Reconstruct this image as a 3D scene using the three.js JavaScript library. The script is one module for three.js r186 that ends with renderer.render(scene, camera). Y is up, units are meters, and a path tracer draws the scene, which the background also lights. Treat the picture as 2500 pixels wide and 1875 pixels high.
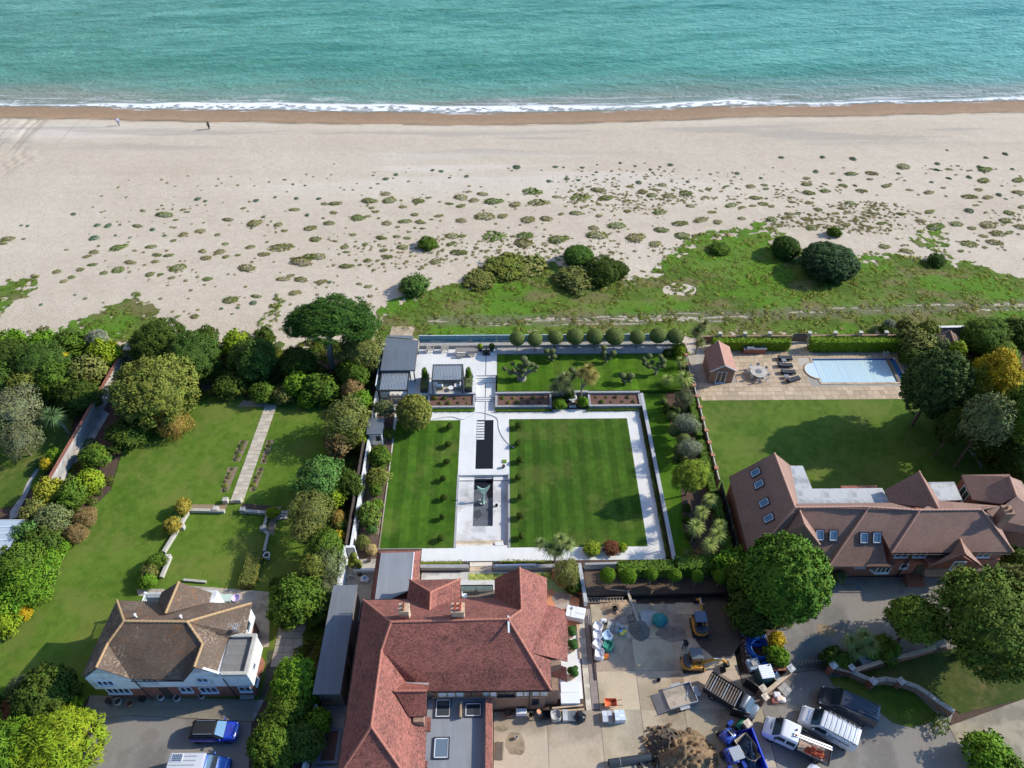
import*as THREE from 'three';
import { Sky } from 'three/addons/objects/Sky.js';
import { mergeGeometries,mergeVertices } from 'three/addons/utils/BufferGeometryUtils.js';
import { RoundedBoxGeometry } from 'three/addons/geometries/RoundedBoxGeometry.js';
import { MarchingCubes } from 'three/addons/objects/MarchingCubes.js';
import { FontLoader } from 'three/addons/loaders/FontLoader.js';
import { TextGeometry } from 'three/addons/geometries/TextGeometry.js';

// ---------- camera, sky, sun, exposure ----------
const R = THREE.MathUtils.degToRad;
const scene = new THREE.Scene();
const camera = new THREE.PerspectiveCamera(55.15,4 / 3,1,4000);
camera.position.set(0,70,0);
camera.rotation.order = 'YXZ';
camera.rotation.set(R(-45.4),R(-0.6),0);
const sunDir = new THREE.Vector3(Math.cos(R(31))*Math.cos(R(13)),Math.sin(R(31)),-Math.cos(R(31))*Math.sin(R(13)));
const sky = new Sky();
sky.name = 'sky'; sky.scale.setScalar(3500);
const su = sky.material.uniforms;
su.sunPosition.value.copy(sunDir); su.turbidity.value = 4.5; su.rayleigh.value = 1.1; su.mieCoefficient.value = 0.004; su.mieDirectionalG.value = 0.8;
sky.userData = { kind: 'structure' };
scene.add(sky);
scene.environmentIntensity = 0.3;
const sun = new THREE.DirectionalLight(new THREE.Color(1,0.89,0.72),4.4);
sun.name = 'sun';
sun.position.set(0,0,-70).addScaledVector(sunDir,220); sun.target.position.set(0,0,-70);
sun.castShadow = true; sun.shadow.mapSize.set(4096,4096); sun.shadow.radius = 1;
Object.assign(sun.shadow.camera,{ left: -160,right: 160,top: 160,bottom: -160,near: 10,far: 520 });
scene.add(sun,sun.target);
const renderer = new THREE.WebGLRenderer({ antialias: true });
renderer.setSize(1024,768);
renderer.shadowMap.enabled = true;
renderer.toneMapping = THREE.LinearToneMapping;
renderer.toneMappingExposure = 1.2;

// ---------- small helpers ----------
let seed = 12345;
const rnd = () => { seed = (seed + 0x6D2B79F5) | 0; let t = Math.imul(seed ^ (seed >>> 15),1 | seed); t = (t + Math.imul(t ^ (t >>> 7),61 | t)) ^ t; return ((t ^ (t >>> 14)) >>> 0) / 4294967296; };
const reseed = (s) => { seed = s*7919 + 17; };
const rr = (a,b) => a + (b - a)*rnd();
const clamp = (v,a,b) => Math.min(b,Math.max(a,v));
const sm = (a,b,x) => { const t = clamp((x - a) / (b - a),0,1); return t*t*(3 - 2*t); };
const lerp = (a,b,t) => a + (b - a)*t;
const mix3 = (a,b,t) => [lerp(a[0],b[0],t),lerp(a[1],b[1],t),lerp(a[2],b[2],t)];
const hash = (x,y) => { let h = (Math.imul(x,374761393) + Math.imul(y,668265263)) | 0; h = Math.imul(h ^ (h >>> 13),1274126177); return ((h ^ (h >>> 16)) >>> 0) / 4294967296; };
function vn(x,y) {
  const xi = Math.floor(x),yi = Math.floor(y),fx = x - xi,fy = y - yi,u = fx*fx*(3 - 2*fx),v = fy*fy*(3 - 2*fy);
  const a = hash(xi,yi),b = hash(xi + 1,yi),c = hash(xi,yi + 1),d = hash(xi + 1,yi + 1);
  return a + (b - a)*u + (c - a)*v + (a - b - c + d)*u*v;
}
function fbm(x,y,o = 4) { let s = 0,a = 0.5,n = 0; for (let i = 0; i < o; i++) { s += a*vn(x,y); n += a; x = x*2.03 + 17.3; y = y*2.03 + 5.1; a *= 0.5; } return s / n; }
const toS = (c) => 255*(c <= 0.0031308 ? 12.92*c : 1.055*Math.pow(c,1 / 2.4) - 0.055);
// a texture from fn(i/w, j/h) -> linear [r,g,b] (or [r,g,b,a]); gray = data (bump, roughness, alpha)
function tex(w,h,fn,data = false,wrap = true) {
  const d = new Uint8Array(w*h*4);
  for (let j = 0; j < h; j++) for (let i = 0; i < w; i++) {
    const c = fn((i + 0.5) / w,(j + 0.5) / h),k = (j*w + i)*4;
    if (typeof c === 'number') { d[k] = d[k + 1] = d[k + 2] = clamp(c,0,1)*255; d[k + 3] = 255; } else {
      for (let m = 0; m < 3; m++) d[k + m] = data ? clamp(c[m],0,1)*255 : clamp(toS(clamp(c[m],0,1)),0,255);
      d[k + 3] = c.length > 3 ? clamp(c[3],0,1)*255 : 255;
    }
  }
  const t = new THREE.DataTexture(d,w,h,THREE.RGBAFormat);
  t.magFilter = THREE.LinearFilter; t.minFilter = THREE.LinearMipmapLinearFilter; t.generateMipmaps = true;
  if (wrap) t.wrapS = t.wrapT = THREE.RepeatWrapping;
  if (!data) t.colorSpace = THREE.SRGBColorSpace;
  t.needsUpdate = true;
  return t;
}
const rep = (t,metres) => { const c = t.clone(); c.repeat.set(1 / metres,1 / metres); c.needsUpdate = true; return c; };
const M = (r,g,b,rough = 0.8,o = {}) => new THREE.MeshStandardMaterial({ color: new THREE.Color(r,g,b),roughness: rough,side: THREE.DoubleSide,...o });
const P = (r,g,b,rough,o = {}) => new THREE.MeshPhysicalMaterial({ color: new THREE.Color(r,g,b),roughness: rough,side: THREE.DoubleSide,...o });

const taken = new Map();
function numbered(n) { const k = taken.get(n) ?? 0; taken.set(n,k + 1); return k ? n + '_' + String(k).padStart(3,'0') : n; }
function shade(m) { m.castShadow = m.receiveShadow = true; return m; }
function part(parent,name,g,m,label) { const o = shade(new THREE.Mesh(g,m)); o.name = name; if (label) o.userData.label = label; parent.add(o); return o; }
function thing(name,label,category,x = 0,y = 0,z = 0,turn = 0,group) {
  const o = new THREE.Group(); o.name = numbered(name); o.position.set(x,y,z); o.rotation.y = turn;
  o.userData = { label,category }; if (group) o.userData.group = group;
  scene.add(o); return o;
}
function solo(name,label,category,g,m,group) { const o = shade(new THREE.Mesh(g,m)); o.name = numbered(name); o.userData = { label,category }; if (group) o.userData.group = group; scene.add(o); return o; }
function struct(name,g,m) { const o = shade(new THREE.Mesh(g,m)); o.name = numbered(name); o.userData = { kind: 'structure' }; scene.add(o); return o; }
function stuff(name,label,category,o) { shade(o); o.name = numbered(name); o.userData = { kind: 'stuff',label,category }; scene.add(o); return o; }
function copyOf(root,label,x,y,z,turn = 0,s = 1) {
  const r = root.clone(); r.name = numbered(root.name.replace(/_\d{3}$/,'')); r.position.set(x,y,z); r.rotation.y = turn; r.scale.setScalar(s);
  r.userData = { ...root.userData,label }; scene.add(r); return r;
}
// geometry: everything is made non-indexed so that it merges
const flat = (g) => { const n = g.index ? g.toNonIndexed() : g; for (const k of Object.keys(n.attributes)) if (!['position','normal','uv'].includes(k)) n.deleteAttribute(k); return n; };
const join = (a) => mergeGeometries(a.map(flat),false);
function bx(x0,x1,y0,y1,z0,z1,r = 0) {
  const w = Math.abs(x1 - x0),h = Math.abs(y1 - y0),d = Math.abs(z1 - z0);
  const g = r ? new RoundedBoxGeometry(w,h,d,2,Math.min(r,w / 2.1,h / 2.1,d / 2.1)) : new THREE.BoxGeometry(w,h,d);
  g.translate((x0 + x1) / 2,(y0 + y1) / 2,(z0 + z1) / 2);
  if (!r) metreUV(g);
  return g;
}
function metreUV(g) { // box-project uv in metres
  const p = g.attributes.position,n = g.attributes.normal,uv = new Float32Array(p.count*2);
  for (let i = 0; i < p.count; i++) {
    const ax = Math.abs(n.getX(i)),ay = Math.abs(n.getY(i)),az = Math.abs(n.getZ(i));
    if (ay >= ax && ay >= az) { uv[2*i] = p.getX(i); uv[2*i + 1] = -p.getZ(i); } else if (ax >= az) { uv[2*i] = p.getZ(i); uv[2*i + 1] = p.getY(i); } else { uv[2*i] = p.getX(i); uv[2*i + 1] = p.getY(i); }
  }
  g.setAttribute('uv',new THREE.BufferAttribute(uv,2)); return g;
}
const cyl = (r0,r1,y0,y1,x = 0,z = 0,n = 12) => { const g = new THREE.CylinderGeometry(r1,r0,y1 - y0,n); g.translate(x,(y0 + y1) / 2,z); return g; };
const V = (x,y,z) => new THREE.Vector3(x,y,z);
function bar(a,b,r0,r1 = r0,n = 6) { // tapered round bar between two points
  const A = V(...a),B = V(...b),L = A.distanceTo(B),g = new THREE.CylinderGeometry(r1,r0,L,n);
  g.translate(0,L / 2,0); g.applyQuaternion(new THREE.Quaternion().setFromUnitVectors(V(0,1,0),B.clone().sub(A).normalize())); g.translate(...a); return g;
}
function sqbar(a,b,w,h) { // square bar between two points
  const A = V(...a),B = V(...b),L = A.distanceTo(B),g = new THREE.BoxGeometry(w,h,L); g.translate(0,0,L / 2);
  const m = new THREE.Matrix4().lookAt(B,A,V(0,1,0)); g.applyMatrix4(m); g.translate(...a); return g;
}
const tube = (pts,r,seg = 40,rad = 6,closed = false) => new THREE.TubeGeometry(new THREE.CatmullRomCurve3(pts.map((p) => V(...p)),closed),seg,r,rad,closed);
const lathe = (pts,n = 16) => new THREE.LatheGeometry(pts.map((p) => new THREE.Vector2(...p)),n);
// flat ground piece from [x,z] points; uv in metres (u = x, v = -z)
function sheet(pts,y,holes = []) {
  const s = new THREE.Shape(pts.map(([x,z]) => new THREE.Vector2(x,-z)));
  for (const h of holes) s.holes.push(new THREE.Path(h.map(([x,z]) => new THREE.Vector2(x,-z))));
  const g = new THREE.ShapeGeometry(s); g.rotateX(-Math.PI / 2); g.translate(0,y,0); return g;
}
const rect = (x0,x1,z0,z1) => [[x0,z0],[x1,z0],[x1,z1],[x0,z1]];
// upright prism from [x,z] points
function prism(pts,y0,y1,bevel = 0) {
  const s = new THREE.Shape(pts.map(([x,z]) => new THREE.Vector2(x,-z)));
  const g = new THREE.ExtrudeGeometry(s,{ depth: y1 - y0 - 2*bevel,bevelEnabled: bevel > 0,bevelSize: bevel,bevelOffset: -bevel,bevelThickness: bevel,bevelSegments: 2,steps: 1 });
  g.rotateX(-Math.PI / 2); g.translate(0,y0 + bevel,0); return metreUV(g);
}
// side profile [[x,y]...] pushed across a width in z, centred
function profile(pts,width,bevel = 0,seg = 2) {
  const s = new THREE.Shape(pts.map(([x,y]) => new THREE.Vector2(x,y)));
  const g = new THREE.ExtrudeGeometry(s,{ depth: width - 2*bevel,bevelEnabled: bevel > 0,bevelSize: bevel,bevelOffset: -bevel,bevelThickness: bevel,bevelSegments: seg,steps: 1 });
  g.translate(0,0,-width / 2 + bevel); return g;
}
// a slab of roof from an outline of [x,y,z] points: own thickness, uv in metres along eave and slope
function slab(pts,th = 0.16) {
  const v = pts.map((p) => V(...p)),n = V(0,0,0);
  for (let i = 0; i < v.length; i++) { const a = v[i],b = v[(i + 1) % v.length]; n.x += (a.y - b.y)*(a.z + b.z); n.y += (a.z - b.z)*(a.x + b.x); n.z += (a.x - b.x)*(a.y + b.y); }
  n.normalize(); if (n.y < 0) { n.negate(); v.reverse(); }
  let u = V(0,1,0).cross(n); if (u.lengthSq() < 1e-4) u = V(1,0,0); u.normalize();
  const w = n.clone().cross(u),flat2 = v.map((p) => new THREE.Vector2(p.dot(u),p.dot(w))),tris = THREE.ShapeUtils.triangulateShape(flat2,[]);
  const pos = [],uv = [],nor = [];
  const put = (p,q,m) => { pos.push(p.x,p.y,p.z); uv.push(q.x,q.y); nor.push(m.x,m.y,m.z); };
  const low = v.map((p) => p.clone().addScaledVector(V(0,1,0),-th));
  for (let [a,b,c] of tris) {
    const cr = v[b].clone().sub(v[a]).cross(v[c].clone().sub(v[a])); if (cr.dot(n) < 0) [b,c] = [c,b];
    const tn = cr.normalize(); if (tn.dot(n) < 0) tn.negate();
    for (const k of [a,b,c]) put(v[k],flat2[k],tn);
    for (const k of [a,c,b]) put(low[k],flat2[k],tn.clone().negate());
  }
  for (let i = 0; i < v.length; i++) {
    const j = (i + 1) % v.length,e = v[j].clone().sub(v[i]),m = e.clone().cross(V(0,1,0)).normalize();
    const q = [v[i],low[i],low[j],v[i],low[j],v[j]]; for (const k of q) put(k,{ x: k.dot(u),y: k.dot(w) },m);
  }
  const g = new THREE.BufferGeometry();
  g.setAttribute('position',new THREE.Float32BufferAttribute(pos,3)); g.setAttribute('normal',new THREE.Float32BufferAttribute(nor,3)); g.setAttribute('uv',new THREE.Float32BufferAttribute(uv,2));
  return g;
}
// a run of short half-round ridge tiles along a line
function ridge(a,b,r = 0.14,len = 0.42) {
  const A = V(...a),B = V(...b),n = Math.max(1,Math.round(A.distanceTo(B) / len)),out = [];
  for (let i = 0; i < n; i++) out.push(bar(A.clone().lerp(B,i / n).toArray(),A.clone().lerp(B,(i + 0.97) / n).toArray(),r,r*0.86,7));
  return join(out);
}
// window: a frame (part) with its panes as sub-parts, built facing +z and turned
function win(parent,x,y,z,turn,w,h,nx,ny,fm,name = 'window',tilt = 0) {
  const f = 0.07,g = [bx(-w / 2 - f,w / 2 + f,-h / 2 - f,-h / 2,-0.05,0.06),bx(-w / 2 - f,w / 2 + f,h / 2,h / 2 + f,-0.05,0.06),bx(-w / 2 - f,-w / 2,-h / 2,h / 2,-0.05,0.06),bx(w / 2,w / 2 + f,-h / 2,h / 2,-0.05,0.06)];
  if (!tilt) g.push(bx(-w / 2 - 0.12,w / 2 + 0.12,-h / 2 - f - 0.05,-h / 2 - f,-0.05,0.16));
  for (let i = 1; i < nx; i++) g.push(bx(-w / 2 + (w*i) / nx - 0.035,-w / 2 + (w*i) / nx + 0.035,-h / 2,h / 2,-0.04,0.05));
  for (let j = 1; j < ny; j++) g.push(bx(-w / 2,w / 2,-h / 2 + (h*j) / ny - 0.025,-h / 2 + (h*j) / ny + 0.025,-0.035,0.045));
  const o = part(parent,name,join(g),fm); o.position.set(x,y,z); o.rotation.order = 'YXZ'; o.rotation.y = turn; o.rotation.x = tilt;
  for (let i = 0; i < nx; i++) for (let j = 0; j < ny; j++) part(o,'pane',bx(-w / 2 + (w*i) / nx + 0.03,-w / 2 + (w*(i + 1)) / nx - 0.03,-h / 2 + (h*j) / ny + 0.02,-h / 2 + (h*(j + 1)) / ny - 0.02,-0.02,0.0),MAT.glass);
  return o;
}

// ---------- textures and materials ----------
function pvn(x,y,px,py) {
  const xi = Math.floor(x),yi = Math.floor(y),fx = x - xi,fy = y - yi,u = fx*fx*(3 - 2*fx),v = fy*fy*(3 - 2*fy);
  const m = (a,p) => ((a % p) + p) % p,x0 = m(xi,px),x1 = m(xi + 1,px),y0 = m(yi,py),y1 = m(yi + 1,py);
  const a = hash(x0,y0),b = hash(x1,y0),c = hash(x0,y1),d = hash(x1,y1);
  return a + (b - a)*u + (c - a)*v + (a - b - c + d)*u*v;
}
function pf(u,v,p,o = 4,q = p) { let s = 0,a = 0.5,n = 0; for (let i = 0; i < o; i++) { s += a*pvn(u*p,v*q,p,q); n += a; p *= 2; q *= 2; a *= 0.5; } return s / n; }
const TX = {};
TX.grain = tex(512,512,(u,v) => { const k = 0.55 + 0.28*pf(u,v,5,4) + 0.3*(pf(u,v,90,2) - 0.5) + 0.14*(hash(u*512 | 0,v*512 | 0) - 0.5) + 0.12; return [k,k*0.99,k*0.97]; });
TX.grainB = tex(512,512,(u,v) => 0.5*pf(u,v,100,2) + 0.5*pf(u,v,12,3),true);
TX.stain = tex(512,512,(u,v) => { const a = sm(0.42,0.7,pf(u,v,4,5)),b = sm(0.55,0.75,pf(u + 0.37,v + 0.11,7,5)),k = 0.92 - 0.3*a - 0.14*b + 0.16*(pf(u,v,120,2) - 0.5); return [k,k*(0.985 - 0.03*b),k*(0.96 - 0.07*b)]; });
// roof tiles 0.165 x 0.1 m: 48 x 80 to an 8 m square (too fine to tell apart from the air)
const tileAt = (u,v) => { const j = Math.floor(v*80),i = Math.floor(u*48 + (j % 2)*0.5) % 48; return [i,j,(u*48 + (j % 2)*0.5) % 1,(v*80) % 1]; };
TX.tile = tex(1024,1024,(u,v) => {
  const [i,j,fx,fy] = tileAt(u,v),t = hash(i + 7,j + 3),big = pf(u,v,5,4);
  const k = 0.46 + 0.44*t + 0.5*(big - 0.5) + (hash(i + 91,j) > 0.84 ? -0.22 : 0);
  return [k,k*(0.9 + 0.14*hash(i,j + 40)),k*(0.9 + 0.18*hash(i + 3,j + 80))];
});
TX.tileS = tex(1024,1024,(u,v) => { const [i,j] = tileAt(u,v),k = 0.66 + 0.2*hash(i + 7,j + 3) + 0.3*(pf(u,v,5,4) - 0.5); return [k,k*(0.94 + 0.08*hash(i,j + 40)),k*(0.93 + 0.1*hash(i + 3,j + 80))]; });
TX.tileB = tex(1024,1024,(u,v) => { const [i,j,fx,fy] = tileAt(u,v); return 0.25 + 0.5*(1 - fy) + 0.18*hash(i,j) - (fx < 0.08 ? 0.25 : 0); },true);
// the old brown roof of the white house: tiles with crusts of white, grey and orange lichen
TX.lichen = tex(1024,1024,(u,v) => {
  const [i,j] = tileAt(u,v),t = hash(i + 7,j + 3),big = pf(u,v,6,4),k = 0.62 + 0.26*t + 0.4*(big - 0.5);
  let c = [k,k*(0.86 + 0.1*big),k*(0.74 + 0.14*big)];
  const cr = sm(0.6,0.68,pf(u + 0.2,v,70,2)*0.6 + 0.75*(pf(u,v + 0.4,4,3) - 0.28)),og = sm(0.62,0.78,pf(u + 0.6,v + 0.1,22,3)*0.6 + 0.45*pf(u + 0.1,v + 0.8,4,3));
  c = mix3(c.map((q) => q*0.52),[0.9,0.45,0.12],0.35*og); return mix3(c,[0.95,0.95,0.88],0.7*cr);
});
TX.brick = tex(512,512,(u,v) => { const j = Math.floor(v*26),i = Math.floor(u*9 + (j % 2)*0.5) % 9,fx = (u*9 + (j % 2)*0.5) % 1,fy = (v*26) % 1; const t = 0.55 + 0.4*hash(i + 3,j + 9) + 0.2*(pf(u,v,4,3) - 0.5); return fx < 0.05 || fy < 0.14 ? [0.8,0.78,0.72] : [t,t*0.92,t*0.88]; });
TX.plank = tex(512,512,(u,v) => { const i = Math.floor(u*12),t = 0.6 + 0.25*hash(i,3) + 0.3*(pf(u,v,40,3,4) - 0.5); return [t,t*0.97,t*0.92]; });
TX.pale = tex(512,512,(u,v) => { const k = 0.92 + 0.05*hash(Math.floor(u*10),Math.floor(v*5) + 9) + 0.14*(pf(u,v,5,4) - 0.5) + 0.07*(pf(u,v,110,2) - 0.5); return [k,k,k*0.99]; });
TX.streak = tex(512,512,(u,v) => { const k = 0.82 + 0.22*(pf(u,v,30,4,3) - 0.5) + 0.14*(pf(u,v,5,4) - 0.5); return [k,k,k]; });
TX.wave = tex(1024,1024,(u,v) => { const a = pf(u + 0.02*Math.sin(v*6.283),v,14,5,30),b = pf(u + 0.5,v + 0.3,44,3,80); return 0.62*a + 0.38*b; },true);
const gm = (r,g,b,rough,t,metres,o = {}) => M(r,g,b,rough,{ map: rep(TX[t],metres),...o });
const MAT = {
  glass: P(0.025,0.035,0.045,0.06,{ metalness: 0,specularIntensity: 1,ior: 1.6 }),
  skyGlass: P(0.1,0.16,0.22,0.04,{ ior: 1.9,specularIntensity: 1 }),
  white: M(0.78,0.79,0.8,0.55),render: gm(0.86,0.87,0.87,0.85,'stain',5),upvc: M(0.8,0.81,0.83,0.4),
  redTile: M(0.385,0.135,0.095,0.82,{ map: rep(TX.tile,8),bumpMap: rep(TX.tileB,8),bumpScale: 0.022 }),
  brownTile: M(0.38,0.225,0.165,0.85,{ map: rep(TX.tileS,8),bumpMap: rep(TX.tileB,8),bumpScale: 0.022 }),
  pinkTile: M(0.53,0.27,0.195,0.85,{ map: rep(TX.tileS,8),bumpMap: rep(TX.tileB,8),bumpScale: 0.022 }),
  oldTile: M(0.34,0.25,0.19,0.92,{ map: rep(TX.lichen,8),bumpMap: rep(TX.tileB,8),bumpScale: 0.03 }),
  redRidge: gm(0.5,0.19,0.13,0.8,'grain',1.5),pinkRidge: gm(0.6,0.34,0.25,0.8,'grain',1.5),lichenRidge: gm(0.62,0.4,0.2,0.9,'stain',2),
  brick: gm(0.4,0.17,0.115,0.9,'brick',2),tanBrick: gm(0.4,0.27,0.19,0.9,'brick',2),creamBrick: gm(0.72,0.56,0.38,0.9,'brick',2),
  felt: gm(0.2,0.215,0.235,0.75,'streak',6),feltPale: gm(0.31,0.325,0.345,0.8,'streak',7),slateFlat: gm(0.155,0.18,0.21,0.6,'streak',6),lead: gm(0.52,0.54,0.55,0.6,'stain',3),
  timber: gm(0.5,0.36,0.22,0.8,'plank',1.2),paleTimber: gm(0.72,0.55,0.36,0.8,'plank',1.2),greyTimber: gm(0.27,0.22,0.18,0.85,'plank',1.4),darkTimber: gm(0.085,0.06,0.05,0.8,'plank',1.4),
  stone: gm(0.5,0.5,0.5,0.85,'grain',1.6,{ bumpMap: rep(TX.grainB,1.2),bumpScale: 0.05 }),paleStone: gm(0.66,0.62,0.54,0.9,'grain',1.5,{ bumpMap: rep(TX.grainB,1.2),bumpScale: 0.04 }),flint: gm(0.58,0.56,0.52,0.85,'grain',0.9,{ bumpMap: rep(TX.grainB,0.7),bumpScale: 0.06 }),
  paving: gm(0.76,0.745,0.71,0.75,'pale',6),sandstone: gm(0.66,0.52,0.36,0.85,'stain',6),
  concrete: gm(0.52,0.47,0.4,0.9,'stain',11),greyConcrete: gm(0.45,0.44,0.42,0.9,'stain',5),block: gm(0.42,0.42,0.41,0.9,'grain',1),
  asphalt: gm(0.27,0.25,0.225,0.92,'stain',13,{ bumpMap: rep(TX.grainB,1),bumpScale: 0.01 }),gravel: gm(0.36,0.32,0.25,0.95,'grain',1.8,{ bumpMap: rep(TX.grainB,1),bumpScale: 0.04 }),
  soil: gm(0.14,0.085,0.058,0.95,'grain',2.2,{ bumpMap: rep(TX.grainB,1.4),bumpScale: 0.08 }),mulch: gm(0.22,0.115,0.085,0.95,'grain',1.2,{ bumpMap: rep(TX.grainB,0.8),bumpScale: 0.05 }),spoil: gm(0.4,0.265,0.145,0.95,'stain',1.1,{ bumpMap: rep(TX.grainB,0.8),bumpScale: 0.08 }),mud: gm(0.15,0.115,0.085,0.85,'grain',2.4,{ bumpMap: rep(TX.grainB,1),bumpScale: 0.06 }),
  louvre: M(0.2,0.225,0.25,0.4,{ metalness: 0.2 }),anthracite: M(0.04,0.048,0.058,0.5,{ metalness: 0.2 }),black: M(0.016,0.016,0.018,0.6),rubber: M(0.02,0.02,0.02,0.9),steel: M(0.55,0.56,0.57,0.4,{ metalness: 0.75 }),galv: gm(0.5,0.52,0.54,0.5,'streak',1.2,{ metalness: 0.5 }),
  terracotta: gm(0.52,0.24,0.14,0.85,'grain',1),whitePot: M(0.66,0.65,0.62,0.6),redClay: M(0.62,0.16,0.1,0.7),
  water: P(0.006,0.01,0.016,0.03,{ ior: 1.33,specularIntensity: 1 }),
  bark: gm(0.2,0.145,0.1,0.95,'plank',0.8),paleBark: gm(0.42,0.36,0.28,0.9,'plank',0.7),
};

// ---------- the land: level gardens, shingle beach, sea ----------
const SHORE = [[-260,-147],[-125.08,-157.33],[-109.3,-155.81],[-91.16,-155.4],[-75.76,-154.12],[-54.66,-153.24],[-28.71,-152.09],[0.99,-151.56],[16.87,-152.05],[35.97,-153.39],[49.21,-154.37],[63.32,-154.45],[86.96,-155.56],[113.9,-156.2],[133.52,-156.92],[290,-160]];
function zShore(x) { let i = 0; while (i < SHORE.length - 2 && x > SHORE[i + 1][0]) i++; const [a,b] = [SHORE[i],SHORE[i + 1]],t = clamp((x - a[0]) / (b[0] - a[0]),0,1); return lerp(a[1],b[1],t*t*(3 - 2*t)) + 0.7*(fbm(x*0.16,3.3,3) - 0.5); }
const SEA = -1.2;
// wheel ruts running down the beach at the left end
const rutAt = (x,z,d) => (x > -84 ? 0 : sm(0.6,0.7,fbm((x + 0.3*Math.max(0,z + 132))*1.7,z*0.04,2))*sm(-84,-89,x + 0.25*(z + 142))*sm(36,24,d)*sm(8,9.5,d));
function beachY(x,z) {
  const d = z - zShore(x) + 0.6*(fbm(x*0.11,z*0.11,3) - 0.5);
  let y = d < 0 ? SEA + d*0.12 : d < 7.4 ? SEA + d*0.125 : SEA + 0.925 + 0.42*sm(7.4,8.3,d) + 0.3*sm(8,13,d) - 0.2*sm(14,24,d);
  if (d > 7) y += 0.14*(fbm(x*0.02,z*0.22,3) - 0.5)*sm(8,14,d) + 0.1*(fbm(x*0.35,z*0.35,3) - 0.5);
  if (x < -84 && d > 8) y -= 0.22*rutAt(x,z,d);
  const inl = sm(-84,-78.5,z); return lerp(y,-0.02,inl);
}
function gridMesh(xs,zs,fy,fuv) {
  const nx = xs.length,nz = zs.length,pos = new Float32Array(nx*nz*3),uv = new Float32Array(nx*nz*2),idx = [];
  for (let j = 0; j < nz; j++) for (let i = 0; i < nx; i++) { const k = j*nx + i; pos.set([xs[i],fy(xs[i],zs[j]),zs[j]],3*k); uv.set(fuv(xs[i],zs[j]),2*k); if (i < nx - 1 && j < nz - 1) idx.push(k,k + nx,k + 1,k + 1,k + nx,k + nx + 1); }
  const g = new THREE.BufferGeometry(); g.setAttribute('position',new THREE.BufferAttribute(pos,3)); g.setAttribute('uv',new THREE.BufferAttribute(uv,2)); g.setIndex(idx); g.computeVertexNormals(); return g;
}
const steps = (a,b,n) => Array.from({ length: n + 1 },(_,i) => a + ((b - a)*i) / n);
// beach: pale dry shingle, brown wet shingle below the tide line, weed and coarser stones in long drifts
const BX0 = -150,BX1 = 150,BZ0 = -172,BZ1 = -76;
const beachTex = tex(2048,1280,(u,v) => {
  const x = lerp(BX0,BX1,u),z = lerp(BZ1,BZ0,v),d = z - zShore(x) + 0.9*(fbm(x*0.13,z*0.2,3) - 0.5);
  const f = hash(u*2048 | 0,v*1280 | 0),g = fbm(x*1.7,z*1.7,3),drift = fbm(x*0.012 + 4,z*0.2,4),blot = fbm(x*0.05,z*0.08,4);
  let c = mix3([0.52,0.415,0.295],[0.69,0.585,0.45],clamp(0.2 + 0.55*g + 0.5*(drift - 0.5) + 0.3*(f - 0.5) + 0.5*(blot - 0.4),0,1));
  const white = sm(0.57,0.68,drift)*sm(9,14,d)*sm(40,26,d); c = mix3(c,[0.72,0.64,0.54],0.5*white);
  const grey = sm(0.5,0.66,fbm(x*0.03 + 9,z*0.35 + 2,4))*sm(10,13,d)*sm(24,17,d); c = mix3(c,[0.38,0.33,0.275],0.55*grey);
  // wheel ruts at the left end
  c = mix3(c,[0.34,0.27,0.2],0.5*rutAt(x,z,d));
  const dry = sm(7.2,8.4,d); let wet = mix3([0.31,0.19,0.105],[0.42,0.275,0.16],clamp(g + 0.5*(f - 0.5) + sm(2.5,7,d)*0.5 - 0.35,0,1));
  c = mix3(wet,c,dry); const weed = sm(6.0,7.2,d)*sm(9.2,8.2,d)*sm(0.28,0.55,fbm(x*0.22,z*1.1,4)); c = mix3(c,[0.2,0.14,0.085],0.8*weed); return mix3(c,[0.23,0.15,0.09],0.45*sm(1.6,0.1,d));
},false,false);
const beachB = tex(512,512,(u,v) => 0.6*pf(u,v,128,2) + 0.4*pf(u,v,24,4),true);
{
  const g = gridMesh([-1500,-700,-300,...steps(BX0,BX1,430),300,700,1500],[-260,-200,...steps(BZ0,BZ1,150)].reverse(),beachY,(x,z) => [(x - BX0) / (BX1 - BX0),(BZ1 - z) / (BZ1 - BZ0)]);
  const b = beachB.clone(); b.repeat.set(50,16); b.needsUpdate = true;
  struct('shingle_beach',g,new THREE.MeshStandardMaterial({ map: beachTex,bumpMap: b,bumpScale: 0.1,roughness: 0.95,side: THREE.DoubleSide }));
}
// sea: swell and chop are real relief; sand stirred up off the shore is streaky brown
const SX0 = -150,SX1 = 150,SZ0 = -236,SZ1 = -142;
const swell = (x,z) => { const q = z + 0.1*x; return 0.2*(fbm(x*0.028,q*0.16,3) - 0.5)*2 + 0.16*(fbm(x*0.11 + 7,q*0.45 + 3,3) - 0.5)*2; };
const seaTex = tex(2048,768,(u,v) => {
  const x = lerp(SX0,SX1,u),z = lerp(SZ1,SZ0,v),d = zShore(x) - z,q = z + 0.1*x;
  const band = fbm(x*0.014,q*0.085,4),fine = fbm(x*0.12,q*0.7,4),ch = fbm(x*0.6 + 11,q*2.1,3);
  let c = mix3([0.04,0.2,0.135],[0.135,0.37,0.275],clamp(0.5 + 1.7*(band - 0.5) + 1.3*(fine - 0.5) + 0.7*(ch - 0.5),0,1));
  const sand = sm(20,3,d + 13*(fbm(x*0.03,q*0.25,4) - 0.5)); c = mix3(c,[0.24,0.235,0.175],0.85*sand);
  const murk = sm(30,8,d + 18*(fbm(x*0.02 + 5,q*0.12,4) - 0.5)); c = mix3(c,[0.07,0.22,0.15],0.5*murk*(1 - sand));
  return c;
},false,false);
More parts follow.
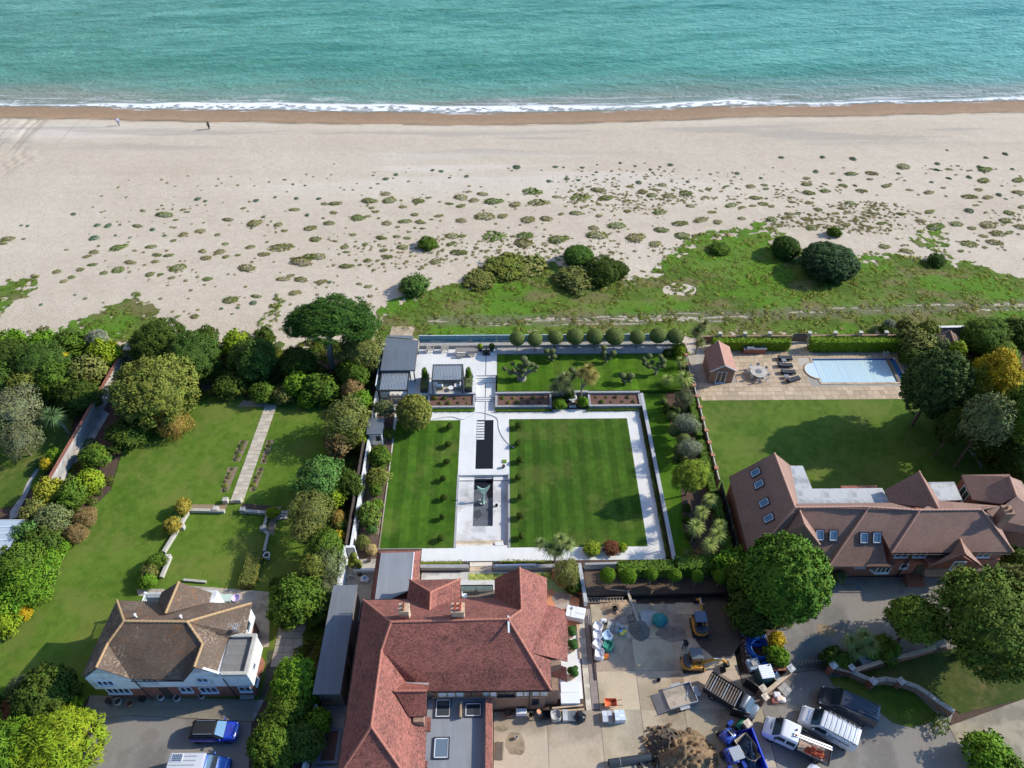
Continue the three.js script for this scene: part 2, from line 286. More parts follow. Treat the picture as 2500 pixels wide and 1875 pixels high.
{
  const xs = [-2500,-1200,-500,-250,...steps(SX0,SX1,520),250,500,1200,2500],zs = [...steps(SZ1,SZ0,250),-300,-450,-900,-1800,-3200];
  const g = gridMesh(xs,zs,(x,z) => SEA + swell(x,z)*sm(zShore(clamp(x,-250,280)) + 1,zShore(clamp(x,-250,280)) - 6,z)*sm(-900,-300,z),(x,z) => [(x - SX0) / (SX1 - SX0),(SZ1 - z) / (SZ1 - SZ0)]);
  const b = TX.wave.clone(); b.repeat.set(9,2.6); b.needsUpdate = true;
  struct('sea',g,new THREE.MeshPhysicalMaterial({ map: seaTex,bumpMap: b,bumpScale: 0.5,roughness: 0.26,ior: 1.33,side: THREE.DoubleSide }));
}
// foam: broken white lace lying on the water's edge
{
  const W = 2048,Hh = 128,foam = tex(W,Hh,(u,v) => {
    const x = lerp(-140,140,u),d = v*13 - 1.0; // metres seaward of the water's edge
    const w = 0.1 + 3.6*sm(0.32,0.75,fbm(x*0.03 + 2,8,3)) + 0.9*sm(20,70,x),lace = fbm(x*0.9,d*1.6,4),wsp = fbm(x*0.22,d*1.1 + 4,4);
    const crest = sm(0.1,0.5,d)*sm(w + 0.6,w - 0.6,d)*(0.25 + 0.75*sm(0.36,0.56,lace + 0.3*sm(0.45*w,w,d) - 0.12*sm(0.5*w,0.1,d))); const tail = sm(w + 6,w - 0.5,d)*sm(0.5,0.7,wsp)*(0.3 + 0.7*sm(0.4,0.6,lace))*0.55;
    const streak = sm(0.3,0.6,d)*sm(0.60,0.7,fbm(x*0.06,d*2.2 + 1,3))*sm(9,4,d)*0.4;
    return clamp(Math.max(crest*0.92,tail,streak),0,1)*sm(12,9,d);
  },true,false);
  const xs = steps(-140,140,520),pos = [],uv = [],idx = [];
  for (let i = 0; i < xs.length; i++) for (let j = 0; j <= 14; j++) { const x = xs[i],d = (j / 14)*13 - 1,z = zShore(x) - d; pos.push(x,Math.max(beachY(x,z) + 0.03,SEA + swell(x,z)*sm(1,6,d)*1 + 0.035 + 0.12*sm(0.4,1.4,d)*sm(4,2,d)),z); uv.push(i / (xs.length - 1),j / 14); if (i < xs.length - 1 && j < 14) { const k = i*15 + j; idx.push(k,k + 15,k + 1,k + 1,k + 15,k + 16); } }
  const g = new THREE.BufferGeometry(); g.setAttribute('position',new THREE.Float32BufferAttribute(pos,3)); g.setAttribute('uv',new THREE.Float32BufferAttribute(uv,2)); g.setIndex(idx); g.computeVertexNormals();
  const o = struct('surf_foam',g,new THREE.MeshStandardMaterial({ color: new THREE.Color(0.9,0.9,0.9),roughness: 0.9,alphaMap: foam,transparent: true,side: THREE.DoubleSide }));
}
// rough grass bank behind the beach
const BANK = [[-18.14,-85.15],[-11.54,-89.52],[-5.91,-90.61],[-2.4,-97.2],[2.82,-98.15],[7.31,-98.1],[11.99,-91],[22.11,-91.48],[26.15,-98.8],[29.73,-102.03],[34.09,-104.69],[44.67,-106.39],[46.55,-104.56],[45.87,-99.24],[55.58,-96.59],[59.09,-98.07],[67.47,-96.47],[74.57,-95.64],[78.49,-91.48],[88.03,-89.05],[95,-78],[95,-77.4],[-17,-77.4],[-18.5,-79]];
const GREENS = [BANK,[[-81.05,-88.34],[-76.76,-91.57],[-73.56,-93.6],[-71.91,-92.45],[-72.24,-88.61],[-74.07,-85.81],[-74.09,-83.1],[-77.1,-80.51]],
  [[-63.94,-81.01],[-62.61,-82.48],[-60.08,-82.62],[-59.37,-85.31],[-57.1,-86.33],[-55.65,-85.96],[-56.42,-88.8],[-54.91,-89.32],[-54.68,-87],[-52.34,-86.63],[-51.76,-83.53],[-48.89,-82],[-50.14,-79.9],[-50.77,-78.01],[-60.89,-77.18]],
  [[-35.7,-81.7],[-35.16,-87.15],[-34.98,-88.39],[-33.52,-87.84],[-32.96,-83],[-33.97,-80.7],[-35.22,-80.55]],[[-69.83,-81.08],[-65.37,-81.36],[-65.8,-80.39],[-67.29,-79.44]],[[66.68,-102.56],[71.62,-106.47],[73.32,-105.65],[74.28,-102.09],[71.72,-98.71],[72.4,-95.79],[69.34,-98.74],[67.11,-101.4]]];
function inside(p,x,z) { let c = false; for (let i = 0,j = p.length - 1; i < p.length; j = i++) { const [xi,zi] = p[i],[xj,zj] = p[j]; if (zi > z !== zj > z && x < ((xj - xi)*(z - zi)) / (zj - zi) + xi) c = !c; } return c; }
const boxesOf = GREENS.map((p) => [Math.min(...p.map((q) => q[0])) - 1.5,Math.max(...p.map((q) => q[0])) + 1.5,Math.min(...p.map((q) => q[1])) - 1.5,Math.max(...p.map((q) => q[1])) + 1.5]);
function inGreen(x,z,ragged = 1) { const a = x + 2.6*ragged*(fbm(x*0.5,z*0.5,3) - 0.5),b = z + 2.6*ragged*(fbm(x*0.5 + 30,z*0.5,3) - 0.5); for (let i = 0; i < GREENS.length; i++) { const q = boxesOf[i]; if (x > q[0] && x < q[1] && z > q[2] && z < q[3] && inside(GREENS[i],a,b)) return true; } return false; }
const GN = [352,72],gm0 = new Float32Array(GN[0]*GN[1]); // the bank's outline, softened over about 5 m
{ const raw = gm0.map((_,k) => (inGreen(-80 + (k % GN[0])*0.5,-112.5 + Math.floor(k / GN[0])*0.5) ? 1 : 0)); for (let j = 0; j < GN[1]; j++) for (let i = 0; i < GN[0]; i++) { let s = 0,n = 0; for (let b = -4; b <= 4; b++) for (let a = -5; a <= 5; a++) { const x = i + a,y = Math.min(GN[1] - 1,j + b); if (x < 0 || y < 0 || x >= GN[0]) continue; s += raw[y*GN[0] + x]; n++; } gm0[j*GN[0] + i] = s / n; } }
function softGreen(x,z) { const u = clamp((x + 80)*2,0,GN[0] - 1.01),v = clamp((z + 112.5)*2,0,GN[1] - 1.01),i = Math.floor(u),j = Math.floor(v),f = u - i,g = v - j,q = (a,b) => gm0[(j + b)*GN[0] + i + a]; return lerp(lerp(q(0,0),q(1,0),f),lerp(q(0,1),q(1,1),f),g); }
{
  const X0 = -80,X1 = 95,Z0 = -111,Z1 = -77.4,W = 2048,Hh = 640,spots = [[21.89,-93.95,3.2],[26.46,-88.83,2.4],[21.26,-99.97,3]];
  const grass = tex(W,Hh,(u,v) => {
    const x = lerp(X0,X1,u),z = lerp(Z1,Z0,v); let a = softGreen(x,z) > 0.12 + 0.76*fbm(x*0.7 + 70,z*0.9,4) ? 1 : 0;
    const n = fbm(x*0.16,z*0.3,4),m = fbm(x*0.8 + 3,z*1.3,4),f = hash(u*W | 0,v*Hh | 0),thin = fbm(x*0.9 + 50,z*0.9,4);
    let c = mix3([0.1,0.16,0.025],[0.19,0.27,0.045],clamp(0.4 + 1.6*(n - 0.5) + 1.0*(m - 0.5) + 0.5*(f - 0.5),0,1));
    c = mix3(c,[0.24,0.2,0.085],0.75*sm(0.5,0.68,fbm(x*0.22 + 8,z*0.4 + 1,4)));
    c = mix3(c,[0.12,0.27,0.02],0.7*sm(0.53,0.66,fbm(x*0.12 + 20,z*0.2 + 6,3)));
    // the trodden path along the bank, worn to shingle in streaks
    const pz = -81.9 - 0.035*Math.max(0,x - 10) + 0.5*(fbm(x*0.07,2,2) - 0.5),pd = Math.abs(z - pz),worn = sm(1.7,0.5,pd + 1.2*(fbm(x*0.35,z*1.4,3) - 0.5))*sm(-14,-9,x);
    const bare = worn*sm(0.5,0.66,fbm(x*0.2 + 7,z*2.2,4) + 0.14*sm(22,2,Math.abs(x - 12))); c = mix3(c,[0.23,0.2,0.125],0.7*worn); if (bare > 0.55 && f > 0.25) a = 0;
    if (thin > 0.7 - 0.2*sm(-90,-101,z) && softGreen(x,z) < 0.97) a = 0;
    for (const [sx,sz,sr] of spots) if (Math.hypot(x - sx,(z - sz)*1.6) < sr*(0.6 + 0.9*fbm(x*0.6,z*0.6,3))) a = thin > 0.42 ? 0 : a;
    const dryEdge = sm(-78.9,-77.8,z + 1.2*(fbm(x*0.4,1,3) - 0.5))*sm(0.35,0.6,fbm(x*0.5,z,3)); c = mix3(c,[0.36,0.29,0.15],0.6*dryEdge);
    return [...c,a];
  },false,false);
  const g = gridMesh(steps(X0,X1,350),steps(Z1,Z0,110),(x,z) => beachY(x,z) + 0.05,(x,z) => [(x - X0) / (X1 - X0),(Z1 - z) / (Z1 - Z0)]);
  const b = TX.grainB.clone(); b.repeat.set(90,18); b.needsUpdate = true;
  struct('grass_bank',g,new THREE.MeshPhysicalMaterial({ specularIntensity: 0.25,map: grass,alphaTest: 0.5,bumpMap: b,bumpScale: 0.12,roughness: 0.95,side: THREE.DoubleSide }));
}
// garden ground, with the pool, the ponds' court and the swimming pool cut out of it
const COURT = rect(-5.75,0.1,-53.95,-43.85),POOL1 = rect(-3.83,-1.71,-62.6,-54.75),TRENCH = [[8.3,-38.0],[23.3,-38.2],[22.75,-29.8],[22.05,-29.8],[22.45,-37.2],[8.3,-37.1]];
struct('garden_soil',sheet(rect(-140,140,-78.2,30),-0.03,[COURT,POOL1,TRENCH,rect(42.2,53.7,-73.45,-68.8)]),MAT.soil);
// lawns
function lawnMat(w,d,o) {
  const px = Math.min(1024,Math.round(w*22)),py = Math.min(1024,Math.round(d*22)),t = tex(px,py,(u,v) => {
    const x = u*w,z = v*d,n = fbm(x*0.28 + o.s,z*0.28,4),m = fbm(x*1.6,z*1.6 + o.s,3),f = hash(u*px | 0,(v*py | 0) + o.s*31);
    let c = mix3(o.a,o.b,clamp(0.5 + 1.2*(n - 0.5) + 1.2*(m - 0.5) + 0.8*(f - 0.5),0,1));
    if (o.stripe) { // rolls of turf laid in strips, mown up and down
      const i = Math.floor(x / o.stripe + 0.16*(vn(z*0.35,o.s) - 0.5)),roll = Math.floor(z / 2.1 + hash(i,5)),k = (i % 2 ? 0.86 : 1.12)*(0.93 + 0.14*hash(i + o.s,roll)); c = c.map((q) => q*k);
      const seam = Math.min((x / o.stripe) % 1,(z / 2.1 + hash(i,5)) % 1) < 0.02 ? 0.9 : 1; c = c.map((q) => q*seam);
    }
    return mix3(c,o.dry ?? [0.22,0.2,0.06],(o.k ?? 0.5)*sm(0.45,0.72,0.7*fbm(x*0.3 + o.s*3,z*0.3 + 9,4) + 0.3*fbm(x*2.2,z*2.2 + o.s,3)));
  });
  const map = t; map.repeat.set(1 / w,1 / d); map.offset.set(-o.x0 / w,o.z1 / d); map.needsUpdate = true;
  return new THREE.MeshPhysicalMaterial({ map,bumpMap: rep(TX.grainB,1.1),bumpScale: 0.035,roughness: 0.95,specularIntensity: 0.25,side: THREE.DoubleSide });
}
function lawn(pts,y0,y1,o) {
  const xs = pts.map((p) => p[0]),zs = pts.map((p) => p[1]),x0 = Math.min(...xs) - 0.02,z1 = Math.max(...zs) + 0.02;
  return struct('lawn',prism(pts,y0,y1),lawnMat(Math.max(...xs) - x0 + 0.02,z1 - Math.min(...zs) + 0.02,{ ...o,x0,z1 }));
}
const turf = { a: [0.042,0.105,0.009],b: [0.085,0.175,0.014] };
lawn(rect(-14.05,-5.9,-62.6,-43.85),-0.02,0.03,{ ...turf,s: 3,stripe: 1.02,k: 0.3 });
lawn(rect(0.3,15.35,-62.7,-43.85),-0.02,0.03,{ a: [0.036,0.088,0.009],b: [0.07,0.145,0.014],s: 8,stripe: 0.93,k: 0.25 });
lawn(rect(-1.25,23.4,-73.9,-66.95),0.3,0.78,{ a: [0.05,0.125,0.007],b: [0.1,0.2,0.012],s: 14,stripe: 1.1,k: 0.15 });
lawn([[17.85,-66.94],[22.6,-66.94],[22.8,-41.75],[18.0,-41.75]],-0.02,0.26,{ a: [0.045,0.115,0.007],b: [0.09,0.19,0.012],s: 19,k: 0.15 });
lawn(rect(24.75,66,-66.35,-41),-0.02,0.02,{ a: [0.062,0.128,0.014],b: [0.13,0.2,0.03],s: 25,dry: [0.2,0.2,0.06],k: 0.35 });
lawn([[-48,-64],[-43,-67.5],[-36,-66.8],[-19,-67],[-18.4,-40],[-21,-27],[-23.2,-27.6],[-39.5,-28.2],[-42,-22],[-62,-18],[-57,-30],[-50.5,-44],[-46.4,-52]],-0.02,0.02,{ a: [0.075,0.145,0.014],b: [0.14,0.22,0.028],s: 33,dry: [0.2,0.21,0.05],k: 0.5 });
lawn([[-80,-70],[-57,-70],[-54,-58],[-56.5,-50],[-80,-44]],-0.02,0.02,{ a: [0.06,0.115,0.014],b: [0.12,0.17,0.03],s: 41,k: 0.6 });
lawn([[30.71,-29.23],[32.67,-29.21],[34.3,-28.38],[37.24,-28.45],[38.38,-27.55],[39.49,-25.89],[39.43,-25.04],[36.87,-24.47],[35.3,-24.9],[34.26,-26.04],[30.9,-28.42]],-0.02,0.03,{ a: [0.04,0.09,0.01],b: [0.07,0.135,0.015],s: 47,k: 0.3 });
lawn([[33.38,-29.5],[36.27,-30.2],[39.69,-31.1],[44.17,-31.91],[70,-34],[70,-31],[48.42,-26.95],[41.84,-25.68],[39.75,-27.73],[38.8,-28.34],[37.52,-28.8],[35,-28.93]],-0.02,0.02,{ a: [0.05,0.08,0.015],b: [0.1,0.115,0.03],s: 53,dry: [0.2,0.15,0.06],k: 0.8 });
// drives, gravel, paths
struct('driveway',sheet([[-39.97,-24.92],[-39.1,-26.1],[-34.66,-26.27],[-30.07,-26],[-23.68,-25.61],[-21.4,-12],[-47,-12]],0.0),MAT.asphalt);
struct('gravel_forecourt',sheet([[-39.21,-26.1],[-39.57,-28.46],[-39.05,-28.67],[-23.55,-27.9],[-23.15,-28.07],[-23.46,-25.65],[-30.09,-26.05],[-34.68,-26.31]],0.012),MAT.gravel);
struct('driveway',sheet([[27,-35.03],[30.09,-37.58],[34,-39.9],[54,-39.6],[62,-36],[60,-30],[41.32,-32.14],[39.76,-31.52],[36.5,-30.82],[33.08,-29.82],[31.05,-30.15],[27.19,-29.62],[26.94,-30.22]],0.0),MAT.asphalt);
struct('driveway',sheet([[23.65,-11],[23.65,-26.25],[22.3,-26.25],[22.3,-29.7],[24.3,-29.5],[27.18,-29.56],[31.03,-30.09],[33.04,-29.71],[34.67,-28.58],[37.48,-28.55],[39.63,-27.44],[41.38,-25.97],[40.25,-24.48],[40.58,-22.39],[46,-11]],-0.003),MAT.asphalt);
struct('gravel_lane',sheet([[40.29,-24.57],[48.42,-26.95],[70,-32],[70,-12],[46,-12],[40.63,-22.39]],-0.006),gm(0.42,0.36,0.265,0.95,'stain',6));
struct('garden_path',sheet([[-56.53,-55.27],[-56.71,-53.2],[-56.46,-51.46],[-56.77,-49.14],[-56.24,-47.88],[-55.61,-48],[-55.86,-50.15],[-55.89,-51.85],[-56.22,-53.33],[-56.09,-55.26]],0.03),MAT.greyConcrete);

// ---------- houses ----------
function roofOf(t,name,faces,m,ridges = [],rm = m,r = 0.13) {
  const o = part(t,name,join(faces.map((f) => slab(f))),m);
  if (ridges.length) part(o,'ridge_tiles',join(ridges.map(([a,b]) => ridge(a,b,r))),rm);
  return o;
}
function onRoof(pts) { // the plane of three roof points: height at (x,z), and the turn that lays a thing flat on it
  const a = V(...pts[0]),n = V(...pts[1]).sub(a).cross(V(...pts[2]).sub(a)).normalize(); if (n.y < 0) n.negate();
  const u = V(0,1,0).cross(n).normalize(),w = u.clone().cross(n),q = new THREE.Quaternion().setFromRotationMatrix(new THREE.Matrix4().makeBasis(u,n,w.clone()));
  return { q,at: (x,z) => [x,a.y - (n.x*(x - a.x) + n.z*(z - a.z)) / n.y,z] };
}
function skylight(t,pl,x,z,w = 0.75,d = 1.05,m = MAT.skyGlass) {
  const f = part(t,'roof_window',join([bx(-w / 2 - 0.1,w / 2 + 0.1,0,0.13,-d / 2 - 0.1,-d / 2),bx(-w / 2 - 0.1,w / 2 + 0.1,0,0.13,d / 2,d / 2 + 0.1),bx(-w / 2 - 0.1,-w / 2,0,0.13,-d / 2,d / 2),bx(w / 2,w / 2 + 0.1,0,0.13,-d / 2,d / 2)]),MAT.anthracite);
  f.position.set(...pl.at(x,z)); f.quaternion.copy(pl.q);
  part(f,'sash',join([bx(-w / 2,w / 2,0.02,0.11,-d / 2,-d / 2 + 0.07),bx(-w / 2,w / 2,0.02,0.11,d / 2 - 0.07,d / 2),bx(-w / 2,-w / 2 + 0.06,0.02,0.11,-d / 2,d / 2),bx(w / 2 - 0.06,w / 2,0.02,0.11,-d / 2,d / 2)]),MAT.upvc);
  part(f,'pane',bx(-w / 2 + 0.05,w / 2 - 0.05,0.03,0.08,-d / 2 + 0.06,d / 2 - 0.06),m); return f;
}
function chimney(t,x,z,y0,y1,w,d,m,pots,pm) {
  const c = part(t,'chimney',join([bx(x - w / 2,x + w / 2,y0,y1 - 0.3,z - d / 2,z + d / 2),bx(x - w / 2 - 0.06,x + w / 2 + 0.06,y1 - 0.3,y1,z - d / 2 - 0.06,z + d / 2 + 0.06)]),m);
  for (const [px,pz] of pots) { const p = part(c,'chimney_pot',lathe([[0.02,0],[0.13,0],[0.15,0.05],[0.11,0.28],[0.14,0.32],[0.1,0.34],[0.07,0.3],[0.06,0.05]]),pm); p.position.set(x + px,y1,z + pz); }
}
const gutterBar = (a,b,r = 0.06) => bar(a,b,r,r,6);
{ // ---- the big red-roofed house in the middle ----
  const t = thing('manor_house','large house with red clay tile roofs and two chimneys below the striped lawns','house');
  const a = [-10.35,9.2,-30.63],b = [0,9.2,-30.81],nw = [-13.95,5,-35.03],w1 = [-11.09,8,-28.69],w2 = [-11.2,8,-22.22],sw = [-14.02,5,-19.2],se = [-7.05,3.7,-17.9];
  const re = [3.69,5,-26.24],v1 = [-9.09,5.6,-26.88],n1 = [1.2,8.2,-32.19],n2 = [1.11,8.2,-36.56],nl = [-1.32,5,-37.19],nr = [3.82,5,-37.21],nrb = [3.75,5,-34.34],nlb = [-1.31,5,-35.15];
  const g1 = [2.03,6.4,-29];
  const walls = part(t,'wall',prism([[-13.65,-34.85],[-13.65,-19.6],[-10,-19.3],[-10,-26.5],[3.3,-26.5],[3.3,-28.3],[4.75,-28.6],[4.75,-33.6],[3.35,-34.2],[3.35,-36.9],[-0.95,-36.9],[-0.95,-34.85]],-0.05,4.9),MAT.tanBrick);
  part(t,'wall',prism([[-9.99,-26.4],[-7.35,-26.4],[-7.35,-18.4],[-9.99,-19]],-0.05,3.3),MAT.tanBrick);
  roofOf(t,'roof',[
    [nw,a,w1,w2,sw],[a,b,re,[-7.22,5,-26.24],v1,w1],[w1,v1,[-7.18,3.9,-24.46],[-7.1,3.7,-21.23],se,w2],[w2,sw,se],
    [nw,a,b,n1,nlb],[b,n1,nrb,[4.66,4.85,-34.22],[5.41,4.7,-33.88],[5.62,4.6,-32.84],[5.59,4.5,-31.67],[5.37,4.5,-29.03],g1],[b,g1,[3.82,5.1,-28.89],re],
    [nl,n2,n1,nlb],[n2,nr,nrb,n1],[nl,n2,nr],
  ],MAT.redTile,[[a,b],[a,w1],[w1,w2],[w2,sw],[w2,se],[b,re],[n1,n2],[nw,a],[b,n1]],MAT.redRidge);
  const p1 = [-7.28,7.2,-34.57],p2 = [-7.22,7.2,-32.72],h1 = [-9.67,5,-37.15],h2 = [-4.69,5,-37.2],h3 = [-4.61,5,-35.15],h4 = [-9.79,5,-35.08];
  roofOf(t,'gable_roof',[[h1,p1,p2,h4],[h2,p1,p2,h3],[h1,h2,p1]],MAT.redTile,[[p1,p2],[h1,p1],[h2,p1]],MAT.redRidge);
  part(t,'wall',bx(-9.7,-5.05,-0.05,4.9,-37.0,-34.9),MAT.tanBrick);
  const d1 = [-9.81,6.65,-25.61],d2 = [-7.04,6.65,-25.6];
  roofOf(t,'dormer_roof',[[d1,d2,[-7.07,5.3,-24.04],[-8.55,5.3,-23.99]],[d1,d2,[-7.01,5.6,-26.59],[-9.03,5.6,-26.79]]],MAT.redTile,[[d1,d2]],MAT.redRidge);
  part(t,'dormer_cheek',prism([[-7.35,-25.9],[-7.3,-23.6],[-8.2,-23.6],[-8.2,-25.9]],2.9,5.1),MAT.tanBrick);
  part(t,'lead_flat',slab([[-9.02,5.68,-26.79],[-7.01,5.68,-26.69],[-7.08,5.6,-26.48],[-9.13,5.6,-26.64]],0.08),MAT.lead);
  roofOf(t,'lean_to_roof',[[[3.88,4.3,-29.08],[5.28,4,-28.68],[5.34,3.2,-27.69],[3.92,3.4,-28.33]]],MAT.redTile);
  part(t,'wall',prism([[3.31,-28.2],[4.5,-28.0],[4.5,-26.9],[3.31,-26.9]],-0.05,3.25),MAT.tanBrick);
  roofOf(t,'lower_roof',[[[-8.77,3.6,-24.59],[-6.87,3.5,-24.57],[-6.84,3.3,-23.46],[-7.22,3.3,-23.46],[-7.29,3.4,-24.02]]],MAT.redTile); roofOf(t,'lower_roof',[[[-8.51,3.6,-20.98],[-6.91,3.4,-21.03],[-6.9,3.4,-17.5],[-8.1,3.6,-17.5]]],MAT.redTile);
  chimney(t,-9.21,-31.6,7.0,10,0.8,0.75,MAT.creamBrick,[[-0.02,-0.18],[-0.02,0.2]],MAT.terracotta);
  chimney(t,-4.44,-31.44,7.0,10.2,1.05,0.85,MAT.creamBrick,[[-0.22,-0.19],[0.22,-0.19],[-0.22,0.21],[0.22,0.21]],MAT.redClay);
  // half-timbered band under the front eave, each white panel its own piece
  const zf = -26.46,panels = [[1060,1125],[1132,1192],[1200,1257],[1415,1457],[1470,1516],[1675,1726],[1735,1772],[1800,1852],[1862,1918]],bricksP = [[1265,1322],[1345,1405]];
  const px = (c) => (c - 1614)*0.01135;
  part(t,'timber_frame',join([bx(-6.9,3.4,4.78,4.95,zf - 0.02,zf + 0.12),bx(-6.9,3.4,3.1,3.28,zf - 0.02,zf + 0.12),...[1052,1128,1196,1261,1333,1410,1463,1520,1670,1730,1786,1857,1922].map((c) => bx(px(c) - 0.06,px(c) + 0.06,3.28,4.78,zf - 0.02,zf + 0.1))]),MAT.timber);
  for (const [x0,x1] of panels) part(t,'infill_panel',bx(px(x0),px(x1),3.3,4.77,zf - 0.02,zf + 0.06),MAT.render,'white rendered panel between timbers');
  for (const [x0,x1] of bricksP) part(t,'infill_panel',bx(px(x0),px(x1),3.3,4.77,zf - 0.02,zf + 0.06),MAT.brick,'red tile-hung panel between timbers');
  win(t,px(1595),4.05,zf + 0.06,0,1.45,1.2,3,1,MAT.anthracite);
  win(t,px(1828),1.9,zf,0,0.5,0.7,1,1,MAT.anthracite);
  for (const g of [gutterBar([-6.8,4.82,-26.2],[3.75,4.82,-26.2]),gutterBar([1.85,4.8,-26.3],[1.85,0,-26.4],0.05),gutterBar([-3.3,4.8,-26.3],[-3.3,3.1,-26.4],0.05),gutterBar([-14.05,4.85,-34.9],[-14.05,4.85,-19.2]),gutterBar([-6.0,4.8,-35.25],[-13.9,4.8,-35.15]),gutterBar([3.75,4.85,-26.3],[3.75,4.95,-28.8])]) part(t,'gutter',g,MAT.black);
  part(t,'ridge_flashing',sqbar([b[0],b[1] + 0.06,b[2] - 0.3],[b[0] + 0.04,b[1] - 0.35,b[2] + 1.1],0.16,0.1),MAT.white,'white vertical flashing strip at the hip');
  // balcony with glass railing between the two sea-facing gables
  const bal = part(t,'balcony',join([bx(-5.0,-1.35,2.6,2.8,-37.2,-34.9),bx(-5.0,-1.35,-0.05,2.6,-36.8,-34.9)]),MAT.greyTimber);
  part(bal,'railing',join([...[-4.75,-3.2,-1.55].map((x) => bx(x - 0.04,x + 0.04,2.8,3.9,-37.14,-37.06)),bx(-4.8,-1.5,3.86,3.94,-37.15,-37.05),bx(-4.8,-4.72,3.86,3.94,-37.1,-35)]),MAT.black);
  for (const [x0,x1] of [[-4.7,-3.25],[-3.15,-1.6]]) part(bal,'glass_panel',bx(x0,x1,2.9,3.82,-37.11,-37.09),P(0.5,0.6,0.6,0.05,{ transmission: 1,thickness: 0,ior: 1.45 }));
  part(t,'bay_roof',prism([[-4.3,-34.9],[-3.8,-35.7],[-2.5,-35.7],[-2.0,-34.9]],2.82,3.1),MAT.feltPale);
  // flat grey roof over the yard wing and its tiled parapet
  const fl = part(t,'flat_roof',prism([[-7.3,-26.4],[-2.1,-26.4],[-1.75,-20],[-1.6,-12],[-7.0,-12]],-0.05,2.95),MAT.feltPale);
  const flp = { q: new THREE.Quaternion(),at: (x,z) => [x,2.95,z] };
  skylight(t,flp,-5.88,-25.52,1.25,1.5,MAT.glass); skylight(t,flp,-5.84,-22.17,1.2,1.6); skylight(t,flp,-3.19,-25.36,1.35,1.1,MAT.glass);
  part(t,'upstand',bx(-4.35,-4.2,2.95,3.5,-25.9,-24.6),MAT.timber);
  part(t,'parapet_coping',slab([[-2.06,3.7,-26.15],[-1.48,3.5,-26.19],[-1.4,3.5,-12],[-1.95,3.7,-12]],0.1),MAT.redTile);
  part(t,'parapet_wall',bx(-1.86,-1.48,-0.05,3.45,-26.0,-12),MAT.tanBrick);
}
solo('patio_chair','small white chair on the balcony between red gables','chair',join([bx(-4.6,-4.1,3.2,3.26,-36.6,-36.1),bx(-4.6,-4.54,3.2,3.7,-36.6,-36.1),...[[-4.57,-36.57],[-4.13,-36.57],[-4.57,-36.13],[-4.13,-36.13]].map(([x,z]) => bx(x - 0.025,x + 0.025,2.8,3.2,z - 0.025,z + 0.025))]),MAT.white);
{ // ---- flat-roofed wing with a red tile skirt ----
  const t = thing('garden_room','flat grey roofed garden room with sloping red tile edges beside striped lawn','outbuilding');
  part(t,'wall',prism([[-13.4,-41.5],[-9.4,-41.6],[-9.4,-37.2],[-13.4,-35.6]],-0.05,2.75),MAT.tanBrick);
  const o = [[-13.7,2.75,-41.8],[-9.13,2.75,-41.9],[-9.13,2.75,-36.9],[-13.75,2.75,-35.1]],i = [[-13.17,3.3,-41.25],[-9.75,3.3,-41.32],[-9.75,3.3,-37.0],[-13.17,3.3,-35.2]];
  part(t,'tile_skirt',join([slab([o[0],o[1],i[1],i[0]]),slab([o[1],o[2],i[2],i[1]]),slab([o[0],i[0],i[3],o[3]])]),MAT.redTile);
  part(t,'flat_roof',slab(i.map(([x,y,z]) => [x,y + 0.03,z]),0.1),MAT.feltPale);
  part(t,'edge_trim',join([sqbar(i[1],i[2],0.09,0.14)]),MAT.white);
}
{ // ---- long lean-to along the side wall ----
  const t = thing('side_outbuilding','long narrow outbuilding with grey felt roof and timber cladding beside the house','outbuilding');
  part(t,'roof',slab([[-17.55,3.2,-37.66],[-15.15,3.2,-37.68],[-15.2,3.2,-26.8],[-17.7,3.2,-26.8]],0.14),MAT.felt);
  part(t,'wall',bx(-17.4,-15.3,-0.05,3.06,-37.5,-27.05),MAT.greyTimber);
  part(t,'door',bx(-15.31,-15.24,0,2.05,-32.2,-31.2),MAT.darkTimber); part(t,'door',bx(-15.31,-15.24,0,2.05,-30.2,-29.2),MAT.darkTimber);
}
